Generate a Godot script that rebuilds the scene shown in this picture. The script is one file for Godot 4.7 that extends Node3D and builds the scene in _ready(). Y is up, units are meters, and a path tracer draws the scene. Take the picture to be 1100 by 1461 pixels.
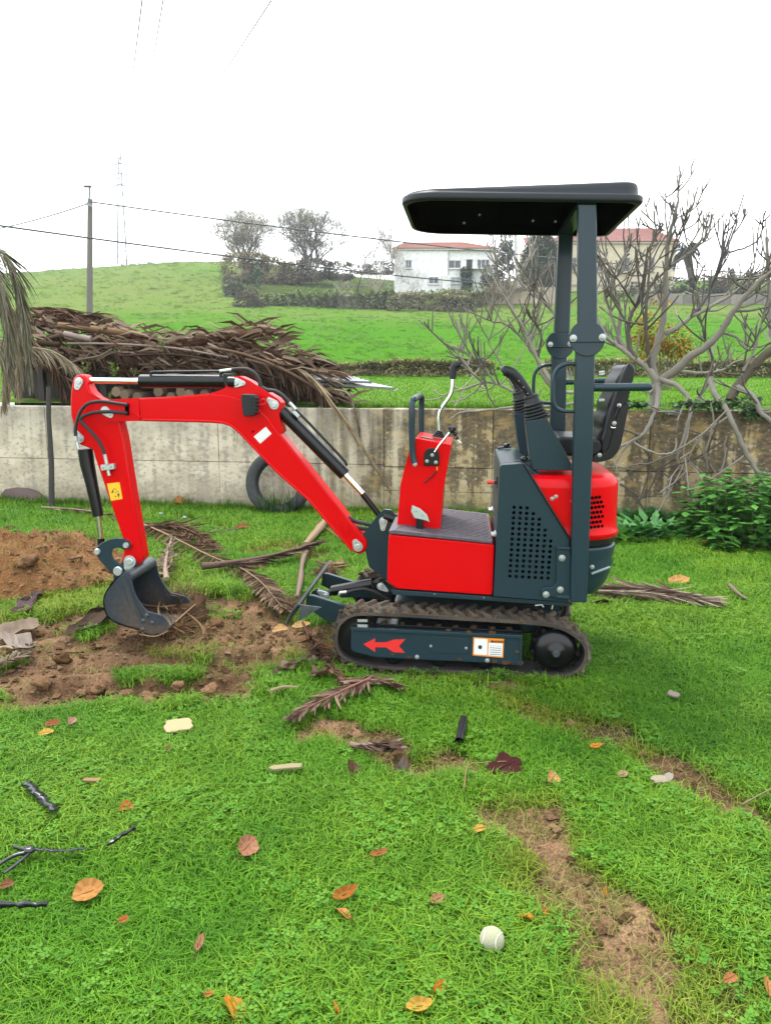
extends Node3D
# A red and slate tracked mini digger on a lawn in front of a concrete retaining wall, hillside and houses beyond.
# Units are metres, y is up. Lengths in image pixels only serve to survey where things stand: each thing gets its own distance and size.

const F := 1100.0     # focal length of the survey in pixels of the 1100 x 1461 frame
const EYE := 1.56
const HOR := 525.0
const CX := 550.0
const CY := 730.5
var view_basis := Basis()
var rng := RandomNumberGenerator.new()
var nz := FastNoiseLite.new()
var nz2 := FastNoiseLite.new()
var shift := {}       # things whose parts are given in world coordinates -> the thing's own place
var taken := {}
var M := {}           # materials
var DIG := Transform3D()   # digger frame: x to its rear, y up, z to the near side
var dig_inv := Transform3D()
var WALL := Transform3D()  # wall frame: x along it, y up, z to the lawn side
var wall_inv := Transform3D()


# ---------------------------------------------------------------- survey
func ray(u: float, v: float) -> Vector3:
	return view_basis * Vector3((u - CX) / F, -(v - CY) / F, -1.0)

func ad(u: float, v: float, d: float) -> Vector3:
	var r := ray(u, v)
	return Vector3(0, EYE, 0) + r * (d / -r.z)

func gp(u: float, v: float, h := 0.0) -> Vector3:
	var r := ray(u, v)
	return Vector3(0, EYE, 0) + r * ((h - EYE) / r.y)

func on_plane(u: float, v: float, inv: Transform3D, z: float) -> Vector3:
	var o := inv * Vector3(0, EYE, 0)
	var r := inv.basis * ray(u, v)
	return o + r * ((z - o.z) / r.z)

func mp(u: float, v: float, z: float) -> Vector3:
	return on_plane(u, v, dig_inv, z)

func mpoly(z: float, a: Array) -> PackedVector2Array:
	var o := PackedVector2Array()
	for i in range(0, a.size(), 2):
		var p := mp(a[i], a[i + 1], z)
		o.append(Vector2(p.x, p.y))
	return o

func mpath(z: float, a: Array) -> PackedVector3Array:
	var o := PackedVector3Array()
	for i in range(0, a.size(), 2):
		o.append(mp(a[i], a[i + 1], z))
	return o

func wl(u: float, v: float, z := 0.0) -> Vector3:
	return WALL * on_plane(u, v, wall_inv, z)


# ---------------------------------------------------------------- mesh building
class MB:
	var v := PackedVector3Array()
	var n := PackedVector3Array()
	var c := PackedColorArray()
	var uv := PackedVector2Array()
	var col := Color.WHITE
	var use_uv := false

	func tri(a: Vector3, b: Vector3, d: Vector3, na: Vector3, nb: Vector3, nd: Vector3) -> void:
		var g := (d - a).cross(b - a)
		if g.dot(na + nb + nd) < 0.0:
			v.append(a); v.append(d); v.append(b)
			n.append(na); n.append(nd); n.append(nb)
		else:
			v.append(a); v.append(b); v.append(d)
			n.append(na); n.append(nb); n.append(nd)
		c.append(col); c.append(col); c.append(col)

	func quad(a: Vector3, b: Vector3, d: Vector3, e: Vector3, na: Vector3, nb: Vector3, nd: Vector3, ne: Vector3) -> void:
		tri(a, b, d, na, nb, nd)
		tri(a, d, e, na, nd, ne)

	func flat(a: Vector3, b: Vector3, d: Vector3, out := Vector3.ZERO) -> void:
		var g := (d - a).cross(b - a).normalized()
		if out != Vector3.ZERO and g.dot(out) < 0.0:
			g = -g
		tri(a, b, d, g, g, g)

	func flat4(a: Vector3, b: Vector3, d: Vector3, e: Vector3, out := Vector3.ZERO) -> void:
		flat(a, b, d, out)
		flat(a, d, e, out)

	func mesh() -> ArrayMesh:
		var arr := []
		arr.resize(Mesh.ARRAY_MAX)
		arr[Mesh.ARRAY_VERTEX] = v
		arr[Mesh.ARRAY_NORMAL] = n
		arr[Mesh.ARRAY_COLOR] = c
		if use_uv:
			arr[Mesh.ARRAY_TEX_UV] = uv
		var m := ArrayMesh.new()
		m.add_surface_from_arrays(Mesh.PRIMITIVE_TRIANGLES, arr)
		return m


static func area2(p: PackedVector2Array) -> float:
	var s := 0.0
	for i in p.size():
		var q := p[(i + 1) % p.size()]
		s += p[i].x * q.y - q.x * p[i].y
	return s

# rounds every corner of an outline
static func rounded(p: PackedVector2Array, r: float, steps := 4) -> PackedVector2Array:
	var o := PackedVector2Array()
	var k := p.size()
	for i in k:
		var a := p[(i + k - 1) % k]
		var b := p[i]
		var d := p[(i + 1) % k]
		var ra := minf(r, minf(a.distance_to(b), b.distance_to(d)) * 0.45)
		var s := b + (a - b).normalized() * ra
		var e := b + (d - b).normalized() * ra
		for j in steps + 1:
			var t := float(j) / steps
			o.append(s.lerp(b, t).lerp(b.lerp(e, t), t))
	return o

# a closed smooth outline through points
static func smooth_loop(p: PackedVector2Array, seg := 3) -> PackedVector2Array:
	var o := PackedVector2Array()
	var k := p.size()
	for i in k:
		for j in seg:
			o.append(p[i].cubic_interpolate(p[(i + 1) % k], p[(i + k - 1) % k], p[(i + 2) % k], float(j) / seg))
	return o

static func smooth_path(p: PackedVector3Array, seg := 4) -> PackedVector3Array:
	var o := PackedVector3Array()
	for i in p.size() - 1:
		for j in seg:
			o.append(p[i].cubic_interpolate(p[i + 1], p[maxi(i - 1, 0)], p[mini(i + 2, p.size() - 1)], float(j) / seg))
	o.append(p[-1])
	return o

static func inset(p: PackedVector2Array, b: float) -> PackedVector2Array:
	var o := PackedVector2Array()
	var k := p.size()
	for i in k:
		var e0 := (p[i] - p[(i + k - 1) % k]).normalized()
		var e1 := (p[(i + 1) % k] - p[i]).normalized()
		var n0 := Vector2(-e0.y, e0.x)
		var n1 := Vector2(-e1.y, e1.x)
		var m := n0 + n1
		var l := m.length_squared()
		o.append(p[i] + (m * (2.0 / maxf(l, 1.0)) if l > 0.01 else n0) * b)
	return o

static func clean(p: PackedVector2Array, least := 0.0004) -> PackedVector2Array:
	var o := PackedVector2Array()
	for i in p.size():
		if o.is_empty() or o[-1].distance_to(p[i]) > least:
			o.append(p[i])
	if o.size() > 3 and o[0].distance_to(o[-1]) <= least:
		o.remove_at(o.size() - 1)
	if area2(o) < 0.0:
		o.reverse()
	return o

# a plate: the outline in x, y, from z0 (front) back to z1, its edges rounded by bev
func extrude(mb: MB, outline: PackedVector2Array, z0: float, z1: float, bev := 0.003, xf := Transform3D()) -> void:
	var p := clean(outline)
	var k := p.size()
	bev = minf(bev, absf(z0 - z1) * 0.45)
	var q := inset(p, bev)
	var t := Geometry2D.triangulate_polygon(q)
	if t.is_empty():
		q = p
		t = Geometry2D.triangulate_polygon(q)
		if t.is_empty():
			push_warning("outline could not be filled")
	var zn := (xf.basis * Vector3(0, 0, 1)).normalized()
	for i in range(0, t.size(), 3):
		var a := q[t[i]]
		var b := q[t[i + 1]]
		var d := q[t[i + 2]]
		mb.tri(xf * Vector3(a.x, a.y, z0), xf * Vector3(b.x, b.y, z0), xf * Vector3(d.x, d.y, z0), zn, zn, zn)
		mb.tri(xf * Vector3(a.x, a.y, z1), xf * Vector3(b.x, b.y, z1), xf * Vector3(d.x, d.y, z1), -zn, -zn, -zn)
	var en: Array[Vector2] = []
	for i in k:
		var e := (p[(i + 1) % k] - p[i]).normalized()
		en.append(Vector2(e.y, -e.x))
	for i in k:
		var j := (i + 1) % k
		var m := en[i]
		var ni := (m + en[(i + k - 1) % k]).normalized() if m.dot(en[(i + k - 1) % k]) > 0.6 else m
		var nj := (m + en[j]).normalized() if m.dot(en[j]) > 0.6 else m
		var n3i := (xf.basis * Vector3(ni.x, ni.y, 0)).normalized()
		var n3j := (xf.basis * Vector3(nj.x, nj.y, 0)).normalized()
		var a0 := xf * Vector3(p[i].x, p[i].y, z0 - bev)
		var b0 := xf * Vector3(p[j].x, p[j].y, z0 - bev)
		var a1 := xf * Vector3(p[i].x, p[i].y, z1 + bev)
		var b1 := xf * Vector3(p[j].x, p[j].y, z1 + bev)
		mb.quad(a0, b0, b1, a1, n3i, n3j, n3j, n3i)
		if bev > 0.0:
			var c0 := xf * Vector3(q[i].x, q[i].y, z0)
			var d0 := xf * Vector3(q[j].x, q[j].y, z0)
			var c1 := xf * Vector3(q[i].x, q[i].y, z1)
			var d1 := xf * Vector3(q[j].x, q[j].y, z1)
			mb.quad(c0, d0, b0, a0, zn, zn, n3j, n3i)
			mb.quad(c1, d1, b1, a1, -zn, -zn, n3j, n3i)

static func rect(w: float, h: float) -> PackedVector2Array:
	return PackedVector2Array([Vector2(-w / 2, -h / 2), Vector2(w / 2, -h / 2), Vector2(w / 2, h / 2), Vector2(-w / 2, h / 2)])

static func ngon(r: float, k: int, turn := 0.0) -> PackedVector2Array:
	var o := PackedVector2Array()
	for i in k:
		o.append(Vector2.from_angle(turn + TAU * i / k) * r)
	return o

func box(mb: MB, at: Vector3, size: Vector3, bev := 0.003, b := Basis()) -> void:
	extrude(mb, rect(size.x, size.y), size.z / 2, -size.z / 2, bev, Transform3D(b, at))

# a round bar along a path; r is a number or one radius for each point
func tube(mb: MB, path: PackedVector3Array, r: Variant, sides := 10, caps := true, flatten := 1.0) -> void:
	var k := path.size()
	var up := Vector3.UP
	var rings := []
	var norms := []
	var t0 := (path[1] - path[0]).normalized()
	up = t0.cross(Vector3.RIGHT if absf(t0.x) < 0.8 else Vector3.UP).normalized()
	for i in k:
		var t := (path[mini(i + 1, k - 1)] - path[maxi(i - 1, 0)]).normalized()
		if t == Vector3.ZERO:
			t = t0
		up = (up - t * up.dot(t)).normalized()
		var side := t.cross(up)
		var ri: float = r if not (r is Array or r is PackedFloat32Array) else r[i]
		var ring := PackedVector3Array()
		var nn := PackedVector3Array()
		for s in sides:
			var a := TAU * s / sides
			var d := up * cos(a) * flatten + side * sin(a)
			ring.append(path[i] + d * ri)
			nn.append(d.normalized())
		rings.append(ring)
		norms.append(nn)
	for i in k - 1:
		var A: PackedVector3Array = rings[i]
		var B: PackedVector3Array = rings[i + 1]
		var NA: PackedVector3Array = norms[i]
		var NB: PackedVector3Array = norms[i + 1]
		for s in sides:
			var e := (s + 1) % sides
			mb.quad(A[s], A[e], B[e], B[s], NA[s], NA[e], NB[e], NB[s])
	if caps:
		for w in [0, k - 1]:
			var R: PackedVector3Array = rings[w]
			var o := (path[0] - path[1] if w == 0 else path[k - 1] - path[k - 2]).normalized()
			for s in range(1, sides - 1):
				mb.tri(R[0], R[s], R[s + 1], o, o, o)

func bar(mb: MB, a: Vector3, b: Vector3, r: float, sides := 14) -> void:
	var d := (b - a).normalized()
	var c := minf(r * 0.15, a.distance_to(b) * 0.2)
	tube(mb, PackedVector3Array([a, a + d * c, b - d * c, b]), [r - c, r, r, r - c], sides)

# profile of (radius, height) turned about the y axis of xf
func lathe(mb: MB, prof: Array, xf: Transform3D, sides := 24, smooth := false) -> void:
	var k := prof.size()
	for i in k - 1:
		var p: Vector2 = prof[i]
		var q: Vector2 = prof[i + 1]
		var d := (q - p).normalized()
		var m := Vector2(d.y, -d.x)
		var mp0 := m
		var mq0 := m
		if smooth:
			if i > 0:
				var dp: Vector2 = (p - prof[i - 1]).normalized()
				mp0 = (m + Vector2(dp.y, -dp.x)).normalized()
			if i < k - 2:
				var dq: Vector2 = (prof[i + 2] - q).normalized()
				mq0 = (m + Vector2(dq.y, -dq.x)).normalized()
		for s in sides:
			var a := TAU * s / sides
			var e := TAU * (s + 1) / sides
			var ca := Vector3(cos(a), 0, sin(a))
			var ce := Vector3(cos(e), 0, sin(e))
			var bb := xf.basis
			mb.quad(xf * (ca * p.x + Vector3.UP * p.y), xf * (ce * p.x + Vector3.UP * p.y), xf * (ce * q.x + Vector3.UP * q.y), xf * (ca * q.x + Vector3.UP * q.y),
				bb * (ca * mp0.x + Vector3.UP * mp0.y), bb * (ce * mp0.x + Vector3.UP * mp0.y), bb * (ce * mq0.x + Vector3.UP * mq0.y), bb * (ca * mq0.x + Vector3.UP * mq0.y))

# skin over rows of points; loop: each row closes on itself
func skin(mb: MB, rows: Array, loop := true, cap0 := false, cap1 := false, cols: Array = []) -> void:
	var k := rows.size()
	var w: int = rows[0].size()
	var nn := []
	for i in k:
		var line := PackedVector3Array()
		var R: PackedVector3Array = rows[i]
		var U: PackedVector3Array = rows[mini(i + 1, k - 1)]
		var D: PackedVector3Array = rows[maxi(i - 1, 0)]
		for s in w:
			var a := R[(s + 1) % w] if loop else R[mini(s + 1, w - 1)]
			var b := R[(s + w - 1) % w] if loop else R[maxi(s - 1, 0)]
			line.append((a - b).cross(U[s] - D[s]).normalized())
		nn.append(line)
	for i in k - 1:
		var A: PackedVector3Array = rows[i]
		var B: PackedVector3Array = rows[i + 1]
		var NA: PackedVector3Array = nn[i]
		var NB: PackedVector3Array = nn[i + 1]
		for s in (w if loop else w - 1):
			var e := (s + 1) % w
			if cols.size():
				mb.col = cols[i]
			mb.quad(A[s], A[e], B[e], B[s], NA[s], NA[e], NB[e], NB[s])
	for q in [[cap0, 0], [cap1, k - 1]]:
		if q[0]:
			var R: PackedVector3Array = rows[q[1]]
			var mid := Vector3.ZERO
			for p in R:
				mid += p
			mid /= w
			for s in w:
				mb.flat(mid, R[s], R[(s + 1) % w])

# a rounded-rectangle ring in the x, z plane at height y
static func round_rect(x0: float, x1: float, z0: float, z1: float, y: float, r0: float, r1: float, seg := 6, tilt := 0.0) -> PackedVector3Array:
	var o := PackedVector3Array()
	var corners := [[x1, z1, r1, 0.0], [x0, z1, r0, PI / 2], [x0, z0, r0, PI], [x1, z0, r1, PI * 1.5]]
	for c in corners:
		var r: float = maxf(c[2], 0.001)
		var cx: float = c[0] - r if c[0] == x1 else c[0] + r
		var cz: float = c[1] - r if c[1] == z1 else c[1] + r
		for i in seg + 1:
			var a: float = c[3] + PI / 2 * i / seg
			var x := cx + cos(a) * r
			o.append(Vector3(x, y + tilt * (x - x0), cz + sin(a) * r))
	return o


# ---------------------------------------------------------------- objects
func numbered(called: String) -> String:
	taken[called] = taken.get(called, -1) + 1
	return called if taken[called] == 0 else "%s_%03d" % [called, taken[called]]

func thing(called: String, label: String, category: String, at := Vector3.ZERO, group := "") -> Node3D:
	var o := Node3D.new()
	o.name = numbered(called)
	add_child(o, true)
	o.position = at
	shift[o] = at
	tag(o, label, category, group)
	return o

func tag(o: Node3D, label: String, category: String, group := "") -> void:
	o.set_meta("label", label)
	o.set_meta("category", category)
	if group != "":
		o.set_meta("group", group)

func put(mesh: Mesh, mat: Material, called: String, parent: Node3D, label := "") -> MeshInstance3D:
	var o := MeshInstance3D.new()
	o.mesh = mesh
	o.material_override = mat
	if parent == self:
		o.name = numbered(called)
		add_child(o, true)
	else:
		var k := 0
		while parent.has_node(NodePath(called if k == 0 else "%s_%03d" % [called, k])):
			k += 1
		o.name = called if k == 0 else "%s_%03d" % [called, k]
		parent.add_child(o, true)
		if shift.has(parent):
			o.position = -shift[parent]
	if label != "":
		o.set_meta("label", label)
	return o

func part(mb: MB, mat: Material, called: String, parent: Node3D, label := "") -> MeshInstance3D:
	return put(mb.mesh(), mat, called, parent, label)

func solo(mb: MB, mat: Material, called: String, label: String, category: String, group := "") -> MeshInstance3D:
	var o := put(mb.mesh(), mat, called, self)
	tag(o, label, category, group)
	return o

func struct(mb: MB, mat: Material, called: String, parent: Node3D = self) -> MeshInstance3D:
	var o := put(mb.mesh(), mat, called, parent)
	o.set_meta("kind", "structure")
	return o

func stuff(o: Node3D) -> Node3D:
	o.set_meta("kind", "stuff")
	return o

func lin(r: float, g: float, b: float) -> Color:
	return Color(r, g, b).linear_to_srgb()


# ---------------------------------------------------------------- materials
func noise_tex(size: int, freq: float, lo: float, hi: float, octaves := 4, kind := FastNoiseLite.TYPE_SIMPLEX_SMOOTH, sd := 1) -> NoiseTexture2D:
	var f := FastNoiseLite.new()
	f.noise_type = kind
	f.seed = sd
	f.frequency = freq
	f.fractal_octaves = octaves
	var g := Gradient.new()
	g.set_color(0, Color(lo, lo, lo))
	g.set_color(1, Color(hi, hi, hi))
	var t := NoiseTexture2D.new()
	t.width = size
	t.height = size
	t.seamless = true
	t.noise = f
	t.color_ramp = g
	return t

func mat(r: float, g: float, b: float, rough := 0.6, metal := 0.0, o := {}) -> StandardMaterial3D:
	var m := StandardMaterial3D.new()
	m.albedo_color = lin(r, g, b)
	m.roughness = rough
	m.metallic = metal
	m.cull_mode = BaseMaterial3D.CULL_DISABLED
	for key in o:
		m.set(key, o[key])
	return m

# vertex-coloured: the colours are linear base colours, varied by a noise texture laid in space
func vmat(rough: float, tex: Texture2D, scale: float, o := {}) -> StandardMaterial3D:
	var m := mat(1, 1, 1, rough)
	m.vertex_color_use_as_albedo = true
	if tex:
		m.albedo_texture = tex
		m.uv1_triplanar = true
		m.uv1_world_triplanar = true
		m.uv1_scale = Vector3.ONE * scale
	for key in o:
		m.set(key, o[key])
	return m

func make_materials() -> void:
	var soft := noise_tex(512, 0.012, 0.72, 1.0, 5)
	var grain := noise_tex(512, 0.06, 0.55, 1.0, 4)
	var fine := noise_tex(512, 0.15, 0.0, 1.0, 3)
	var lumps := noise_tex(512, 0.03, 0.0, 1.0, 5)
	var gloss := noise_tex(512, 0.02, 0.55, 1.0, 5, FastNoiseLite.TYPE_SIMPLEX_SMOOTH, 9)
	var triplanar := {"uv1_triplanar": true, "uv1_scale": Vector3.ONE * 3.0}
	M.red = mat(0.48, 0.001, 0.003, 0.4, 0.0, {"clearcoat_enabled": true, "clearcoat": 0.22, "clearcoat_roughness": 0.06, "metallic_specular": 0.12})
	M.slate = mat(0.0118, 0.027, 0.035, 0.4, 0.0, {"clearcoat_enabled": true, "clearcoat": 0.25, "clearcoat_roughness": 0.12, "metallic_specular": 0.28})
	M.black = mat(0.0035, 0.0035, 0.0042, 0.3, 0.0, {"metallic_specular": 0.4})
	M.plastic = mat(0.0065, 0.0075, 0.0095, 0.5, 0.0, {"metallic_specular": 0.4})
	M.roof = mat(0.017, 0.0195, 0.023, 0.45, 0.0, {"metallic_specular": 0.32})
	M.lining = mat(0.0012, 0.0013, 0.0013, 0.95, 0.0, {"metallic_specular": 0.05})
	M.seat = mat(0.004, 0.0045, 0.0055, 0.4, 0.0, {"metallic_specular": 0.38})
	M.rubber = mat(0.006, 0.0065, 0.0075, 0.65)
	M.chrome = mat(0.78, 0.79, 0.8, 0.16, 1.0)
	M.zinc = mat(0.42, 0.45, 0.44, 0.4, 0.7)
	M.bolt = mat(0.33, 0.35, 0.34, 0.36, 0.6)
	M.steel = mat(0.09, 0.105, 0.115, 0.45, 0.6, {"albedo_texture": soft}.merged(triplanar))
	M.hole = mat(0.001, 0.001, 0.0012, 0.95, 0.0, {"metallic_specular": 0.1})
	M.floor_mat = mat(0.085, 0.066, 0.082, 0.6, 0.0, {"albedo_texture": soft}.merged(triplanar))
	M.white = mat(0.6, 0.6, 0.58, 0.5)
	M.yellow = mat(0.62, 0.37, 0.008, 0.5)
	M.orange = mat(0.62, 0.20, 0.012, 0.5)
	M.print_black = mat(0.02, 0.02, 0.02, 0.6)
	M.arrow = mat(0.55, 0.012, 0.01, 0.5)
	M.lens = mat(0.13, 0.17, 0.18, 0.3)
	M.track = vmat(0.9, grain, 7.0, {"heightmap_enabled": true, "heightmap_texture": lumps, "heightmap_scale": 0.6})
	M.mudsteel = vmat(0.6, soft, 5.0, {"uv1_world_triplanar": false})
	M.ground = vmat(0.95, grain, 2.3, {"heightmap_enabled": true, "heightmap_texture": lumps, "heightmap_scale": 1.8, "metallic_specular": 0.25})
	M.field = vmat(1.0, noise_tex(512, 0.05, 0.6, 1.0, 5, FastNoiseLite.TYPE_SIMPLEX_SMOOTH, 4), 0.16, {"metallic_specular": 0.05})
	M.grass = vmat(0.5, null, 1.0, {"backlight_enabled": true, "backlight": lin(0.62, 0.78, 0.2), "metallic_specular": 0.22})
	M.leaf = vmat(0.5, null, 1.0, {"metallic_specular": 0.25, "backlight_enabled": true, "backlight": lin(0.3, 0.4, 0.15)})
	M.dry = vmat(0.85, grain, 9.0, {"metallic_specular": 0.12, "backlight_enabled": true, "backlight": lin(0.22, 0.18, 0.13)})
	M.bark = vmat(0.9, grain, 5.0, {"heightmap_enabled": true, "heightmap_texture": lumps, "heightmap_scale": 0.5})
	M.twig = vmat(0.9, null, 1.0)
	M.soil = vmat(0.97, grain, 6.0, {"heightmap_enabled": true, "heightmap_texture": lumps, "heightmap_scale": 1.0, "metallic_specular": 0.15})
	M.far_leaf = vmat(0.8, null, 1.0, {"backlight_enabled": true, "backlight": lin(0.2, 0.25, 0.12)})
	M.plaster = vmat(0.9, noise_tex(512, 0.012, 0.86, 1.0, 5, FastNoiseLite.TYPE_SIMPLEX_SMOOTH, 6), 0.25)
	M.tile = vmat(0.85, grain, 1.0)
	M.glass = mat(0.03, 0.035, 0.045, 0.12)
	M.wire = mat(0.05, 0.05, 0.055, 0.7)
	M.pale_metal = mat(0.3, 0.32, 0.34, 0.6, 0.2)
	M.tyre = mat(0.03, 0.031, 0.033, 0.75, 0.0, {"albedo_texture": soft, "heightmap_enabled": true, "heightmap_texture": fine, "heightmap_scale": 0.05}.merged(triplanar))
	M.ball = mat(0.42, 0.42, 0.27, 0.95, 0.0, {"albedo_texture": grain, "rim_enabled": true, "rim": 0.5, "heightmap_enabled": true, "heightmap_texture": fine, "heightmap_scale": 0.08, "uv1_triplanar": true, "uv1_scale": Vector3.ONE * 12.0})
	M.scrap = mat(0.007, 0.0085, 0.012, 0.3)


# ================================================================ the digger
var dig: Node3D

func plate(called: String, z: float, thick: float, px: Array, m: Material, bev := 0.003, r := 0.0, parent: Node3D = null, label := "") -> MeshInstance3D:
	var mb := MB.new()
	var p := mpoly(z, px)
	if r > 0.0:
		p = rounded(p, r)
	extrude(mb, p, z, z - thick, bev)
	return part(mb, m, called, parent if parent else dig, label)

func pin_cap(u: float, v: float, z: float, r: float, tu: float, tv: float, parent: Node3D, r2 := 0.5) -> void:
	var c := mp(u, v, z)
	var t := mp(tu, tv, z)
	var pts := ngon(r, 20)
	var o := PackedVector2Array()
	for p in pts:
		o.append(p + Vector2(c.x, c.y))
	for p in ngon(r * r2, 12):
		o.append(p + Vector2(t.x, t.y))
	var mb := MB.new()
	extrude(mb, Geometry2D.convex_hull(o), z + 0.007, z - 0.002, 0.002)
	var cap := part(mb, M.zinc, "pin_cap", parent)
	var e := MB.new()
	lathe(e, [Vector2(0, 0.013), Vector2(r * 0.5, 0.013), Vector2(r * 0.62, 0.010), Vector2(r * 0.62, 0.0)], Transform3D(Basis(Vector3.RIGHT, PI / 2), Vector3(c.x, c.y, z)), 20)
	part(e, M.zinc, "pin", cap)
	var f := MB.new()
	lathe(f, [Vector2(0, 0.012), Vector2(r * 0.22, 0.011), Vector2(r * 0.24, 0.0)], Transform3D(Basis(Vector3.RIGHT, PI / 2), Vector3(t.x, t.y, z)), 10)
	part(f, M.bolt, "bolt", cap)

func bolt_at(u: float, v: float, z: float, r: float, parent: Node3D = null) -> void:
	var c := mp(u, v, z)
	var mb := MB.new()
	lathe(mb, [Vector2(0, r * 0.85), Vector2(r * 0.6, r * 0.8), Vector2(r * 0.8, r * 0.55), Vector2(r * 0.8, r * 0.25), Vector2(r * 1.25, r * 0.2), Vector2(r * 1.25, -r * 0.3)], Transform3D(Basis(Vector3.RIGHT, PI / 2), c), 12)
	part(mb, M.bolt, "bolt", parent if parent else dig)

func mtube(called: String, z: float, px: Array, r: float, m: Material, parent: Node3D = null, seg := 4, sides := 10) -> MeshInstance3D:
	var mb := MB.new()
	var p := mpath(z, px)
	tube(mb, smooth_path(p, seg) if seg > 1 else p, r, sides)
	return part(mb, m, called, parent if parent else dig)

func cylinder_part(called: String, z: float, u0: float, v0: float, u1: float, v1: float, r: float, m: Material, parent: Node3D = null) -> MeshInstance3D:
	var mb := MB.new()
	bar(mb, mp(u0, v0, z), mp(u1, v1, z), r, 20)
	return part(mb, m, called, parent if parent else dig)

# a belt outline closed round idler and sprocket, resampled evenly: [point, outward normal]
func belt_line(z: float, px: Array, step: float) -> Array:
	var p := smooth_loop(clean(mpoly(z, px)), 6)
	var total := 0.0
	for i in p.size():
		total += p[i].distance_to(p[(i + 1) % p.size()])
	var count := int(round(total / step))
	var d := total / count
	var o := []
	var acc := 0.0
	var want := 0.0
	for i in p.size():
		var a := p[i]
		var b := p[(i + 1) % p.size()]
		var l := a.distance_to(b)
		while want <= acc + l and o.size() < count:
			var t := (want - acc) / l
			var e := (b - a).normalized()
			o.append([a.lerp(b, t), Vector2(e.y, -e.x)])
			want += d
		acc += l
	return o

func build_track(called: String, dz: float) -> MeshInstance3D:
	var outline := [477, 915, 480, 894, 494, 879, 515, 874, 560, 875, 620, 878.5, 680, 882, 740, 885.5, 785, 890, 812, 899, 832, 914, 839, 930, 835, 948, 822, 961, 800, 966, 760, 965.5, 700, 963.5, 640, 960.5, 580, 957, 530, 953, 498, 945, 482, 932]
	var line := belt_line(0.0, outline, 0.034)
	var w := 0.18
	var mud := [Color(0.135, 0.10, 0.068), Color(0.060, 0.046, 0.034), Color(0.012, 0.0115, 0.0115)]
	var mb := MB.new()
	var k := line.size()
	# belt
	for i in k:
		var a: Vector2 = line[i][0]
		var b: Vector2 = line[(i + 1) % k][0]
		var na: Vector2 = line[i][1]
		var nb: Vector2 = line[(i + 1) % k][1]
		var ai := a - na * 0.017
		var bi := b - nb * 0.017
		var z0 := dz
		var z1 := dz - w
		var m := nz.get_noise_2d(i * 3.0, 5.0)
		mb.col = mud[2].lerp(mud[1], clampf(0.6 + m, 0, 1))
		var A3 := Vector3(na.x, na.y, 0)
		var B3 := Vector3(nb.x, nb.y, 0)
		for s in 4:
			var za := lerpf(z0, z1, s / 4.0)
			var zb := lerpf(z0, z1, (s + 1) / 4.0)
			mb.col = mud[1].lerp(mud[0], clampf(0.5 + 1.4 * nz.get_noise_3d(a.x * 60, a.y * 60, s * 40.0), 0, 1))
			mb.quad(Vector3(a.x, a.y, za), Vector3(b.x, b.y, za), Vector3(b.x, b.y, zb), Vector3(a.x, a.y, zb), A3, B3, B3, A3)
		mb.col = mud[2]
		mb.quad(Vector3(ai.x, ai.y, z0), Vector3(bi.x, bi.y, z0), Vector3(bi.x, bi.y, z1), Vector3(ai.x, ai.y, z1), -A3, -B3, -B3, -A3)
		mb.col = mud[1].lerp(mud[0], clampf(0.4 + 1.2 * nz.get_noise_2d(i * 9.0, 50.0), 0, 1))
		for z in [z0, z1]:
			mb.flat4(Vector3(a.x, a.y, z), Vector3(b.x, b.y, z), Vector3(bi.x, bi.y, z), Vector3(ai.x, ai.y, z), Vector3(0, 0, 1 if z == z0 else -1))
	var belt := part(mb, M.track, called, dig, "muddy black rubber track belt")
	# lugs: a slanted bar on each half of the belt, caked with mud
	for i in range(0, k, 2):
		for half in 2:
			var c: Vector2 = line[i][0]
			var nn: Vector2 = line[i][1]
			var t := Vector2(-nn.y, nn.x)
			var h := 0.022 + 0.006 * nz.get_noise_2d(i * 17.0, half * 31.0)
			var za := dz - 0.004 - half * w * 0.5
			var zb := za - w * 0.5 + 0.004
			var lean := 0.022 if half == 0 else -0.022
			var lb := MB.new()
			var rows := []
			for q in 5:
				var f := q / 4.0
				var z := lerpf(za, zb, f)
				var mid := c + t * (lerpf(-lean, lean, f) + 0.004 * nz.get_noise_2d(i * 5.0 + q, half * 9.0))
				var hh := h * (0.6 + 0.9 * absf(nz.get_noise_2d(i * 31.0 + q * 43.0, half * 70.0)))
				var p0 := mid - t * 0.016
				var p1 := mid - t * 0.008 + nn * hh
				var p2 := mid + t * 0.008 + nn * hh
				var p3 := mid + t * 0.016
				rows.append(PackedVector3Array([Vector3(p0.x, p0.y, z), Vector3(p1.x, p1.y, z), Vector3(p2.x, p2.y, z), Vector3(p3.x, p3.y, z)]))
			lb.col = mud[1].lerp(mud[0], clampf(0.55 + 1.5 * nz.get_noise_2d(i * 7.0, half * 77.0), 0, 1))
			for q in 4:
				for s in 3:
					lb.flat4(rows[q][s], rows[q][s + 1], rows[q + 1][s + 1], rows[q + 1][s], Vector3(nn.x, nn.y, 0))
			for q in [0, 4]:
				lb.flat4(rows[q][0], rows[q][1], rows[q][2], rows[q][3], Vector3(0, 0, 1 if q == 0 else -1))
			part(lb, M.track, "track_lug", belt)
	return belt

var drilled := []

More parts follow.
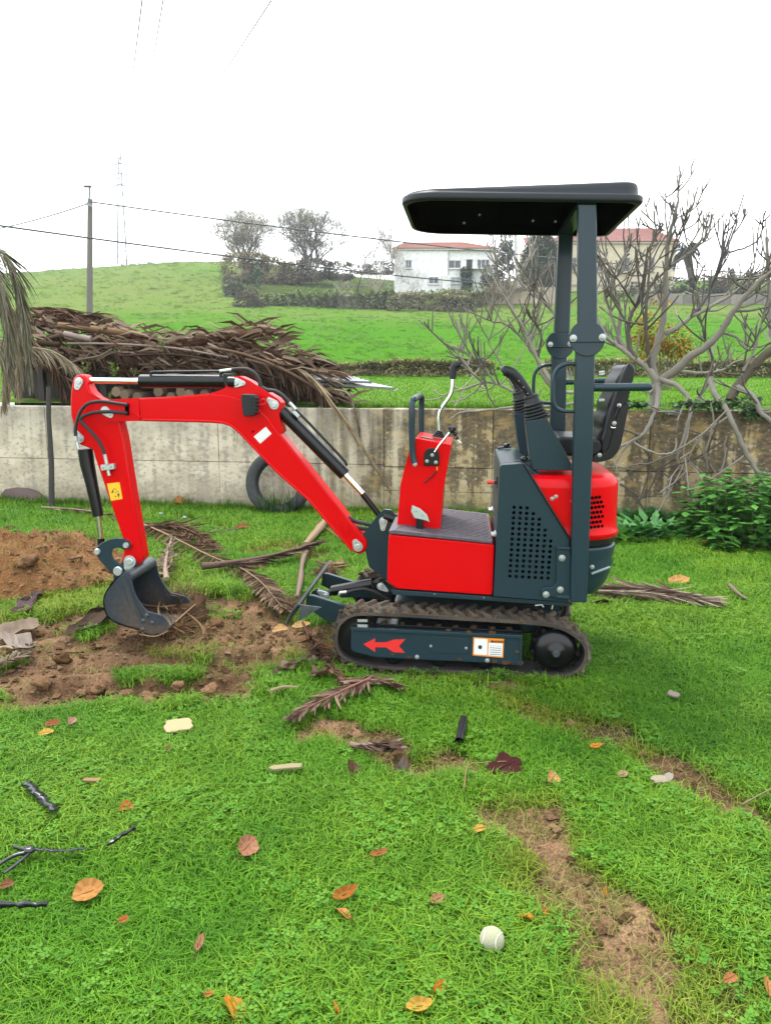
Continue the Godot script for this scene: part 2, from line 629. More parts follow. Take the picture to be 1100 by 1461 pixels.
# the holes are cut when the frame ends: [solid, panel that takes its shape]
func perforated(px: Array, holes: Array, r: float, z: float, thick: float, panel: MeshInstance3D) -> void:
	var all := CSGCombiner3D.new()
	all.name = "perforating"
	var base := CSGPolygon3D.new()
	base.polygon = clean(mpoly(z, px))
	base.depth = thick
	all.add_child(base)
	for h in holes:
		var p := mp(h.x, h.y, z)
		var c := CSGCylinder3D.new()
		c.radius = r
		c.height = 0.05
		c.sides = 14
		c.operation = CSGShape3D.OPERATION_SUBTRACTION
		c.position = Vector3(p.x, p.y, 0)
		c.rotation.x = PI / 2
		all.add_child(c)
	add_child(all)
	drilled.append([all, panel])

func finish_drilling() -> void:
	await get_tree().process_frame
	for q in drilled:
		q[1].mesh = q[0].bake_static_mesh()
		remove_child(q[0])
		q[0].free()

func build_digger() -> void:
	dig = thing("mini_digger", "red and dark slate mini excavator on muddy rubber tracks with a black roof", "excavator")
	dig.transform = DIG
	shift.erase(dig)
	build_undercarriage()
	build_body()
	build_controls()
	build_roof()
	build_boom()
	build_bucket()
	build_blade()

func build_undercarriage() -> void:
	var near := build_track("track", 0.0)
	var far := build_track("track", -0.75)
	for q in [[0.0, near], [-0.75, far]]:
		var dz: float = q[0]
		var belt: Node3D = q[1]
		# drive sprocket: a black dished wheel with a nut, teeth round it
		var c := mp(792.5, 930, 0.0) + Vector3(0, 0, dz)
		var mb := MB.new()
		lathe(mb, [Vector2(0.0, 0.034), Vector2(0.026, 0.033), Vector2(0.034, 0.022), Vector2(0.055, 0.020), Vector2(0.075, 0.014), Vector2(0.092, 0.002), Vector2(0.104, -0.012), Vector2(0.112, -0.026), Vector2(0.115, -0.036), Vector2(0.116, -0.1)], Transform3D(Basis(Vector3.RIGHT, PI / 2), c + Vector3(0, 0, -0.012)), 36, true)
		var spr := part(mb, M.black, "drive_sprocket", dig)
		var nut := MB.new()
		extrude(nut, ngon(0.02, 6), 0.022, 0.0, 0.002, Transform3D(Basis(), c + Vector3(0, 0, 0.01)))
		part(nut, M.steel, "hub_nut", spr)
		for i in 11:
			var a := TAU * i / 11
			var tb := MB.new()
			extrude(tb, PackedVector2Array([Vector2(-0.017, 0.1), Vector2(0.017, 0.1), Vector2(0.008, 0.126), Vector2(-0.008, 0.126)]), -0.03, -0.1, 0.002, Transform3D(Basis(Vector3.BACK, a), c))
			part(tb, M.black, "sprocket_tooth", spr)
		var ic := mp(512, 913, 0.0) + Vector3(0, 0, dz)
		var ib := MB.new()
		lathe(ib, [Vector2(0, -0.03), Vector2(0.05, -0.03), Vector2(0.085, -0.035), Vector2(0.112, -0.035), Vector2(0.112, -0.14)], Transform3D(Basis(Vector3.RIGHT, PI / 2), ic), 28)
		part(ib, M.black, "idler_wheel", dig)
		for u in [560.0, 627.0, 690.0]:
			var rb := MB.new()
			var rc := mp(u, 941.0 + (u - 560.0) * 0.045, 0.0) + Vector3(0, 0, dz)
			lathe(rb, [Vector2(0, -0.025), Vector2(0.03, -0.027), Vector2(0.042, -0.035), Vector2(0.042, -0.14)], Transform3D(Basis(Vector3.RIGHT, PI / 2), rc), 20)
			part(rb, M.black, "track_roller", dig)
		# inner frame between the two belt runs
		var fb := MB.new()
		extrude(fb, mpoly(0.0, [502, 893, 745, 905, 745, 945, 540, 936, 502, 925]), dz - 0.055, dz - 0.15, 0.004)
		part(fb, M.black, "track_frame", dig)
		# lumps of dried earth lying on the frame
		for i in 9:
			var lump := MB.new()
			var lu := 520.0 + i * 26.0
			var lp := mp(lu, 892.0 + (lu - 500.0) * 0.05, 0.0) + Vector3(0, -0.004, dz - 0.075)
			blob(lump, lp, 0.016 + 0.012 * absf(nz.get_noise_1d(i * 40.0)), Color(0.12, 0.075, 0.04), 0.6)
			part(lump, M.soil, "earth_lump", dig)
	# cakes of mud pressed into the upper run of each belt
	for dz: float in [0.0, -0.75]:
		var cake := MB.new()
		for i in 90:
			var cu := 486.0 + 330.0 * absf(nz.get_noise_1d(i * 137.0) + 0.5 * nz2.get_noise_1d(i * 911.0)) * 1.9
			cu = 486.0 + fmod(cu - 486.0 + i * 43.0, 330.0)
			var cv := 876.0 + maxf(0.0, cu - 520.0) * 0.056 + (6.0 if cu > 790.0 else 0.0)
			var cp := mp(cu, cv, 0.0)
			blob(cake, cp + Vector3(0, 0.008, dz - 0.02 - 0.14 * absf(nz.get_noise_1d(i * 77.0)) * 1.8), 0.016 + 0.02 * absf(nz2.get_noise_1d(i * 53.0)), Color(0.075, 0.052, 0.034).lerp(Color(0.20, 0.145, 0.095), absf(nz.get_noise_1d(i * 19.0)) * 2.0), 0.6, 0.7)
		stuff(part(cake, M.soil, "mud_cake", near if dz == 0.0 else far))
	# side cover with its bent top lip
	var cover := plate("side_cover", -0.004, 0.045, [500.5, 896.5, 745.3, 907.5, 744, 950, 694, 946, 600, 941.5, 535, 938, 505, 930.5, 500, 926], M.slate, 0.004)
	var lip := MB.new()
	extrude(lip, mpoly(0.0, [500.5, 895, 745.3, 906.4, 745.3, 911.5, 500.5, 900]), 0.0035, -0.012, 0.003)
	part(lip, M.slate, "cover_lip", cover)
	var ends := MB.new()
	extrude(ends, mpoly(0.0, [741.5, 910, 745.3, 910, 744, 950, 740.5, 950]), 0.0025, -0.01, 0.002)
	part(ends, M.slate, "cover_edge", cover)
	var ar := MB.new()
	extrude(ar, mpoly(0.0, [518.7, 919.4, 535.3, 911, 535.1, 916.8, 550.8, 916.7, 561.9, 912.8, 578.4, 912.3, 569, 922.2, 577.8, 931.7, 561, 930.8, 550.8, 924, 535.2, 923.7, 535.3, 930.8]), -0.0025, -0.005, 0.0)
	part(ar, M.arrow, "direction_arrow", cover, "red painted arrow pointing to the blade")
	var ap := MB.new()
	extrude(ap, rounded(mpoly(0.0, [612, 908, 669, 911.5, 669, 934.5, 612, 931]), 0.03, 6), -0.0005, -0.01, 0.0015)
	part(ap, M.slate, "access_panel", cover)
	for b in [[614.5, 921.8, 0.006], [664.8, 924.8, 0.006], [594.8, 937.3, 0.0095], [695, 942.3, 0.0095]]:
		bolt_at(b[0], b[1], 0.0005, b[2], cover)
	for v in [885.5, 893.0]:
		plate("rating_tag", -0.006, 0.003, [510, v - 2, 524.5, v - 1.6, 524.5, v + 2.2, 510, v + 1.8], M.zinc, 0.0005, 0.0, cover)
	# warning label: orange frame, white text side, orange header with a triangle
	var wl0 := plate("warning_label", -0.0015, 0.003, [675, 909.2, 719, 911.8, 717.7, 938.6, 674, 935.2], M.orange, 0.0004, 0.0, cover, "white and orange warning label")
	plate("label_panel", 0.0, 0.003, [676.8, 911, 695.5, 912.1, 694.7, 934.9, 675.9, 933.4], M.white, 0.0003, 0.0, wl0)
	plate("label_panel", 0.0, 0.003, [697, 917.2, 717, 918.4, 716, 936.7, 696.2, 935.1], M.white, 0.0003, 0.0, wl0)
	plate("label_symbol", 0.001, 0.002, [682.2, 921.4, 685.2, 920.2, 687.6, 922.0, 687.3, 925.2, 684.5, 926.6, 681.9, 924.6], M.print_black, 0.0001, 0.0, wl0)
	plate("label_symbol", 0.0012, 0.002, [699.4, 916.4, 701.8, 912.8, 704, 916.7], M.print_black, 0.0001, 0.0, wl0)
	for i in 5:
		var y := 920.6 + i * 3.1
		plate("printed_line", 0.0008, 0.001, [698.5, y, 715, y + 1.1, 715, y + 1.8, 698.5, y + 0.7], mat(0.35, 0.35, 0.35, 0.6) if i == 0 else M.steel, 0.0, 0.0, wl0)
	var tm := TextMesh.new()
	tm.text = "WARNING"
	tm.font_size = 24
	tm.pixel_size = 0.0006
	tm.depth = 0.001
	var f := SystemFont.new()
	f.font_names = PackedStringArray(["Droid Sans"])
	f.font_weight = 700
	tm.font = f
	var word := put(tm, M.print_black, "label_word", wl0)
	word.position = mp(710.6, 915.4, 0.0) + Vector3(0, 0, 0.0006)
	# dried splashes of mud on the cover
	for q in [[706, 944, 0.016], [722, 945.5, 0.02], [737, 930, 0.011], [742, 946, 0.014], [640, 899, 0.012], [702, 903, 0.018], [668, 901.5, 0.013], [560, 934, 0.008], [584, 938, 0.010], [655, 940.5, 0.011]]:
		var sp := MB.new()
		var ring := PackedVector2Array()
		var sc := mp(q[0], q[1], 0.0)
		for i in 14:
			ring.append(Vector2(sc.x, sc.y) + Vector2.from_angle(TAU * i / 14) * q[2] * (0.75 + 0.6 * nz2.get_noise_2d(i * 90.0, q[0] * 3.0)) * Vector2(1.5, 0.8))
		sp.col = Color(0.15, 0.085, 0.045)
		extrude(sp, ring, 0.0015, -0.004, 0.001)
		part(sp, M.soil, "mud_splash", cover)
	# the carrier between the tracks and the slewing ring
	var cb := MB.new()
	extrude(cb, mpoly(-0.2, [563, 858, 800, 872, 790, 905, 575, 898]), -0.2, -0.73, 0.01)
	part(cb, M.slate, "undercarriage_frame", dig)
	var ring := MB.new()
	var rc2 := mp(675, 862, -0.465)
	lathe(ring, [Vector2(0.0, 0.05), Vector2(0.24, 0.05), Vector2(0.26, 0.03), Vector2(0.26, -0.04), Vector2(0.2, -0.08), Vector2(0.2, -0.16)], Transform3D(Basis(), rc2), 36)
	part(ring, M.black, "slewing_ring", dig)

func blob(mb: MB, at: Vector3, r: float, col: Color, flatten := 1.0, rough := 0.45) -> void:
	mb.col = col
	var k := 11 if rough > 0.5 and r > 0.02 else 7
	var w := k + 2
	var rows := []
	for i in k:
		var a := PI * (i + 0.12) / (k - 0.76) - PI / 2
		var row := PackedVector3Array()
		for s in w:
			var e := TAU * s / w
			var d := Vector3(cos(a) * cos(e), sin(a), cos(a) * sin(e))
			var q := 1.0 + rough * (nz.get_noise_3dv(d * 75.0 + at * 900.0) + 0.55 * nz2.get_noise_3dv(d * 260.0 + at * 900.0))
			row.append(at + d * Vector3(1, flatten, 1) * r * q)
		rows.append(row)
	skin(mb, rows, true, true, true)

func build_body() -> void:
	# footwell box, mat and console
	var mb := MB.new()
	extrude(mb, rounded(mpoly(-0.05, [554.5, 762.5, 705.5, 777, 703, 850, 566, 840.5, 552, 830]), 0.018), -0.05, -0.86, 0.007)
	part(mb, M.red, "footwell_box", dig, "glossy red sheet metal box under the floor mat")
	for u in [620.0, 690.0]:
		bolt_at(u, 847.5 + (u - 620.0) * 0.075, -0.05, 0.003)
	# rubber mat with raised studs
	var top0 := mp(555, 762.5, -0.05)
	var top1 := mp(705, 777, -0.05)
	var mm := MB.new()
	var profile := PackedVector2Array([Vector2(top0.x, top0.y + 0.004), Vector2(top1.x - 0.01, top1.y + 0.003), Vector2(top1.x - 0.01, top1.y + 0.018), Vector2(top0.x + 0.03, top0.y + 0.026), Vector2(top0.x, top0.y + 0.02)])
	extrude(mm, profile, -0.047, -0.80, 0.004)
	var fm := part(mm, M.floor_mat, "floor_mat", dig, "dull purple-grey rubber floor mat with a rib pattern")
	var ribs := MB.new()
	var d0 := Vector3(top0.x + 0.03, top0.y + 0.026, 0)
	var d1 := Vector3(top1.x - 0.01, top1.y + 0.018, 0)
	for i in 26:
		for j in 20:
			var p := d0.lerp(d1, (i + 0.5 + 0.5 * (j % 2)) / 27.0)
			var bb := Basis(Vector3.UP, 0.7 if (i + j) % 2 else -0.7)
			box(ribs, Vector3(p.x, p.y + 0.001, -0.075 - j * 0.036), Vector3(0.017, 0.004, 0.006), 0.0015, bb)
	stuff(part(ribs, M.floor_mat, "mat_rib", fm))
	for q in [[699.5, 727], [703.5, 762]]:
		var hb0 := MB.new()
		var hc := mp(q[0], q[1], -0.72 if q[1] < 740 else -0.16)
		box(hb0, hc + Vector3(0.004, 0, 0), Vector3(0.03, 0.012, 0.07), 0.003)
		bar(hb0, hc + Vector3(0.012, 0.006, 0.045), hc + Vector3(0.012, 0.006, -0.045), 0.007, 8)
		part(hb0, M.zinc, "mat_clip", fm)
	# console
	var con := plate("console", -0.19, 0.43, [593, 625.5, 644, 635, 632, 701, 628, 755, 566.5, 751, 571.5, 691, 583, 645], M.red, 0.007, 0.006, null, "red control console standing on the floor mat")
	var zc := -0.19
	var br := MB.new()
	var bp := clean(mpoly(zc, [605, 664, 604.8, 650, 607, 642, 613, 639, 620, 639, 625, 643, 627, 650, 626.6, 664]))
	extrude(br, bp, zc + 0.014, zc, 0.003)
	var tb := part(br, M.black, "throttle_bracket", con)
	for b in [[616.5, 649.3], [609, 658], [621.7, 659.6]]:
		bolt_at(b[0], b[1], zc + 0.014, 0.0075, tb)
	mtube("throttle_lever", zc + 0.03, [620, 645, 626, 636, 641.5, 617], 0.0055, M.chrome, con, 1)
	var kb := MB.new()
	for q in [[644.5, 614, 0.015], [647, 611.5, 0.013], [642.5, 611, 0.011], [649, 619, 0.012], [652, 625, 0.010]]:
		blob(kb, mp(q[0], q[1], zc + 0.03), q[2], Color.WHITE, 1.0, 0.25)
	stuff(part(kb, M.black, "throttle_knob", con))
	mtube("knob_tip", zc + 0.03, [652, 627, 657.5, 632], 0.004, M.white, con, 1)
	mtube("cable_end", zc + 0.008, [623.6, 666, 623.2, 672], 0.003, M.yellow, con, 1)
	mtube("throttle_cable", zc + 0.008, [623.3, 671, 618, 678, 611, 684, 605, 689.4], 0.0035, M.black, con)
	# pedal
	var pb := MB.new()
	extrude(pb, mpoly(zc, [594.5, 738, 604.5, 739, 604.5, 754.5, 594.5, 754]), zc + 0.05, zc, 0.004)
	var ped := part(pb, M.black, "pedal_stand", con)
	var pp := MB.new()
	extrude(pp, mpoly(zc, [588.8, 718.5, 600, 723, 610, 732, 613.5, 742.5, 607, 740, 591.6, 736.5, 587.2, 727]), zc + 0.055, zc + 0.035, 0.004)
	var pedal := part(pp, M.zinc, "foot_pedal", con)
	for b in [[594, 729], [603, 735]]:
		bolt_at(b[0], b[1], zc + 0.056, 0.005, pedal)
	blob(pb, mp(599.5, 740, zc + 0.05), 0.018, Color.WHITE, 1.0, 0.0)
	# slot and gaiter on the console's sloping top, the travel lever
	var ta := mp(593, 625.5, zc)
	var tb2 := mp(644, 635, zc)
	var along := Vector2(tb2.x - ta.x, tb2.y - ta.y).normalized()
	var slope := Basis(Vector3.BACK, along.angle())
	var sb := MB.new()
	box(sb, Vector3(ta.x, ta.y, 0).lerp(Vector3(tb2.x, tb2.y, 0), 0.3) + Vector3(0, 0.001, zc - 0.12), Vector3(0.075, 0.006, 0.05), 0.002, slope)
	part(sb, M.black, "lever_slot", con)
	var g := MB.new()
	var gc := mp(627, 619, -0.40)
	for i in 4:
		var w := 0.075 - i * 0.014
		box(g, Vector3(gc.x, gc.y - 0.014 + i * 0.009, -0.40), Vector3(w, 0.008, w), 0.003, slope)
	stuff(part(g, M.plastic, "lever_gaiter", con))
	var lev := mtube("travel_lever", -0.40, [626, 614, 626, 596, 629, 584, 640, 568, 644.5, 558, 646, 537], 0.0095, M.chrome, con)
	var knob := MB.new()
	tube(knob, smooth_path(mpath(-0.40, [646, 541, 646.5, 530, 649, 522, 656, 519.5]), 4), [0.016, 0.0175, 0.019, 0.02, 0.0205, 0.021, 0.022, 0.0225, 0.022, 0.02, 0.019, 0.017, 0.014], 14)
	part(knob, M.plastic, "lever_knob", lev)
	# hoop handle round the console
	var hp := PackedVector3Array()
	for q in [[592, 661, -0.16], [589, 650, -0.165], [587.6, 620, -0.165], [587.6, 585, -0.165], [588.6, 573, -0.18], [592, 568.5, -0.22]]:
		hp.append(mp(q[0], q[1], q[2]))
	for q in [[599, 564.5, -0.58], [601.5, 567, -0.625], [601.3, 575, -0.645], [601, 600, -0.645], [601, 640, -0.645]]:
		hp.append(mp(q[0], q[1], q[2]))
	var hb := MB.new()
	tube(hb, smooth_path(hp, 4), 0.0165, 12)
	var hoop := part(hb, M.slate, "hoop_handle", con)
	bolt_at(592, 662.5, -0.15, 0.009, hoop)
	# engine housing: front and top plate, perforated side panel with a dark bay behind
	var outline := [713.3, 666.5, 716, 663.5, 745.5, 661.5, 811, 768, 811, 859, 703.7, 850.5]
	var eh := MB.new()
	extrude(eh, mpoly(-0.03, [713.3, 666.5, 716, 663.5, 748, 661.5, 800, 700, 800, 858, 703.7, 850.5]), -0.11, -0.83, 0.012)
	var housing := part(eh, M.slate, "engine_housing", dig)
	var bay := MB.new()
	extrude(bay, mpoly(-0.03, [718, 672, 743, 669, 803, 768, 803, 850, 711, 843]), -0.0368, -0.0384, 0.0)
	part(bay, M.hole, "engine_bay", housing)
	for q in [[0, [713.3, 666.5, 716, 663.5, 745.5, 661.5, 747.5, 665, 719, 668, 717.5, 669.5]], [1, [713.3, 666.5, 717.5, 669.5, 708.5, 847, 703.7, 850.5]], [2, [703.7, 850.5, 708.5, 847, 811, 855, 811, 859]]]:
		var e := MB.new()
		extrude(e, mpoly(-0.03, q[1]), -0.0365, -0.11, 0.0)
		part(e, M.slate, "panel_flange", housing)
	var holes := []
	var per_row := [3, 4, 5, 5, 6, 6, 7, 7, 7, 7, 7, 7, 7, 7]
	for i in 14:
		for j in per_row[i]:
			holes.append(Vector2(700.0 + (183.0 - i * 2.55 + j * (51.0 - i * 0.1)) / 5.5, 620.0 + (571.0 + i * 41.6 + j * 2.6) / 5.5))
	var panel := put(null, M.slate, "side_panel", dig, "dark slate side panel with rows of round vent holes")
	perforated(outline, holes, 0.0092, -0.03, 0.006, panel)
	panel.position = Vector3(0, 0, -0.03)
	# black seal along the slanting edge
	mtube("panel_seal", -0.026, [747, 661.5, 779, 714, 812, 768], 0.0055, M.black, null, 1, 8)
	# rear engine cover, red, rounded at the tail
	var x0 := mp(747, 700, -0.045).x
	var x1 := mp(882, 700, -0.25).x
	var yb := mp(842, 772.5, -0.045).y
	var yt := mp(845, 681, -0.045).y
	var rows := []
	for q in [[yb, 0.012], [yb + 0.004, 0.0], [yb + 0.026, -0.006], [yb + 0.034, -0.004], [yb + 0.05, 0.004], [yb + 0.10, 0.005], [yt - 0.06, 0.006]]:
		rows.append(round_rect(x0, x1 - q[1], -0.84 + q[1], -0.045 - q[1], q[0], 0.01, 0.20))
	for i in range(1, 7):
		var a := PI / 2 * i / 6
		var ins := 0.006 + 0.055 * (1.0 - cos(a))
		rows.append(round_rect(x0, x1 - ins, -0.84 + ins, -0.045 - ins, yt - 0.06 + 0.06 * sin(a), 0.01, 0.19))
	var hood_mb := MB.new()
	skin(hood_mb, rows, true, true, true)
	var hood := part(hood_mb, M.red, "engine_cover", dig, "glossy red engine cover curving round the tail")
	for q in [[787.5, 711.5], [793, 708.5]]:
		bolt_at(q[0], q[1], -0.05, 0.008, hood)
	bolt_at(813.5, 715, -0.052, 0.004, hood)
	# vent slots round the tail corner
	for i in 7:
		for j in 5:
			var u := 839.5 + j * 5.2 + (i % 2) * 2.6 - i * 0.3
			var v := 711.0 + i * 7.0 + j * -0.6
			if u > 861.5 - absf(v - 735) * 0.06 or (j == 4 and i % 2):
				continue
			var z := -0.1
			for t in 6:
				var lx := mp(u, v, z).x
				var cx := x1 - 0.005 - 0.2
				z = -0.05 if lx < cx else -0.25 + sqrt(maxf(0.0004, 0.04 - (lx - cx) * (lx - cx)))
			var p := mp(u, v, z)
			var n := Vector3(maxf(p.x - (x1 - 0.205), 0.0), 0, p.z + 0.25).normalized()
			var vb := MB.new()
			lathe(vb, [Vector2(0, 0.0015), Vector2(0.0085, 0.0015), Vector2(0.0088, -0.006)], Transform3D(Basis(n.cross(Vector3.UP).normalized(), n, n.cross(Vector3.UP).normalized().cross(n)), p), 10)
			part(vb, M.hole, "vent_hole", hood)
	# tail latch
	var tl := MB.new()
	box(tl, Vector3(x1 + 0.003, mp(877, 744, -0.3).y, -0.34), Vector3(0.014, 0.05, 0.05), 0.004)
	part(tl, M.black, "cover_latch", hood)
	# seam and counterweight
	var sm := MB.new()
	skin(sm, [round_rect(x0, x1 - 0.01, -0.83, -0.052, yb - 0.03, 0.01, 0.2), round_rect(x0, x1 - 0.01, -0.83, -0.052, yb + 0.003, 0.01, 0.2)])
	part(sm, M.black, "cover_seam", dig)
	var cyt := mp(842, 783, -0.045).y
	var cyb := mp(838, 856, -0.045).y
	var cx0 := mp(800, 800, -0.045).x
	rows = []
	for q in [[0.0, 0.10], [0.03, 0.065], [0.25, 0.035], [0.5, 0.018], [0.62, 0.01], [0.66, 0.018], [0.80, 0.010], [0.95, 0.004], [0.985, 0.008], [1.0, 0.02]]:
		rows.append(round_rect(cx0, x1 - q[1] + 0.002, -0.84 + q[1] * 0.5, -0.045 - q[1] * 0.5, lerpf(cyb, cyt, q[0]), 0.01, 0.21))
	var cw := MB.new()
	skin(cw, rows, true, true, true)
	var cwp := part(cw, M.slate, "counterweight", dig, "dark slate cast counterweight under the engine cover")
	bolt_at(844.5, 809, -0.055, 0.009, cwp)
	var st := MB.new()
	var srow := []
	for t in 7:
		var u := lerpf(842.0, 867.5, t / 6.0)
		var v := lerpf(818.5, 809.0, t / 6.0)
		var z := -0.06
		for q in 6:
			var lx := mp(u, v, z).x
			var cx := x1 - 0.02 - 0.2
			z = -0.055 if lx < cx else -0.255 + sqrt(maxf(0.0004, 0.04 - (lx - cx) * (lx - cx)))
		srow.append(mp(u, v, z) + Vector3(0.003, 0, 0.004))
	tube(st, PackedVector3Array(srow), 0.0075, 8)
	part(st, M.lens, "reflector_strip", cwp)
	# floor plate under the body
	var fp := MB.new()
	extrude(fp, mpoly(-0.06, [558, 841, 703, 851, 812, 859.5, 812, 865, 703, 857.5, 560, 848]), -0.055, -0.85, 0.003)
	part(fp, M.slate, "deck_plate", dig)
	mtube("tie_hook", -0.06, [773, 862, 782, 860.5, 788, 862, 787, 869], 0.004, M.zinc)
	mtube("tie_hook", -0.06, [763, 864, 772, 863, 775, 866], 0.004, M.zinc)
	# red knob on a black bracket
	plate("knob_bracket", -0.25, 0.02, [708, 680, 712.5, 680, 712.5, 697, 708, 697], M.black, 0.002)
	cylinder_part("knob_shaft", -0.26, 703, 688, 711, 688.3, 0.007, M.black)
	cylinder_part("starter_knob", -0.26, 694.8, 687.8, 705, 688.2, 0.0115, mat(0.6, 0.05, 0.03, 0.4))

func build_controls() -> void:
	# joystick consoles on both sides of the seat
	for s in 2:
		var dz := -0.62 * s
		var dx := -0.02 * s
		var T := Transform3D(Basis(), Vector3(dx, 0, dz))
		var mb := MB.new()
		extrude(mb, mpoly(-0.10, [750, 601, 780, 596.5, 815.5, 662, 816, 671.5, 760, 671, 754.5, 640]), -0.10, -0.25, 0.004, T)
		var con := part(mb, M.slate, "joystick_console", dig)
		var a := mp(766, 599, -0.17) + Vector3(dx, 0, dz)
		var b := mp(756.5, 564, -0.17) + Vector3(dx, 0, dz)
		var up := (b - a).normalized()
		var side := up.cross(Vector3.BACK).normalized()
		var frame := Transform3D(Basis(side, up, side.cross(up)), a)
		var L := a.distance_to(b)
		var prof := [Vector2(0.064, -0.004), Vector2(0.066, 0.006)]
		for i in 5:
			var r := lerpf(0.062, 0.047, i / 4.0)
			var y := 0.010 + i * L * 0.125
			prof.append_array([Vector2(r - 0.014, y), Vector2(r - 0.001, y + L * 0.03), Vector2(r, y + L * 0.06), Vector2(r - 0.001, y + L * 0.09)])
		prof.append_array([Vector2(0.040, L * 0.72), Vector2(0.035, L * 0.88), Vector2(0.037, L * 0.93), Vector2(0.036, L), Vector2(0.0, L * 1.01)])
		var g := MB.new()
		lathe(g, prof, frame, 24)
		part(g, M.rubber, "rubber_gaiter", con)
		var path := PackedVector3Array()
		for q in [[757, 566], [752, 557], [746, 548.5], [739, 540], [731, 533], [722, 529.5], [718.5, 531]]:
			path.append(mp(q[0], q[1], -0.17) + Vector3(dx + 0.035 * s * clampf((566 - q[1]) / 30.0, 0, 1), 0, dz))
		path = smooth_path(path, 3)
		var radii := []
		for i in path.size():
			var t := float(i) / (path.size() - 1)
			radii.append(lerpf(0.019, 0.028, smoothstep(0.0, 0.8, t)) * (1.0 if t < 0.93 else 0.7))
		var gr := MB.new()
		tube(gr, path, radii, 14)
		var grip := part(gr, M.plastic, "joystick_grip", con)
		var btn := MB.new()
		bar(btn, mp(722, 527.5, -0.17) + Vector3(dx, 0, dz), mp(723.5, 523.5, -0.17) + Vector3(dx, 0, dz), 0.009, 10)
		part(btn, M.black, "grip_button", grip)
		for q in [[740, 543.5], [746.5, 552.5], [752.5, 561.5]]:
			var sb := MB.new()
			blob(sb, mp(q[0], q[1], -0.147) + Vector3(dx, 0, dz), 0.0032, Color.WHITE, 1.0, 0.0)
			part(sb, M.bolt, "screw", grip)
		var lv := MB.new()
		var lc := mp(744 - s * 11.0, 658 - s * 2.0, -0.14) + Vector3(dx, 0, dz)
		box(lv, lc, Vector3(0.08, 0.012, 0.03), 0.004, Basis(Vector3.BACK, 0.12))
		blob(lv, lc + Vector3(0.012, 0.012, 0), 0.02, Color.WHITE, 0.7, 0.2)
		part(lv, M.black, "console_latch", dig)
	# seat: side profile swept across, with stitched rolls on the front
	var zs := -0.27
	var seat_px := [897, 519, 903, 519.5, 907, 526, 905, 537, 895.5, 576, 885, 632, 879, 643, 868, 650, 857, 648, 857, 632, 862, 617, 864.5, 604, 868, 590, 873, 575, 878, 560, 884, 543, 890, 529]
	var inner_px := [898, 521, 904, 522, 905, 537, 895.5, 576, 885, 630, 870, 646, 855, 640, 851, 633, 854, 620, 859, 613, 858, 606, 861, 597, 866, 589, 866.5, 583, 869, 573, 875, 562, 876.5, 556, 880, 544, 889, 531, 892, 524]
	var mb2 := MB.new()
	extrude(mb2, smooth_loop(clean(mpoly(zs, seat_px)), 2), zs, zs - 0.055, 0.016)
	var back := part(mb2, M.seat, "seat_back", dig, "black padded seat back")
	var mb4 := MB.new()
	extrude(mb4, smooth_loop(clean(mpoly(zs, seat_px)), 2), zs - 0.355, zs - 0.41, 0.016)
	part(mb4, M.seat, "seat_bolster", back)
	var mb3 := MB.new()
	extrude(mb3, smooth_loop(clean(mpoly(zs, inner_px)), 2), zs - 0.05, zs - 0.36, 0.012)
	part(mb3, M.seat, "seat_cushion", back)
	var pan := MB.new()
	extrude(pan, rounded(mpoly(zs, [786, 629, 800, 623, 858, 626, 862, 643, 850, 653, 792, 650]), 0.025), zs, zs - 0.41, 0.018)
	part(pan, M.seat, "seat_pan", dig)
	var shell := plate("seat_shell", zs + 0.012, 0.02, [895, 574, 897.5, 577, 886, 634, 881, 646, 871, 655.5, 856, 659.5, 845, 659, 846, 650, 858, 648, 868, 640, 873, 622, 879, 598, 886, 580], M.black, 0.004, 0.01)
	for q in [[883, 578.5, 0.009], [876, 604, 0.009], [855, 649.3, 0.009]]:
		bolt_at(q[0], q[1], zs + 0.013, q[2], shell)
	mtube("recliner_lever", zs + 0.02, [883, 579, 880, 587, 876.5, 595], 0.004, M.black, shell, 1)
	mtube("lever_spring", zs + 0.02, [871, 609, 874, 610.5, 878, 610], 0.003, M.chrome, shell)

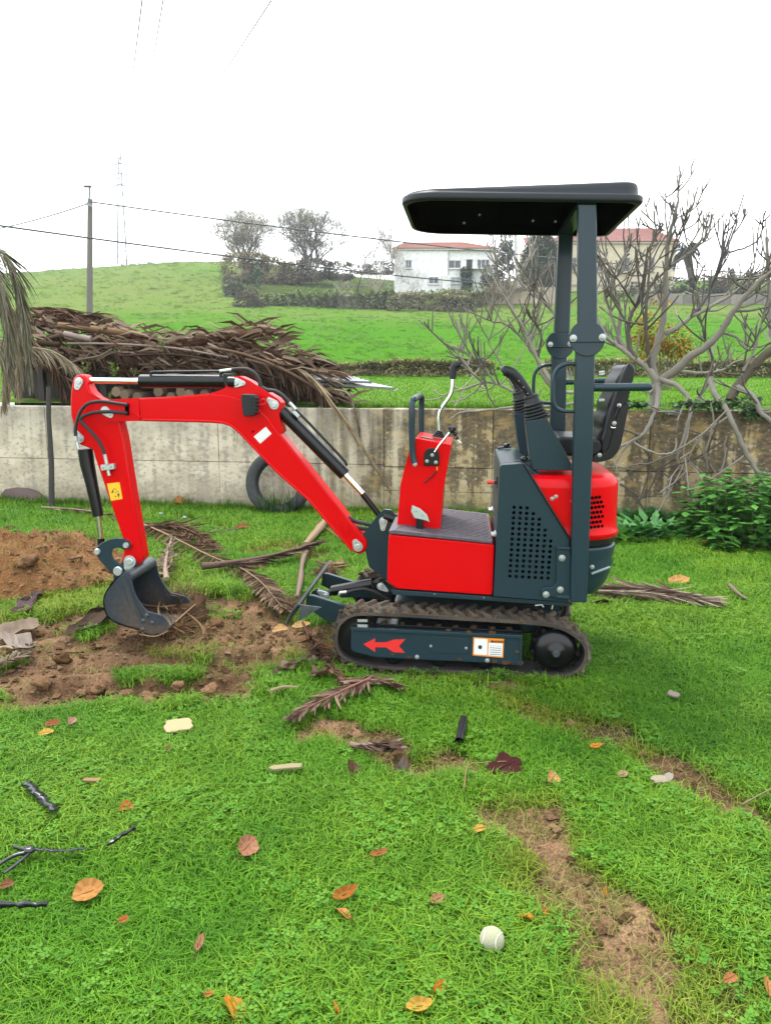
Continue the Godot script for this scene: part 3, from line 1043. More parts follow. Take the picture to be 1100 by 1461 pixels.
func build_roof() -> void:
	# near post: lower tube, upper tube, pair of clamp plates
	var low := plate("roof_post", 0.012, 0.06, [822, 500, 849, 500, 845.5, 640, 837.2, 860, 813.6, 860, 818, 640], M.slate, 0.006, 0.0, null, "dark slate square tube post carrying the roof")
	var up := plate("post_upper", 0.008, 0.052, [824.4, 291, 851, 291, 852.3, 470, 824.7, 470], M.slate, 0.006, 0.0, low)
	var cu := 837.6
	var a := []
	var b := []
	for i in 25:
		var t := TAU * i / 24
		var x := cos(t) * 26.0
		var y := -sin(t) * 25.0
		if y < 7.0:
			a.append_array([cu + x, 482 + maxf(y, -22.0)])
	for i in 25:
		var t := TAU * i / 24
		var x := cos(t) * 25.6
		var y := -sin(t) * 25.5
		if y > -9.0:
			b.append_array([cu + x, 483 + y])
	plate("clamp_plate", 0.022, 0.01, b, M.slate, 0.003, 0.0, low)
	var top := plate("clamp_plate", 0.030, 0.009, a, M.slate, 0.003, 0.0, low)
	bolt_at(817.6, 482.6, 0.031, 0.0135, top)
	bolt_at(859.2, 481.2, 0.031, 0.0135, top)
	# foot bracket with tabs
	plate("post_bracket", -0.012, 0.014, [794, 783, 814, 783, 814, 853, 793, 852.5, 791, 852, 773, 851, 771.5, 843, 775, 838.5, 788, 838, 793, 833], M.slate, 0.004, 0.006, low)
	for v in [782.5, 852.5]:
		plate("bracket_tab", 0.002, 0.03, [793.6, v - 2.3, 813.5, v - 1.2, 813.5, v + 2.6, 793, v + 1.2], M.slate, 0.004, 0.0, low)
	for q in [[801.5, 796.2], [799, 841.2], [778.7, 848.2]]:
		bolt_at(q[0], q[1], -0.011, 0.0135, low)
	# far post
	var zf := -0.80
	var fl := plate("roof_post", zf, 0.06, [787, 500, 809, 500, 805.5, 665, 784, 665], M.slate, 0.006)
	plate("post_upper", zf - 0.004, 0.052, [797, 329, 818, 329, 812.6, 475, 790.5, 475], M.slate, 0.006, 0.0, fl)
	a = []
	b = []
	for i in 25:
		var t := TAU * i / 24
		var y := -sin(t) * 20.0
		if y < 6.0:
			a.append_array([799 + cos(t) * 20.5, 491 + maxf(y, -17.0)])
		if y > -7.0:
			b.append_array([799 + cos(t) * 20.0, 492 + y])
	plate("clamp_plate", zf + 0.010, 0.01, b, M.slate, 0.003, 0.0, fl)
	plate("clamp_plate", zf + 0.018, 0.009, a, M.slate, 0.003, 0.0, fl)
	bolt_at(785, 491.3, zf + 0.02, 0.012, fl)
	bolt_at(813, 490.5, zf + 0.02, 0.012, fl)
	# nuts behind the near clamp and rail clamps
	for q in [[862, 531], [862, 534], [862, 571], [830, 530]]:
		cylinder_part("clamp_bolt", -0.07, q[0] - 8, q[1] + 0.6, q[0], q[1], 0.008, M.bolt, low)
	# arm rails and grab loops
	mtube("arm_rail", -0.02, [845, 553, 880, 552.6, 924, 552], 0.0195, M.slate, low, 2, 14)
	var rc := MB.new()
	blob(rc, mp(925, 552, -0.02), 0.019, Color.WHITE, 1.0, 0.0)
	part(rc, M.slate, "rail_cap", low)
	mtube("arm_rail", zf - 0.02, [800, 545.5, 840, 544, 874, 542.5], 0.016, M.slate, fl, 2, 14)
	mtube("grab_loop", -0.012, [822, 519, 808, 519.5, 796, 525.5, 790, 537, 789, 555, 789.3, 571, 793, 580.5, 802, 586, 822, 587], 0.0098, M.slate, low, 5, 12)
	mtube("grab_loop", zf - 0.02, [792, 520, 777, 521.3, 766.5, 527, 761.5, 538, 761.2, 563, 765, 571, 774, 574.5, 792, 575.5], 0.0098, M.slate, fl, 5, 12)
	# roof: a shallow moulded tray upside down
	var p0 := mp(600, 283.5, 0.02)
	var p1 := mp(909, 287.5, 0.02)
	var tilt := (p1.y - p0.y) / (p1.x - p0.x)
	var x0 := mp(582, 296, -0.42).x
	var x1 := mp(915.5, 290, 0.0).x
	var zn := 0.025
	var zb := -0.905
	var y0 := p0.y - tilt * (p0.x - x0)
	var hf := 0.042
	var hr := 0.098
	var mb := MB.new()
	var tray := MB.new()
	var rows := []
	# from the inside ceiling down to the rim, round it and up over the outside
	for q in [[0.075, 0.62, 0.0], [0.052, 0.56, 0.0], [0.034, 0.2, 0.004], [0.026, 0.05, 0.002], [0.02, 0.0, -0.004], [0.004, 0.0, -0.006], [-0.006, 0.0, 0.0], [-0.009, 0.0, 0.006], [-0.009, 0.0, 0.024], [-0.004, 0.0, 0.031], [0.009, 0.0, 0.034], [0.011, 0.35, 0.025], [0.014, 0.7, 0.012], [0.022, 0.88, 0.004], [0.038, 0.97, 0.0], [0.065, 1.0, 0.0], [0.16, 1.06, 0.0]]:
		var ins: float = q[0]
		var ring := round_rect(x0 + ins * 0.8, x1 - ins, zb + ins, zn - ins, 0.0, 0.17 - ins * 0.5, 0.055 - ins * 0.1 + 0.01, 8)
		for i in ring.size():
			var t := clampf((ring[i].x - x0) / (x1 - x0), 0, 1)
			ring[i].y = y0 + tilt * (ring[i].x - x0) + float(q[1]) * lerpf(hf, hr, t) + float(q[2])
		rows.append(ring)
	skin(mb, rows.slice(4), true, false, true)
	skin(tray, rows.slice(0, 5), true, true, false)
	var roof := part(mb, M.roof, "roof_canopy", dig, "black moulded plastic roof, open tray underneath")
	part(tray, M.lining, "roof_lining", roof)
	for i in 3:
		var rb := MB.new()
		var x := lerpf(x0 + 0.11, x1 - 0.2, i / 2.0)
		var t := (x - x0) / (x1 - x0)
		box(rb, Vector3(x, y0 + tilt * (x - x0) + 0.58 * lerpf(hf, hr, t), -0.44), Vector3(0.035, 0.016, 0.74), 0.005)
		part(rb, M.lining, "roof_rib", roof)
	for q in [[684, 306.5], [662, 318], [760, 315], [792, 316]]:
		var sb := MB.new()
		var p := mp(q[0], q[1], -0.3)
		blob(sb, Vector3(p.x, p.y, -0.3), 0.006, Color.WHITE, 1.0, 0.0)
		part(sb, M.bolt, "screw", roof)
	var cross := MB.new()
	var cp := mp(838, 291, -0.02)
	box(cross, Vector3(cp.x, cp.y + 0.012, -0.42), Vector3(0.07, 0.03, 0.86), 0.004)
	part(cross, M.slate, "roof_bearer", roof)

func build_boom() -> void:
	var z := -0.405
	# main box of the boom
	var px := [194.7, 568.6, 240, 566.6, 287, 562.6, 300, 561.7, 321, 563, 336, 566, 349, 571.5, 372, 585.5, 385, 598.5, 398.5, 617.5, 486.6, 727, 499, 744, 516, 763, 522, 769, 524, 778.5, 520.5, 787.5, 513, 791, 505, 788, 469.6, 747.5, 441.8, 713.5, 396, 673.5, 341.8, 616, 334.5, 609, 326, 605, 316, 603, 298, 601.5, 200, 598.5]
	var boom := plate("boom", z, 0.12, px, M.red, 0.009, 0.0, null, "bent red boom with pink-edged flanges")
	boom.set_meta("label", "glossy red bent boom, its underside edged by a flange")
	# flange strips along the lower and the upper edge
	var lower := [196, 598.4, 298, 601, 318, 602.5, 330, 606.5, 342, 616.5, 396.5, 673.8, 442, 713.8, 470, 747.5, 503, 785.5]
	var fl := MB.new()
	tube(fl, mpath(z - 0.004, lower), 0.0085, 8)
	part(fl, M.red, "boom_flange", boom)
	var lugs := plate("boom_lug", z - 0.012, 0.096, [289, 565.5, 320, 554.5, 327, 545, 331, 539, 337, 536.6, 343, 537, 356, 543, 382, 560, 396, 568.5, 401.5, 575, 402, 583, 398, 591, 399.5, 600, 403.5, 616, 398, 622, 380, 603, 350, 580, 320, 572], M.red, 0.005, 0.004, boom)
	pin_cap(337, 546, z - 0.01, 0.0265, 347.5, 546.8, lugs)
	pin_cap(391.7, 577.5, z - 0.01, 0.0265, 384.2, 570.2, lugs)
	# fork round the dipper
	var fork_px := [198, 567.8, 199.5, 600.8, 150, 601.5, 143, 598, 139.5, 591, 139.5, 582, 144, 574.5, 156, 570.2]
	for q in [z + 0.008, z - 0.112]:
		plate("boom_fork", q, 0.016, fork_px, M.red, 0.004, 0.004, boom)
	plate("fork_rib", z + 0.012, 0.012, [188, 585.5, 191, 585, 201.5, 595.5, 199.5, 599], M.red, 0.003, 0.0, boom)
	var fz := z + 0.008
	pin_cap(150.8, 586, fz, 0.025, 158.5, 592, boom, 0.7)
	plate("hose_slot", fz + 0.003, 0.01, [179, 576, 184.6, 576.5, 184.4, 593, 178.6, 592.5], M.hole, 0.001, 0.0, boom)
	# pivot boss at the foot
	pin_cap(511, 780, z, 0.028, 507.5, 773.5, boom, 0.65)
	var notch := MB.new()
	extrude(notch, mpoly(z, [481, 742, 487, 738, 499, 752, 497, 764, 492, 763]), z + 0.006, z - 0.01, 0.004)
	part(notch, M.red, "boom_gusset", boom)
	# label and rivet hole
	plate("rating_label", z + 0.0022, 0.003, [362.3, 623, 379.4, 609, 387.6, 619, 371.5, 633], M.white, 0.0004, 0.0, boom, "white printed rating label")
	for i in 3:
		var o := i * 3.2
		plate("printed_line", z + 0.003, 0.001, [365.5 + o, 623 + o, 379 + o * 0.9, 612.4 + o, 379.4 + o * 0.9, 612.9 + o, 365.9 + o, 623.5 + o], mat(0.5, 0.48, 0.45, 0.7), 0.0, 0.0, boom)
	plate("rivet_hole", z + 0.002, 0.003, [359.5, 615.5, 361.5, 614, 363, 616, 361, 617.5], M.hole, 0.0, 0.0, boom)
	# work lamp, ribbed black housing
	var lamp := MB.new()
	extrude(lamp, rounded(mpoly(z, [348.5, 563, 352, 561.6, 368, 562.5, 370.5, 566, 369.5, 589, 367, 591.5, 354, 593.6, 351.5, 591]), 0.006), z + 0.065, z + 0.004, 0.004)
	var work := part(lamp, M.plastic, "work_lamp", boom, "black ribbed work lamp")
	for i in 5:
		var v := 566.0 + i * 5.0
		plate("cooling_rib", z + 0.069, 0.01, [356, v, 370.5, v + 1.2, 370.2, v + 3.2, 355.6, v + 2.2], M.black, 0.001, 0.0, work)
	mtube("lamp_wire", z + 0.03, [370, 573, 376, 569, 380, 572.5, 377, 576.5, 370, 577], 0.0022, M.arrow, work)
	# top ram: rod, barrel, hard line, hoses
	var zc := -0.465
	var barrel := cylinder_part("dipper_ram", zc, 200, 543.8, 328, 544.3, 0.0375, M.black)
	var rod := MB.new()
	bar(rod, mp(114, 542.8, zc), mp(201, 543.8, zc), 0.0165, 16)
	part(rod, M.chrome, "ram_rod", barrel)
	cylinder_part("rod_eye", zc + 0.045, 336, 545, 326, 544.5, 0.03, M.black, barrel)
	mtube("ram_pipe", zc + 0.02, [216, 538, 215.6, 533, 219, 531, 245, 530.5, 316, 529.6], 0.0075, M.black, barrel, 3, 8)
	mtube("ram_pipe", zc + 0.02, [317, 540, 315, 533.5, 320, 529.5], 0.0085, M.black, barrel, 3, 8)
	mtube("hose_fitting", zc + 0.02, [314, 529.8, 332, 527.3], 0.0095, M.zinc, barrel, 1, 10)
	mtube("hydraulic_hose", zc + 0.02, [331, 527.4, 344, 526.3, 355, 527.6, 364.5, 534, 370, 543, 372.5, 556], 0.011, M.rubber, barrel, 4, 10)
	plate("ram_end", zc + 0.04, 0.08, [318, 533, 330, 533, 331, 540, 328, 550, 320, 551], M.black, 0.004, 0.0, barrel)
	# boom ram: barrel, rod, sleeve
	var br := cylinder_part("boom_ram", zc, 402, 586, 492.5, 677.5, 0.0375, M.black)
	var re := MB.new()
	bar(re, mp(391.7, 577.5, zc + 0.045), mp(391.7, 577.5, zc - 0.045), 0.03, 18)
	part(re, M.black, "rod_eye", br)
	var r2 := MB.new()
	bar(r2, mp(488, 673, zc), mp(521, 708.5, zc), 0.0165, 14)
	part(r2, M.chrome, "ram_rod", br)
	var r3 := MB.new()
	bar(r3, mp(517, 704, zc), mp(548, 743, zc), 0.0175, 14)
	part(r3, M.black, "rod_sleeve", br)
	mtube("ram_pipe", zc + 0.02, [421, 583.5, 440, 602.5, 470, 634, 493, 659, 493.5, 664], 0.008, M.black, br, 2, 8)
	mtube("hydraulic_hose", zc + 0.02, [372, 552, 382, 556.5, 393, 558, 404, 565, 413, 574.5], 0.011, M.rubber, br, 4, 10)
	mtube("hose_fitting", zc + 0.02, [411, 572.5, 418, 579.5, 422, 584.5], 0.0105, M.zinc, br, 1, 8)
	plate("pipe_clamp", zc + 0.045, 0.05, [417, 588, 421, 586, 427.5, 593, 425, 597], M.zinc, 0.002, 0.0, br)
	# dipper arm
	var za := -0.418
	var arm_px := [100.2, 569, 102, 551, 104.3, 541, 108, 536.4, 114, 534.3, 120, 535.5, 124, 540, 125.5, 549.5, 129.5, 558, 139, 567.3, 158, 576, 166, 585, 170.5, 602, 176, 623.6, 189, 705, 203.8, 789, 205, 797, 201, 802, 196, 808, 190, 814, 182, 815, 174.5, 810, 172.5, 802.5, 176.5, 793, 176, 771, 152.7, 703.6, 136, 655, 132.5, 643, 127, 639.5, 121, 637, 114, 634.5, 108.8, 628, 107.5, 616.5, 100.8, 592]
	var arm := plate("dipper_arm", za, 0.094, arm_px, M.red, 0.011, 0.0, null, "red dipper arm hanging down to the bucket")
	pin_cap(113.5, 544.5, za, 0.024, 111, 552, arm, 0.75)
	pin_cap(114.5, 625.5, za, 0.026, 110.5, 617.5, arm, 0.5)
	plate("arm_rib", za + 0.006, 0.02, [126, 560.5, 129, 559.5, 148, 571, 146, 573], M.red, 0.003, 0.0, arm)
	var ear := MB.new()
	var ec := mp(182, 777.5, za)
	lathe(ear, [Vector2(0, 0.012), Vector2(0.033, 0.012), Vector2(0.036, 0.008), Vector2(0.036, -0.1)], Transform3D(Basis(Vector3.RIGHT, PI / 2), ec), 20)
	part(ear, M.red, "link_boss", arm)
	pin_cap(186, 801, -0.392, 0.036, 181, 811, arm, 0.35)
	# yellow label
	var yl := plate("hazard_label", za + 0.0015, 0.003, [153, 690, 171, 688, 175.4, 712, 158.7, 714.7], M.yellow, 0.0004, 0.0, arm, "yellow hazard label")
	for q in [[159, 703.5, 161.8, 703.2, 163, 696.5], [161.8, 703.2, 169.6, 702, 169.3, 701.2], [163, 696.5, 169.6, 702, 163.9, 696.3]]:
		plate("label_outline", za + 0.0022, 0.001, q, M.print_black, 0.0, 0.0, yl)
	plate("label_symbol", za + 0.0022, 0.001, [168, 704.5, 170.5, 704, 171.2, 706.5, 170, 707.3, 170.4, 709.5, 169.3, 709.8, 169, 707.4, 168, 706.8], M.print_black, 0.0, 0.0, yl)
	plate("label_symbol", za + 0.0022, 0.001, [164, 708, 166.5, 707.5, 166.7, 708.6, 164.2, 709.1], M.print_black, 0.0, 0.0, yl)
	# hoses over the fork to the bucket ram
	mtube("hydraulic_hose", -0.375, [182, 577.5, 163.6, 574.9, 144, 572.6, 126, 576, 115, 588, 108.8, 608, 108.4, 624], 0.0095, M.rubber, arm, 5, 10)
	mtube("hydraulic_hose", -0.37, [182, 589.5, 156, 587.3, 133, 589, 119, 594.5, 116.5, 601, 131, 616.6, 143.5, 633, 149.8, 648], 0.0095, M.rubber, arm, 5, 10)
	mtube("hose_fitting", -0.375, [108.4, 622, 109, 629], 0.0115, M.zinc, arm, 1, 10)
	mtube("hose_fitting", -0.38, [110, 631, 112.5, 640], 0.010, M.zinc, arm, 1, 10)
	mtube("hose_fitting", -0.38, [149.6, 647, 152.8, 662], 0.010, M.zinc, arm, 1, 10)
	plate("valve_block", za + 0.03, 0.03, [143.5, 663.5, 162.5, 661.5, 163.5, 669.5, 144.5, 672], M.zinc, 0.003, 0.0, arm)
	mtube("hose_fitting", -0.39, [154.5, 671, 156.3, 678.5], 0.009, M.zinc, arm, 1, 10)
	for q in [[147.5, 667.5], [158.5, 666]]:
		bolt_at(q[0], q[1], za + 0.031, 0.005, arm)
	# bucket ram along the back of the arm
	var rows := []
	var path := [[122.0, 640.5, 0.040], [122.6, 645.0, 0.042], [125.0, 662.0, 0.041], [131.0, 688.0, 0.035], [136.0, 712.0, 0.033], [139.5, 730.0, 0.032], [140.6, 736.0, 0.030]]
	var pts := PackedVector3Array()
	var rad := []
	for q in path:
		pts.append(mp(q[0], q[1], zc))
		rad.append(q[2])
	var cb := MB.new()
	tube(cb, pts, rad, 18)
	var bram := part(cb, M.black, "bucket_ram", dig)
	var r4 := MB.new()
	bar(r4, mp(140, 734, zc), mp(144.6, 770, zc), 0.0165, 14)
	part(r4, M.chrome, "ram_rod", bram)
	var r5 := MB.new()
	bar(r5, mp(144.2, 768, zc), mp(145.5, 783, zc), 0.021, 14)
	part(r5, M.black, "rod_end", bram)
	# slewing bracket that carries the boom
	var bk := [516, 765, 540, 734, 548, 727, 558, 728, 567, 739, 562, 765, 557, 831, 549, 825.5, 527, 809]
	var brk := plate("swing_bracket", -0.42, 0.03, bk, M.slate, 0.004, 0.008)
	plate("bracket_cheek", -0.48, 0.03, bk, M.slate, 0.004, 0.008, brk)
	pin_cap(547, 743.5, -0.42, 0.024, 546.5, 754, brk, 0.6)
	cylinder_part("bracket_pin", -0.44, 547, 736, 566, 741, 0.03, M.black, brk)
	mtube("hydraulic_hose", -0.45, [497, 738, 508, 744, 522, 747, 540, 752], 0.012, M.rubber, brk)
	mtube("hydraulic_hose", -0.46, [496, 744, 508, 752, 524, 755, 540, 758], 0.012, M.rubber, brk)

func build_bucket() -> void:
	var zn := -0.275
	var wf := 0.385
	# banana links from arm and bucket to the ram
	for q in [-0.395, -0.52]:
		var lk := plate("bucket_link", q, 0.018, [135.5, 787, 138, 780.5, 146, 774, 157.6, 769.2, 168, 767.8, 177, 769, 184.5, 772.5, 187.5, 778, 184.5, 783.5, 178, 784.5, 169, 781.5, 161, 783.5, 158.4, 790, 162.5, 799, 170, 804.5, 176.5, 808.5, 176.5, 816, 168, 822, 160, 818.5, 149.5, 808, 141, 798], M.slate, 0.004, 0.004)
		if q > -0.5:
			for b in [[140, 786.7, 0.021], [180.6, 777.7, 0.019], [169.3, 814.8, 0.032]]:
				var c := mp(b[0], b[1], q)
				var mb := MB.new()
				lathe(mb, [Vector2(0, 0.014), Vector2(b[2] * 0.75, 0.014), Vector2(b[2] * 0.9, 0.007), Vector2(b[2] * 0.9, -0.01)], Transform3D(Basis(Vector3.RIGHT, PI / 2), c), 20)
				part(mb, M.zinc, "link_pin", lk)
	# bucket shell: side profile in the plane of the near cheek
	var cheek := [178, 818.5, 183.5, 822, 187, 831, 190, 844, 194.5, 854, 200, 862.5, 207, 871.5, 216, 876.5, 224, 884, 221, 899, 218, 906, 205, 901.5, 198.6, 899, 178, 893.5, 161, 887, 153.5, 880, 149.5, 872, 147.6, 860.4, 149, 852, 152.7, 844, 164, 829, 173, 820.5]
	var back_line := [178, 819, 164, 829, 152.7, 844, 149, 852, 147.6, 860.4, 149.5, 872, 153.5, 880, 161, 887, 178, 893.5, 198.6, 899, 218, 906]
	var steel := Color(0.013, 0.027, 0.036)
	var mud := Color(0.09, 0.06, 0.036)
	var root: MeshInstance3D = null
	for q in 2:
		var z := zn - 0.012 if q == 0 else zn - wf + 0.012
		var mb := MB.new()
		mb.col = Color.WHITE
		extrude(mb, clean(mpoly(zn, cheek)), z, z - 0.012, 0.003)
		muddy(mb, steel, mud, mp(180, 897, zn).y)
		if root == null:
			root = part(mb, M.mudsteel, "bucket", dig, "dark slate digging bucket smeared with earth")
		else:
			part(mb, M.mudsteel, "bucket_cheek", root)
	# raised rib on the near cheek
	var rb := MB.new()
	extrude(rb, mpoly(zn, [172, 822, 178, 820, 184, 836, 192, 860, 205, 885, 200, 897, 196, 896, 178, 850]), zn - 0.008, zn - 0.02, 0.003)
	muddy(rb, steel, mud, mp(180, 897, zn).y)
	part(rb, M.mudsteel, "cheek_rib", root)
	var line := mpath(zn, back_line)
	var sm := smooth_path(line, 3)
	var sh := MB.new()
	for i in sm.size() - 1:
		var a := sm[i]
		var b := sm[i + 1]
		var d := (b - a).normalized()
		var nn := Vector3(d.y, -d.x, 0)
		if nn.x > 0 and nn.y > 0:
			nn = -nn
		for s in 6:
			var z0 := lerpf(zn - 0.016, zn - wf + 0.016, s / 6.0)
			var z1 := lerpf(zn - 0.016, zn - wf + 0.016, (s + 1) / 6.0)
			for off in [0.0, 0.009]:
				var o: Vector3 = nn * off
				sh.flat4(Vector3(a.x, a.y, z0) + o, Vector3(b.x, b.y, z0) + o, Vector3(b.x, b.y, z1) + o, Vector3(a.x, a.y, z1) + o)
	muddy(sh, steel, mud, mp(180, 893, zn).y)
	part(sh, M.mudsteel, "bucket_shell", root)
	# cutting edge and side cutters
	for q in 2:
		var z := zn if q == 0 else zn - wf + 0.012
		var cutter := MB.new()
		extrude(cutter, mpoly(zn, [207, 873, 218, 874.5, 233, 878.5, 238, 885, 243.5, 895, 238, 900, 218, 906.5, 199, 899.5, 202, 885]), z, z - 0.011, 0.003)
		muddy(cutter, steel, mud, mp(180, 888, zn).y)
		part(cutter, M.mudsteel, "side_cutter", root)
	for b in [[210, 878.2], [205, 885.8], [217.5, 888.5], [204, 898]]:
		var c := mp(b[0], b[1], zn)
		var mb := MB.new()
		lathe(mb, [Vector2(0, 0.008), Vector2(0.009, 0.007), Vector2(0.013, 0.003), Vector2(0.013, -0.003)], Transform3D(Basis(Vector3.RIGHT, PI / 2), c), 12)
		part(mb, M.steel, "bolt", root)
	var lip := MB.new()
	var l0 := mp(200, 900, zn)
	var l1 := mp(232, 904.5, zn)
	var ld := (l1 - l0).normalized()
	var lb := Basis(ld, Vector3(-ld.y, ld.x, 0), Vector3.BACK)
	box(lip, (l0 + l1) / 2 + Vector3(0, 0, -wf / 2), Vector3(l0.distance_to(l1), 0.014, wf - 0.01), 0.004, lb)
	muddy(lip, steel, mud, l0.y + 1.0)
	part(lip, M.mudsteel, "cutting_edge", root)
	# cross tube between the cheeks
	var p := mp(178.5, 823.5, zn)
	var ct := MB.new()
	bar(ct, Vector3(p.x + 0.005, p.y - 0.004, zn - 0.02), Vector3(p.x + 0.005, p.y - 0.004, zn - wf + 0.02), 0.034, 20)
	part(ct, M.steel, "cross_tube", root)
	for q in [-0.399, -0.516]:
		plate("bucket_ear", q, 0.016, [162, 812, 170, 806, 180, 797, 190, 795, 196, 803, 192, 814, 185, 824, 172, 830, 162, 829], M.slate, 0.004, 0.01, root)

# earth smeared over steel up to a ragged level
func muddy(mb: MB, steel: Color, mud: Color, level: float) -> void:
	for i in mb.v.size():
		var p := mb.v[i]
		var q := (level - p.y) / 0.045 + 0.25 + 1.6 * nz.get_noise_3dv(p * 900.0) + 0.7 * nz2.get_noise_3dv(p * 2600.0)
		mb.c[i] = steel.lerp(mud, clampf(q, 0.0, 0.85))

func build_blade() -> void:
	# pusher blade: a curved sheet across the front, lifted, with end plates
	var t := mp(428.5, 863, -0.0)
	var b := mp(424.5, 886, -0.0)
	var mb := MB.new()
	var rows := []
	var prof := PackedVector2Array()
	for i in 7:
		var f := i / 6.0
		prof.append(Vector2(lerpf(b.x - 0.055, t.x, f) - 0.010 * sin(f * PI) - 0.004, lerpf(b.y - 0.03, t.y, f)))
	for i in range(6, -1, -1):
		prof.append(prof[i] - Vector2(0.012, -0.002))
	extrude(mb, prof, -0.004, -0.935, 0.003)
	muddy(mb, Color(0.014, 0.025, 0.032), Color(0.08, 0.058, 0.038), b.y + 0.02)
	var blade := part(mb, M.mudsteel, "dozer_blade", dig, "dark steel dozer blade raised off the ground")
	plate("blade_gusset", 0.0, 0.008, [428, 862.5, 458.5, 866.5, 426, 886.5], M.steel, 0.002, 0.0, blade)
	plate("blade_gusset", -0.93, 0.008, [428, 862.5, 458.5, 866.5, 426, 886.5], M.steel, 0.002, 0.0, blade)
	for q in [-0.22, -0.68]:
		var arm := MB.new()
		extrude(arm, mpoly(-0.22, [438, 849.5, 447, 850, 470, 857.5, 497, 866, 520, 880, 520, 890, 489, 887, 468, 888, 448, 874, 436, 868]), q, q - 0.03, 0.004)
		part(arm, M.slate, "blade_arm", blade)
	var zc := -0.42
	var ram := MB.new()
	bar(ram, mp(473.5, 843, zc), mp(531, 832.8, zc), 0.031, 18)
	part(ram, M.black, "blade_ram", blade)
	mtube("rod_end", zc, [462, 850, 475, 843.5], 0.02, M.black, blade, 1)
	plate("ram_lug", zc + 0.055, 0.02, [444, 846, 453, 840, 459, 842, 470, 847, 469.5, 853.5, 463, 857, 446, 852], M.slate, 0.003, 0.004, blade)
	pin_cap(464.5, 849.8, zc + 0.056, 0.022, 455, 844, blade, 0.5)
	plate("ram_lug", zc + 0.05, 0.02, [535, 832, 540, 828.5, 547, 829.5, 556, 838, 560, 848, 558, 855, 545, 846], M.black, 0.003, 0.004, blade)
	pin_cap(543.5, 836.5, zc + 0.05, 0.022, 552.5, 842.5, blade, 0.4)
	mtube("hydraulic_hose", zc + 0.03, [495, 845, 508, 841.5, 522, 840.5, 538, 846, 556, 856], 0.011, M.rubber, blade)
	mtube("hose_fitting", zc + 0.035, [484.5, 849, 485.5, 845.5, 494.5, 845], 0.010, M.zinc, blade, 1)
	mtube("hydraulic_hose", zc - 0.02, [530, 834, 537, 829, 545, 825, 553, 826], 0.010, M.rubber, blade)
	for q in [0, 1]:
		mtube("hydraulic_hose", -0.5 - q * 0.05, [530, 846 + q * 4, 540, 850 + q * 3, 556, 858], 0.012, M.rubber, blade)


# ================================================================ ground and hillside
# bare earth: lines of trampled or dug ground [half width, then survey points]
var earth_lines := []
var mask := PackedFloat32Array()
var lift := PackedFloat32Array()
const GX0 := -6.6
const GX1 := 6.6
const GZ0 := -9.7
const GZ1 := -0.9
const GS := 0.033
var gw := 0
var gh := 0

func earth_line(half: float, strength: float, dig_depth: float, px: Array) -> void:
	var p := PackedVector2Array()
	for i in range(0, px.size(), 2):
		var q := gp(px[i], px[i + 1])
		p.append(Vector2(q.x, q.z))
	earth_lines.append([half, strength, dig_depth, p])

func seg_dist(p: Vector2, a: Vector2, b: Vector2) -> float:
	return p.distance_to(Geometry2D.get_closest_point_to_segment(p, a, b))

func survey_earth() -> void:
	earth_line(0.27, 1.0, 0.03, [-60, 935, 60, 930, 150, 918, 250, 905, 330, 902, 395, 915])
	earth_line(0.20, 0.95, 0.05, [190, 890, 260, 880, 330, 868, 300, 862])
	earth_line(0.19, 1.0, 0.06, [60, 985, 170, 985, 250, 985, 320, 978])
	earth_line(0.13, 0.95, 0.05, [110, 952, 200, 945, 300, 945, 390, 932])
	earth_line(0.22, 0.9, 0.02, [-60, 900, 30, 905, 100, 890])
	earth_line(0.20, 0.8, 0.02, [-60, 965, 40, 975, 100, 990])
	earth_line(0.22, 0.55, 0.0, [60, 930, 200, 935, 300, 925, 400, 935])
	earth_line(0.18, 0.9, 0.02, [370, 885, 425, 900, 450, 925, 480, 940])
	earth_line(0.10, 0.8, 0.01, [440, 1045, 480, 1040, 530, 1060, 580, 1085, 610, 1105])
	earth_line(0.07, 0.95, 0.004, [680, 1166, 730, 1178, 790, 1180])
	earth_line(0.10, 1.0, 0.008, [750, 1195, 780, 1220, 800, 1240])
	earth_line(0.12, 1.0, 0.010, [805, 1260, 840, 1285, 862, 1300])
	earth_line(0.07, 0.85, 0.006, [845, 1340, 870, 1345])
	earth_line(0.09, 0.9, 0.008, [870, 1375, 905, 1405])
	earth_line(0.06, 0.8, 0.006, [925, 1430, 935, 1480])
	earth_line(0.24, 0.34, 0.0, [740, 1185, 840, 1290, 890, 1370, 930, 1480])
	earth_line(0.09, 0.42, 0.0, [690, 990, 780, 1030, 880, 1055, 960, 1100, 1040, 1140, 1120, 1195])
	earth_line(0.09, 0.75, 0.006, [960, 1100, 1010, 1130, 1080, 1165, 1130, 1200])
	earth_line(0.05, 0.7, 0.01, [540, 965, 640, 975, 760, 985])
	earth_line(0.10, 0.6, 0.0, [640, 1085, 660, 1100])
	earth_line(0.06, 0.7, 0.0, [200, 735, 260, 740, 330, 755])
	earth_line(0.12, 0.5, 0.0, [350, 790, 420, 780, 450, 800])

func mound_at(x: float, z: float) -> float:
	var c := gp(-25, 822)
	var d := Vector2((x - c.x) / 1.25, (z - c.z - 0.05) / 0.72).length()
	var h := 0.0
	if d < 1.0:
		h = 0.36 * pow(1.0 - d * d, 0.8) * (1.0 + 0.25 * nz2.get_noise_2d(x * 120.0, z * 120.0))
	var c2 := gp(95, 800)
	var e := Vector2((x - c2.x) / 0.36, (z - c2.z) / 0.36).length()
	if e < 1.0:
		h = maxf(h, 0.16 * (1.0 - e * e))
	return h

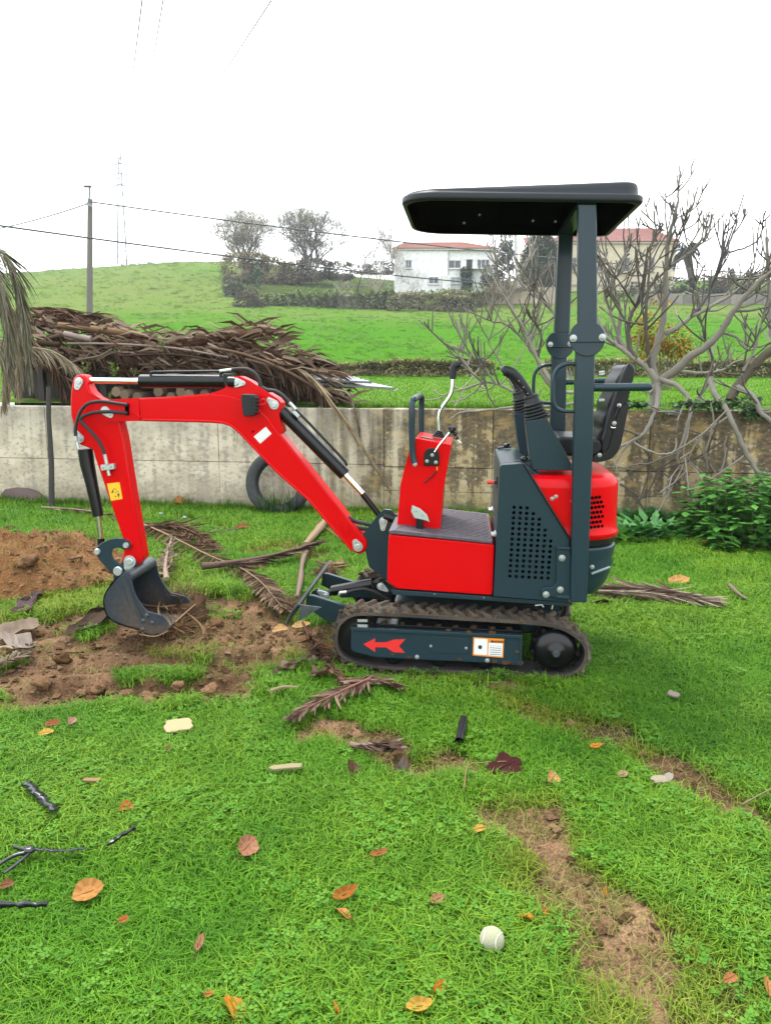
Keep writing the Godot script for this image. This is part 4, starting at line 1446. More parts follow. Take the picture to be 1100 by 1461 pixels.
func build_ground() -> void:
	survey_earth()
	gw = int((GX1 - GX0) / GS) + 1
	gh = int((GZ1 - GZ0) / GS) + 1
	mask.resize(gw * gh)
	lift.resize(gw * gh)
	# earth lines first
	for L in earth_lines:
		var half: float = L[0]
		var line: PackedVector2Array = L[3]
		var reach := half * 1.9
		var lo := line[0]
		var hi := line[0]
		for p in line:
			lo = lo.min(p)
			hi = hi.max(p)
		var i0 := maxi(0, int((lo.x - reach - GX0) / GS))
		var i1 := mini(gw - 1, int((hi.x + reach - GX0) / GS) + 1)
		var j0 := maxi(0, int((lo.y - reach - GZ0) / GS))
		var j1 := mini(gh - 1, int((hi.y + reach - GZ0) / GS) + 1)
		for j in range(j0, j1 + 1):
			for i in range(i0, i1 + 1):
				var p := Vector2(GX0 + i * GS, GZ0 + j * GS)
				var d := 99.0
				for s in line.size() - 1:
					d = minf(d, seg_dist(p, line[s], line[s + 1]))
				if d > reach:
					continue
				var wob := 0.7 * nz.get_noise_2d(p.x * 130.0, p.y * 130.0) + 0.5 * nz2.get_noise_2d(p.x * 420.0, p.y * 420.0)
				var m := smoothstep(1.3, 0.65, d / half + wob * 1.5) * float(L[1])
				var k := j * gw + i
				if m > mask[k]:
					mask[k] = m
				lift[k] = minf(lift[k], -float(L[2]) * smoothstep(1.0, 0.3, d / half))
				lift[k] = maxf(lift[k], -1.0) + float(L[2]) * 0.7 * smoothstep(0.45, 0.0, absf(d / half - 1.25)) * (0.6 + wob)
	var mb := MB.new()
	var pts := []
	var cols := []
	for j in gh:
		var row := PackedVector3Array()
		var crow := PackedColorArray()
		var z := GZ0 + j * GS
		for i in gw:
			var x := GX0 + i * GS
			var k := j * gw + i
			var a := nz.get_noise_2d(x * 60.0, z * 60.0)
			var b := nz2.get_noise_2d(x * 300.0, z * 300.0)
			if x < -1.6 and z < -4.2:
				var mo := mound_at(x, z)
				if mo > 0.0:
					lift[k] += mo * (1.0 + 0.3 * a + 0.3 * b) + minf(mo, 0.2) * 0.6 * absf(nz2.get_noise_2d(x * 700.0, z * 700.0))
					mask[k] = maxf(mask[k], smoothstep(0.01, 0.05, mo))
			var m := mask[k]
			var rough := nz2.get_noise_2d(x * 130.0, z * 520.0) * 0.035 + absf(nz2.get_noise_2d(x * 700.0 + 50.0, z * 1100.0)) * 0.022 - 0.008
			var y := lift[k] + a * 0.02 + m * rough
			lift[k] = y
			row.append(Vector3(x, y, z))
			var g := Color(0.022, 0.04, 0.008).lerp(Color(0.06, 0.065, 0.018), clampf(0.5 + b, 0, 1))
			var s := Color(0.125, 0.068, 0.033).lerp(Color(0.35, 0.21, 0.115), clampf(0.5 + a * 0.7 + b * 0.4 + 0.6 * nz2.get_noise_2d(x * 110.0, z * 600.0), 0, 1))
			s = s.lerp(Color(0.085, 0.045, 0.022), clampf(-0.1 + 1.1 * nz.get_noise_2d(x * 240.0 + 9.0, z * 240.0), 0, 0.8))
			if x < -1.6 and z < -4.2 and mound_at(x, z) > 0.01:
				s = s.lerp(Color(0.29, 0.135, 0.045), 0.6)
			crow.append(g.lerp(s, smoothstep(0.15, 0.7, m)))
		pts.append(row)
		cols.append(crow)
	# one indexed sheet, its outer rim carried on to lawn beyond the frame
	var v := PackedVector3Array()
	var n := PackedVector3Array()
	var c := PackedColorArray()
	var ix := PackedInt32Array()
	for j in gh:
		var R: PackedVector3Array = pts[j]
		var U: PackedVector3Array = pts[mini(j + 1, gh - 1)]
		var D: PackedVector3Array = pts[maxi(j - 1, 0)]
		v.append_array(R)
		c.append_array(cols[j])
		for i in gw:
			n.append((U[i] - D[i]).cross(R[mini(i + 1, gw - 1)] - R[maxi(i - 1, 0)]).normalized())
	for j in gh - 1:
		for i in gw - 1:
			var a := j * gw + i
			ix.append_array(PackedInt32Array([a, a + 1, a + gw, a + 1, a + gw + 1, a + gw]))
	var arr := []
	arr.resize(Mesh.ARRAY_MAX)
	arr[Mesh.ARRAY_VERTEX] = v
	arr[Mesh.ARRAY_NORMAL] = n
	arr[Mesh.ARRAY_COLOR] = c
	arr[Mesh.ARRAY_INDEX] = ix
	var am := ArrayMesh.new()
	am.add_surface_from_arrays(Mesh.PRIMITIVE_TRIANGLES, arr)
	var g0 := put(am, M.ground, "ground", self)
	g0.set_meta("kind", "structure")
	# plain lawn round about, out of the picture
	mb.col = Color(0.085, 0.19, 0.018)
	for q in [[-30.0, GX0 + 0.05, -12.0, 14.0], [GX1 - 0.05, 30.0, -12.0, 14.0], [GX0 + 0.05, GX1 - 0.05, GZ1 - 0.05, 14.0]]:
		mb.flat4(Vector3(q[0], -0.03, q[2]), Vector3(q[1], -0.03, q[2]), Vector3(q[1], -0.03, q[3]), Vector3(q[0], -0.03, q[3]), Vector3.UP)
	struct(mb, M.ground, "lawn_ground")

func grid_at(a: PackedFloat32Array, x: float, z: float) -> float:
	var i := clampi(int(round((x - GX0) / GS)), 0, gw - 1)
	var j := clampi(int(round((z - GZ0) / GS)), 0, gh - 1)
	return a[j * gw + i]

func ground_y(x: float, z: float) -> float:
	return grid_at(lift, x, z)

# survey point on the lawn, on the real relief
func gr(u: float, v: float, up := 0.0) -> Vector3:
	var p := gp(u, v)
	for i in 3:
		p = gp(u, v, clampf(ground_y(p.x, p.z), -0.1, 0.3))
	p = gp(u, v, clampf(ground_y(p.x, p.z), -0.1, 0.3) + up)
	return p

# height of the land behind the wall, as surveyed along sight lines at known distances
const LAND_D := [8.0, 12.0, 18.0, 24.0, 27.0, 40.0, 60.0, 85.0, 95.0, 108.0, 140.0, 220.0, 420.0]
const LAND_MID := [586.0, 562.0, 549.0, 543.0, 530.0, 508.0, 481.0, 452.0, 440.0, 418.0, 409.0, 404.0, 420.0]
const LAND_LEFT := [586.0, 560.0, 547.0, 537.0, 527.0, 502.0, 475.0, 447.0, 433.0, 417.0, 393.0, 374.0, 400.0]

func land_y(x: float, z: float) -> float:
	var d := -z
	var u := CX + x / maxf(d, 1.0) * F
	var t := smoothstep(600.0, 330.0, u)
	var drop := 0.0
	if u < 270.0:
		drop = (270.0 - u) * 0.072
	if u > 600.0:
		drop = -(minf(u, 1400.0) - 600.0) * 0.004
	var k := 0
	while k < LAND_D.size() - 2 and LAND_D[k + 1] < d:
		k += 1
	var f := clampf((log(d) - log(LAND_D[k])) / (log(LAND_D[k + 1]) - log(LAND_D[k])), 0.0, 1.2)
	var h := []
	for q in [k, k + 1]:
		var v: float = lerpf(LAND_MID[q], LAND_LEFT[q], t) + drop * smoothstep(60.0, 220.0, LAND_D[q])
		var r := ray(CX, v)
		h.append(EYE + r.y / -r.z * LAND_D[q])
	return lerpf(h[0], h[1], f)

func land(u: float, d: float, up := 0.0) -> Vector3:
	var x := (u - CX) / F * d
	return Vector3(x, land_y(x, -d) + up, -d)

func build_land() -> void:
	var rows := []
	var cols := []
	var nu := 150
	var nd := 190
	for j in nd:
		var d := 8.05 * pow(420.0 / 8.05, float(j) / (nd - 1))
		var row := PackedVector3Array()
		var crow := PackedColorArray()
		for i in nu:
			var u := -500.0 + 2100.0 * i / (nu - 1)
			var x := (u - CX) / F * d
			# start at the back of the wall
			var p := Vector3(x, 0, -d)
			var w := wall_inv * p
			if w.z > -0.2:
				p -= WALL.basis.z * (w.z + 0.2)
			p.y = land_y(p.x, p.z)
			p.y += (0.04 + 0.0016 * d) * nz.get_noise_2d(p.x * 9.0, p.z * 9.0)
			row.append(p)
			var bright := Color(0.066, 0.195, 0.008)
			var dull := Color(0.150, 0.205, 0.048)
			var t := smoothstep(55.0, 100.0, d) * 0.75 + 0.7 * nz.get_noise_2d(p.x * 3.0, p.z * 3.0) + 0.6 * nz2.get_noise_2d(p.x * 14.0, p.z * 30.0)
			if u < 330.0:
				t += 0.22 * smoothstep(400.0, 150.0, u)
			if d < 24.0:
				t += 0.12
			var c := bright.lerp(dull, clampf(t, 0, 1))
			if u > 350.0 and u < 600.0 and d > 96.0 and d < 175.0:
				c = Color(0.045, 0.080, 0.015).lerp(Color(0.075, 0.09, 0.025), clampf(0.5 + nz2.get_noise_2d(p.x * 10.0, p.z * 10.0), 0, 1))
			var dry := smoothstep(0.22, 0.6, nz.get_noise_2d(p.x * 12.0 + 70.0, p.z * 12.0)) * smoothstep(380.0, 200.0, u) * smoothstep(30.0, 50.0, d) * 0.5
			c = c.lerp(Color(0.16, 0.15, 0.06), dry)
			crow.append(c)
		rows.append(row)
		cols.append(crow)
	var v := PackedVector3Array()
	var n := PackedVector3Array()
	var c := PackedColorArray()
	var ix := PackedInt32Array()
	for j in nd:
		var R: PackedVector3Array = rows[j]
		var U: PackedVector3Array = rows[mini(j + 1, nd - 1)]
		var D: PackedVector3Array = rows[maxi(j - 1, 0)]
		v.append_array(R)
		c.append_array(cols[j])
		for i in nu:
			var q := (R[mini(i + 1, nu - 1)] - R[maxi(i - 1, 0)]).cross(U[i] - D[i]).normalized()
			n.append(q if q.y > 0 else -q)
	for j in nd - 1:
		for i in nu - 1:
			var a := j * nu + i
			ix.append_array(PackedInt32Array([a, a + nu, a + 1, a + 1, a + nu, a + nu + 1]))
	var arr := []
	arr.resize(Mesh.ARRAY_MAX)
	arr[Mesh.ARRAY_VERTEX] = v
	arr[Mesh.ARRAY_NORMAL] = n
	arr[Mesh.ARRAY_COLOR] = c
	arr[Mesh.ARRAY_INDEX] = ix
	var am := ArrayMesh.new()
	am.add_surface_from_arrays(Mesh.PRIMITIVE_TRIANGLES, arr)
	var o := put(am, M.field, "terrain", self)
	o.set_meta("kind", "structure")


# ================================================================ retaining wall
var wall_h := 1.13

func wall_texture() -> ImageTexture:
	var w := 1500
	var h := 200
	var im := Image.create(w, h, false, Image.FORMAT_RGB8)
	var a := FastNoiseLite.new()
	a.seed = 5
	a.frequency = 0.02
	a.fractal_octaves = 5
	for y in h:
		var up := 1.0 - float(y) / h          # 1 at the top
		for x in w:
			var s := float(x) / w * 14.0 - 7.0   # metres along the wall
			var n1 := a.get_noise_2d(x, y)
			var n2 := a.get_noise_2d(x * 5.0, y * 5.0 + 300.0)
			var streak := a.get_noise_2d(x * 3.2, y * 0.16 + 900.0)
			var old := smoothstep(-1.3, 0.6, s + 1.1 * streak + 0.6 * n1)
			# pale cast concrete to the left
			var pale := Color(0.39, 0.335, 0.245).lerp(Color(0.515, 0.45, 0.34), clampf(0.5 + n1 * 1.6, 0, 1))
			pale = pale.lerp(Color(0.22, 0.195, 0.155), clampf(1.3 * n2 + 1.4 * streak - 0.1, 0, 0.7))
			pale = pale.lerp(Color(0.15, 0.13, 0.10), smoothstep(0.34, 0.5, a.get_noise_2d(x * 7.0 + 40.0, y * 7.0)) * 0.6)
			pale = pale.lerp(Color(0.20, 0.17, 0.11), smoothstep(0.30, 0.0, up + 0.2 * n2) * 0.85)
			pale = pale.lerp(Color(0.17, 0.16, 0.14), smoothstep(0.55, 1.0, up + 0.3 * streak) * 0.45)
			# weathered, lichened concrete to the right
			var base := Color(0.29, 0.22, 0.11).lerp(Color(0.38, 0.32, 0.21), clampf(0.5 + n1, 0, 1))
			var stain := smoothstep(0.05, 0.6, up * 1.0 + 1.2 * streak + 0.8 * n1 + 0.6 * n2 + 0.06)
			var dark := Color(0.035, 0.027, 0.016).lerp(Color(0.11, 0.075, 0.035), clampf(0.5 + 1.3 * n2, 0, 1))
			base = base.lerp(dark, stain * 0.92)
			base = base.lerp(Color(0.33, 0.22, 0.07), clampf(1.6 * a.get_noise_2d(x * 1.3 + 700.0, y * 1.3) - 0.25, 0, 0.55))
			base = base.lerp(Color(0.42, 0.40, 0.34), smoothstep(0.42, 0.55, a.get_noise_2d(x * 9.0, y * 9.0 + 70.0)) * 0.7)
			base = base.lerp(Color(0.09, 0.10, 0.035), smoothstep(0.25, 0.0, up + 0.2 * n2) * 0.7)
			im.set_pixel(x, y, pale.lerp(base, old).linear_to_srgb())
	return ImageTexture.create_from_image(im)

func build_wall() -> void:
	var m := StandardMaterial3D.new()
	m.albedo_texture = wall_texture()
	m.roughness = 0.95
	m.cull_mode = BaseMaterial3D.CULL_DISABLED
	m.texture_repeat = false
	m.heightmap_enabled = true
	m.heightmap_texture = m.albedo_texture
	m.heightmap_scale = 0.4
	var root := thing("concrete_wall", "long grey concrete retaining wall, pale by the tyre and stained brown behind the digger", "wall")
	root.transform = WALL
	shift.erase(root)
	# cast bays, their joints set back: x edges along the wall, rows of lifts
	var bays := [-7.0, -5.6, -3.98, -2.72, -1.80, -0.02, 1.15, 2.75, 4.6, 7.0]
	var seams := []
	for u in [68.0, 312.0]:
		seams.append(on_plane(u, 640, wall_inv, 0).x)
	bays[2] = seams[0]
	bays[4] = seams[1]
	bays[3] = (seams[0] + seams[1]) / 2 - 0.1
	for i in bays.size() - 1:
		var a: float = bays[i]
		var b: float = bays[i + 1]
		var rows := [0.0, 0.52, wall_h] if a < -0.1 else [0.0, 0.24, 0.50, wall_h]
		for j in rows.size() - 1:
			var y0: float = rows[j]
			var y1: float = rows[j + 1]
			var g := 0.0012 if a < -0.1 else 0.0022
			var mb := MB.new()
			mb.use_uv = true
			var top := j == rows.size() - 2
			var dz := 0.002 * nz.get_noise_2d(i * 50.0, j * 90.0)
			var p := rect(b - a - g * 2, y1 - y0 - g * 2)
			extrude(mb, p, 0.0 + dz, -0.06, 0.002 if not top else 0.008, Transform3D(Basis(), Vector3((a + b) / 2, (y0 + y1) / 2 - (0.0), 0)))
			for q in mb.v:
				mb.uv.append(Vector2((q.x + 7.0) / 14.0, 1.0 - q.y / wall_h))
			part(mb, m, "concrete_panel", root)
	var core := MB.new()
	core.use_uv = true
	box(core, Vector3(0, wall_h / 2 - 0.1, -0.17), Vector3(14.0, wall_h + 0.19, 0.26), 0.006)
	for q in core.v:
		core.uv.append(Vector2((q.x + 7.0) / 14.0, 0.04 if q.y > wall_h - 0.05 else 1.0 - q.y / wall_h))
	part(core, m, "wall_core", root)


# ================================================================ far buildings
func slab(parent: Node3D, called: String, m: Material, col: Color, at: Vector3, size: Vector3, bev := 0.02) -> MeshInstance3D:
	var mb := MB.new()
	mb.col = col
	box(mb, at, size, bev)
	return part(mb, m, called, parent)

# window: dark glass set back in a frame with a mullion, on a front at z
func house_window(parent: Node3D, x: float, y: float, w: float, h: float, z: float, frame: Color, bars := 1, dark := true) -> void:
	var mb := MB.new()
	mb.col = frame
	for q in [[0.0, h / 2 - 0.05, w, 0.1], [0.0, -h / 2 + 0.05, w, 0.1], [-w / 2 + 0.05, 0.0, 0.1, h - 0.2], [w / 2 - 0.05, 0.0, 0.1, h - 0.2]]:
		box(mb, Vector3(x + q[0], y + q[1], z + 0.03), Vector3(q[2], q[3], 0.12), 0.01)
	for i in bars:
		box(mb, Vector3(x - w / 2 + w * (i + 1) / (bars + 1), y, z + 0.02), Vector3(0.08, h - 0.2, 0.08), 0.01)
	var f := part(mb, M.plaster, "window", parent)
	stuff(f)
	var g := MB.new()
	g.flat4(Vector3(x - w / 2 + 0.05, y - h / 2 + 0.05, z + 0.012), Vector3(x + w / 2 - 0.05, y - h / 2 + 0.05, z + 0.012), Vector3(x + w / 2 - 0.05, y + h / 2 - 0.05, z + 0.012), Vector3(x - w / 2 + 0.05, y + h / 2 - 0.05, z + 0.012), Vector3.BACK)
	part(g, M.glass if dark else M.pale_metal, "pane", f)
	var s := MB.new()
	s.col = frame
	box(s, Vector3(x, y - h / 2 - 0.05, z + 0.1), Vector3(w + 0.2, 0.1, 0.25), 0.01)
	part(s, M.plaster, "sill", f)

# a tiled slope between two lines (eaves a-b, ridge d-c), in rows of half-round tiles
func tiled(parent: Node3D, a: Vector3, b: Vector3, c: Vector3, d: Vector3, col: Color, cols_n: int) -> void:
	var mb := MB.new()
	var up := (b - a).cross(d - a).normalized()
	if up.y < 0:
		up = -up
	for i in cols_n:
		for s in 4:
			var f0 := (i + s / 4.0) / cols_n
			var f1 := (i + (s + 1) / 4.0) / cols_n
			var h0 := sin(PI * s / 4.0) * 0.11
			var h1 := sin(PI * (s + 1) / 4.0) * 0.11
			for r in 5:
				var g0 := r / 5.0
				var g1 := (r + 1) / 5.0
				var k := 0.5 + 0.5 * nz2.get_noise_2d(i * 37.0, r * 61.0)
				mb.col = col.lerp(Color(col.r * 0.6, col.g * 0.5, col.b * 0.5), k * 0.9)
				var p0 := a.lerp(b, f0).lerp(d.lerp(c, f0), g0) + up * h0
				var p1 := a.lerp(b, f1).lerp(d.lerp(c, f1), g0) + up * h1
				var p2 := a.lerp(b, f1).lerp(d.lerp(c, f1), g1) + up * h1
				var p3 := a.lerp(b, f0).lerp(d.lerp(c, f0), g1) + up * h0
				mb.flat4(p0, p1, p2, p3, up)
	stuff(part(mb, M.tile, "roof_tiles", parent))

func build_white_house() -> void:
	var d := 105.0
	var k := d / F
	var base := land(633, d)
	var o := thing("white_house", "two storey white rendered house with a low terracotta tiled roof", "house", base)
	var white := Color(0.74, 0.74, 0.72)
	var X := func(u: float) -> float: return (u - CX) * k
	var Y := func(v: float) -> float: return ad(CX, v, d).y
	var z := -d
	var y0: float = Y.call(424)
	var y1: float = Y.call(357.0)
	var l: float = X.call(563.0)
	var m: float = X.call(636.0)
	var r: float = X.call(702.0)
	slab(o, "wall", M.plaster, white, Vector3((l + m) / 2, (y0 + y1) / 2, z - 4.0), Vector3(m - l, y1 - y0, 8.0))
	slab(o, "wall", M.plaster, white * 0.985, Vector3((m + r) / 2 + 0.02, (y0 + y1) / 2, z - 4.25), Vector3(r - m, y1 - y0, 8.0))
	slab(o, "eaves", M.plaster, Color(0.5, 0.46, 0.42), Vector3((l + r) / 2, y1 + 0.08, z - 4.0), Vector3(r - l + 0.5, 0.16, 8.7))
	slab(o, "plinth", M.plaster, Color(0.4, 0.36, 0.3), Vector3((l + m) / 2, y0 + 0.3, z + 0.02), Vector3(m - l + 0.05, 0.6, 0.1))
	var ry: float = Y.call(343.0) + 0.35
	var e0 := Vector3(l - 0.3, y1 + 0.16, z + 0.4)
	var e1 := Vector3(r + 0.3, y1 + 0.16, z + 0.4)
	var q0 := Vector3(l + 1.4, ry, z - 4.2)
	var q1 := Vector3(r - 4.2, ry, z - 4.2)
	var tile := Color(0.36, 0.125, 0.075)
	tiled(o, e0, e1, q1, q0, tile, 54)
	var b0 := Vector3(l - 0.3, y1 + 0.16, z - 8.7)
	var b1 := Vector3(r + 0.3, y1 + 0.16, z - 8.7)
	tiled(o, b0, b1, q1, q0, tile, 54)
	tiled(o, e1, b1, q1, q1 + Vector3(0, 0, -0.01), tile, 30)
	tiled(o, e0, b0, q0, q0 + Vector3(0, 0, -0.01), tile, 30)
	slab(o, "chimney", M.plaster, Color(0.4, 0.33, 0.28), Vector3(X.call(701), y1 + 0.2, z - 2.0), Vector3(0.35, 0.9, 0.35))
	var fr := Color(0.42, 0.42, 0.42)
	for w in [[581.5, 376.7, 9.0, 11.5, 1, true], [644.8, 376.7, 17.5, 11.5, 1, true], [684.0, 376.2, 17.5, 12.5, 2, true], [616.0, 400.0, 14.0, 10.0, 1, true], [646.5, 399.5, 12.5, 9.0, 1, false], [573.0, 391.0, 2.2, 5.0, 0, false]]:
		house_window(o, X.call(w[0]), Y.call(w[1]), w[2] * k, w[3] * k, z - (0.0 if w[0] < 636 else 0.25), Color(0.6, 0.6, 0.6) if w[5] else Color(0.66, 0.66, 0.65), w[4], w[5])
	var door := slab(o, "door", M.plaster, Color(0.03, 0.035, 0.04), Vector3(X.call(665.0), Y.call(376.5), z - 0.22), Vector3(8.0 * k, 13.0 * k, 0.12))
	slab(door, "door_frame", M.plaster, Color(0.62, 0.62, 0.6), Vector3(X.call(665.0), Y.call(369.4), z - 0.18), Vector3(9.5 * k, 0.14, 0.2))
	slab(o, "outside_stair", M.plaster, Color(0.66, 0.65, 0.62), Vector3(X.call(633.0), Y.call(405.0), z + 0.5), Vector3(1.1, 1.9, 0.9))
	slab(o, "balcony_slab", M.plaster, Color(0.55, 0.53, 0.5), Vector3(X.call(668.0), Y.call(383.6), z + 0.2), Vector3(3.2, 0.16, 0.9))
	slab(o, "downpipe", M.plaster, Color(0.3, 0.3, 0.3), Vector3(m, (y0 + y1) / 2, z + 0.06), Vector3(0.08, y1 - y0 - 0.4, 0.08))

func build_beige_house() -> void:
	var d := 112.0
	var k := d / F
	var X := func(u: float) -> float: return (u - CX) * k
	var Y := func(v: float) -> float: return ad(CX, v, d).y
	var base := land(850, d)
	var o := thing("beige_house", "large beige house with a steep faded red roof behind bare fig branches", "house", base)
	var z := -d
	var cream := Color(0.50, 0.43, 0.30)
	var l: float = X.call(776.0)
	var r: float = X.call(946.0)
	var y0: float = Y.call(425.0)
	var y1: float = Y.call(348.0)
	slab(o, "wall", M.plaster, cream, Vector3((l + r) / 2, (y0 + y1) / 2, z - 5.0), Vector3(r - l, y1 - y0, 10.0))
	slab(o, "cornice", M.plaster, Color(0.42, 0.36, 0.27), Vector3((l + r) / 2, y1 + 0.12, z - 5.0), Vector3(r - l + 0.7, 0.24, 10.7))
	slab(o, "string_course", M.plaster, Color(0.34, 0.31, 0.26), Vector3((l + r) / 2, Y.call(406.5), z + 0.04), Vector3(r - l, 0.25, 0.25))
	slab(o, "corner_pier", M.plaster, Color(0.55, 0.48, 0.36), Vector3(r - 0.25, (y0 + y1) / 2, z + 0.02), Vector3(0.6, y1 - y0 - 0.1, 0.2))
	slab(o, "wall_fixture", M.plaster, Color(0.5, 0.44, 0.33), Vector3(X.call(901), (y0 + y1) / 2, z + 0.02), Vector3(0.5, y1 - y0 - 0.3, 0.12))
	var ry: float = Y.call(317.0)
	var e0 := Vector3(l - 0.4, y1 + 0.24, z + 0.5)
	var e1 := Vector3(r + 0.4, y1 + 0.24, z + 0.5)
	var q0 := Vector3(l + 4.0, ry, z - 5.0)
	var q1 := Vector3(X.call(925.0), ry, z - 5.0)
	var tile := Color(0.34, 0.12, 0.095)
	tiled(o, e0, e1, q1, q0, tile, 60)
	var b0 := Vector3(l - 0.4, y1 + 0.24, z - 10.5)
	var b1 := Vector3(r + 0.4, y1 + 0.24, z - 10.5)
	tiled(o, b0, b1, q1, q0, tile, 60)
	tiled(o, e1, b1, q1, q1 + Vector3(0, 0, -0.01), tile, 36)
	tiled(o, e0, b0, q0, q0 + Vector3(0, 0, -0.01), tile, 36)
	for w in [[878.5, 377.5, 11.0, 19.0], [913.0, 377.5, 9.0, 19.0], [845.5, 377.5, 10.0, 19.0], [806.0, 377.5, 10.0, 19.0]]:
		house_window(o, X.call(w[0]), Y.call(w[1]), w[2] * k, w[3] * k, z, Color(0.30, 0.27, 0.23), 1, true)
	slab(o, "balcony", M.plaster, Color(0.36, 0.30, 0.22), Vector3(X.call(880.0), Y.call(388.5), z + 0.3), Vector3(1.9, 0.2, 0.7))
	slab(o, "door", M.plaster, Color(0.12, 0.10, 0.085), Vector3(X.call(893.0), Y.call(414.0), z + 0.06), Vector3(1.3, 2.3, 0.1))
	# lower wing beside the evergreen
	var w := thing("low_annex", "low beige outbuilding with red roof, half hidden by the round evergreen", "outbuilding", land(752, 108.0))
	d = 108.0
	k = d / F
	z = -d
	var al: float = X.call(736.0)
	var ar: float = X.call(776.0)
	y0 = Y.call(424.0)
	y1 = Y.call(357.5)
	slab(w, "wall", M.plaster, Color(0.48, 0.41, 0.29), Vector3((al + ar) / 2, (y0 + y1) / 2, z - 3.0), Vector3(ar - al, y1 - y0, 6.0))
	tiled(w, Vector3(al - 0.3, y1 + 0.05, z + 0.4), Vector3(ar, y1 + 0.05, z + 0.4), Vector3(ar, Y.call(341.0), z - 3.0), Vector3(al - 0.1, Y.call(341.0), z - 3.0), tile, 14)
	house_window(w, X.call(745.0), Y.call(378.0), 0.8, 1.2, z, Color(0.3, 0.27, 0.23), 0, true)

func build_boundary_walls() -> void:
	# rendered terrace wall below the evergreen
	var d := 98.0
	var k := d / F
	var o := thing("terrace_wall", "stained beige terrace wall below the round evergreen", "wall", land(745, d))
	var mb := MB.new()
	var a := ad(690, 409, d)
	var b := ad(815, 409, d)
	var y0 := land_y(a.x, -d) - 0.6
	var n := 12
	for i in n:
		var x0 := lerpf(a.x, b.x, float(i) / n)
		var x1 := lerpf(a.x, b.x, float(i + 1) / n)
		var top := a.y - 0.35 * absf(nz.get_noise_1d(i * 31.0))
		var pb := MB.new()
		pb.col = Color(0.40, 0.32, 0.23).lerp(Color(0.25, 0.20, 0.15), clampf(0.4 + nz2.get_noise_1d(i * 57.0), 0, 1))
		box(pb, Vector3((x0 + x1) / 2, (top + y0) / 2, -d - 0.2), Vector3(x1 - x0 - 0.02, top - y0, 0.4), 0.02)
		part(pb, M.plaster, "wall_bay", o)
	var o2 := thing("stone_wall", "long low grey stone wall across the meadow beyond the yellow shrub", "wall", land(1000, 98.0))
	for i in 14:
		var u := 905.0 + i * 22.0
		var p := land(u, 98.0)
		var top := ad(u, 420.0 - (i % 3) * 0.6, 98.0).y
		var pb := MB.new()
		pb.col = Color(0.22, 0.19, 0.16).lerp(Color(0.13, 0.12, 0.10), clampf(0.5 + nz2.get_noise_1d(i * 43.0), 0, 1))
		box(pb, Vector3(p.x, (top + p.y - 0.5) / 2, p.z - 0.2), Vector3(22.0 * 98.0 / F - 0.02, top - p.y + 0.5, 0.5), 0.03)
		part(pb, M.plaster, "wall_bay", o2)

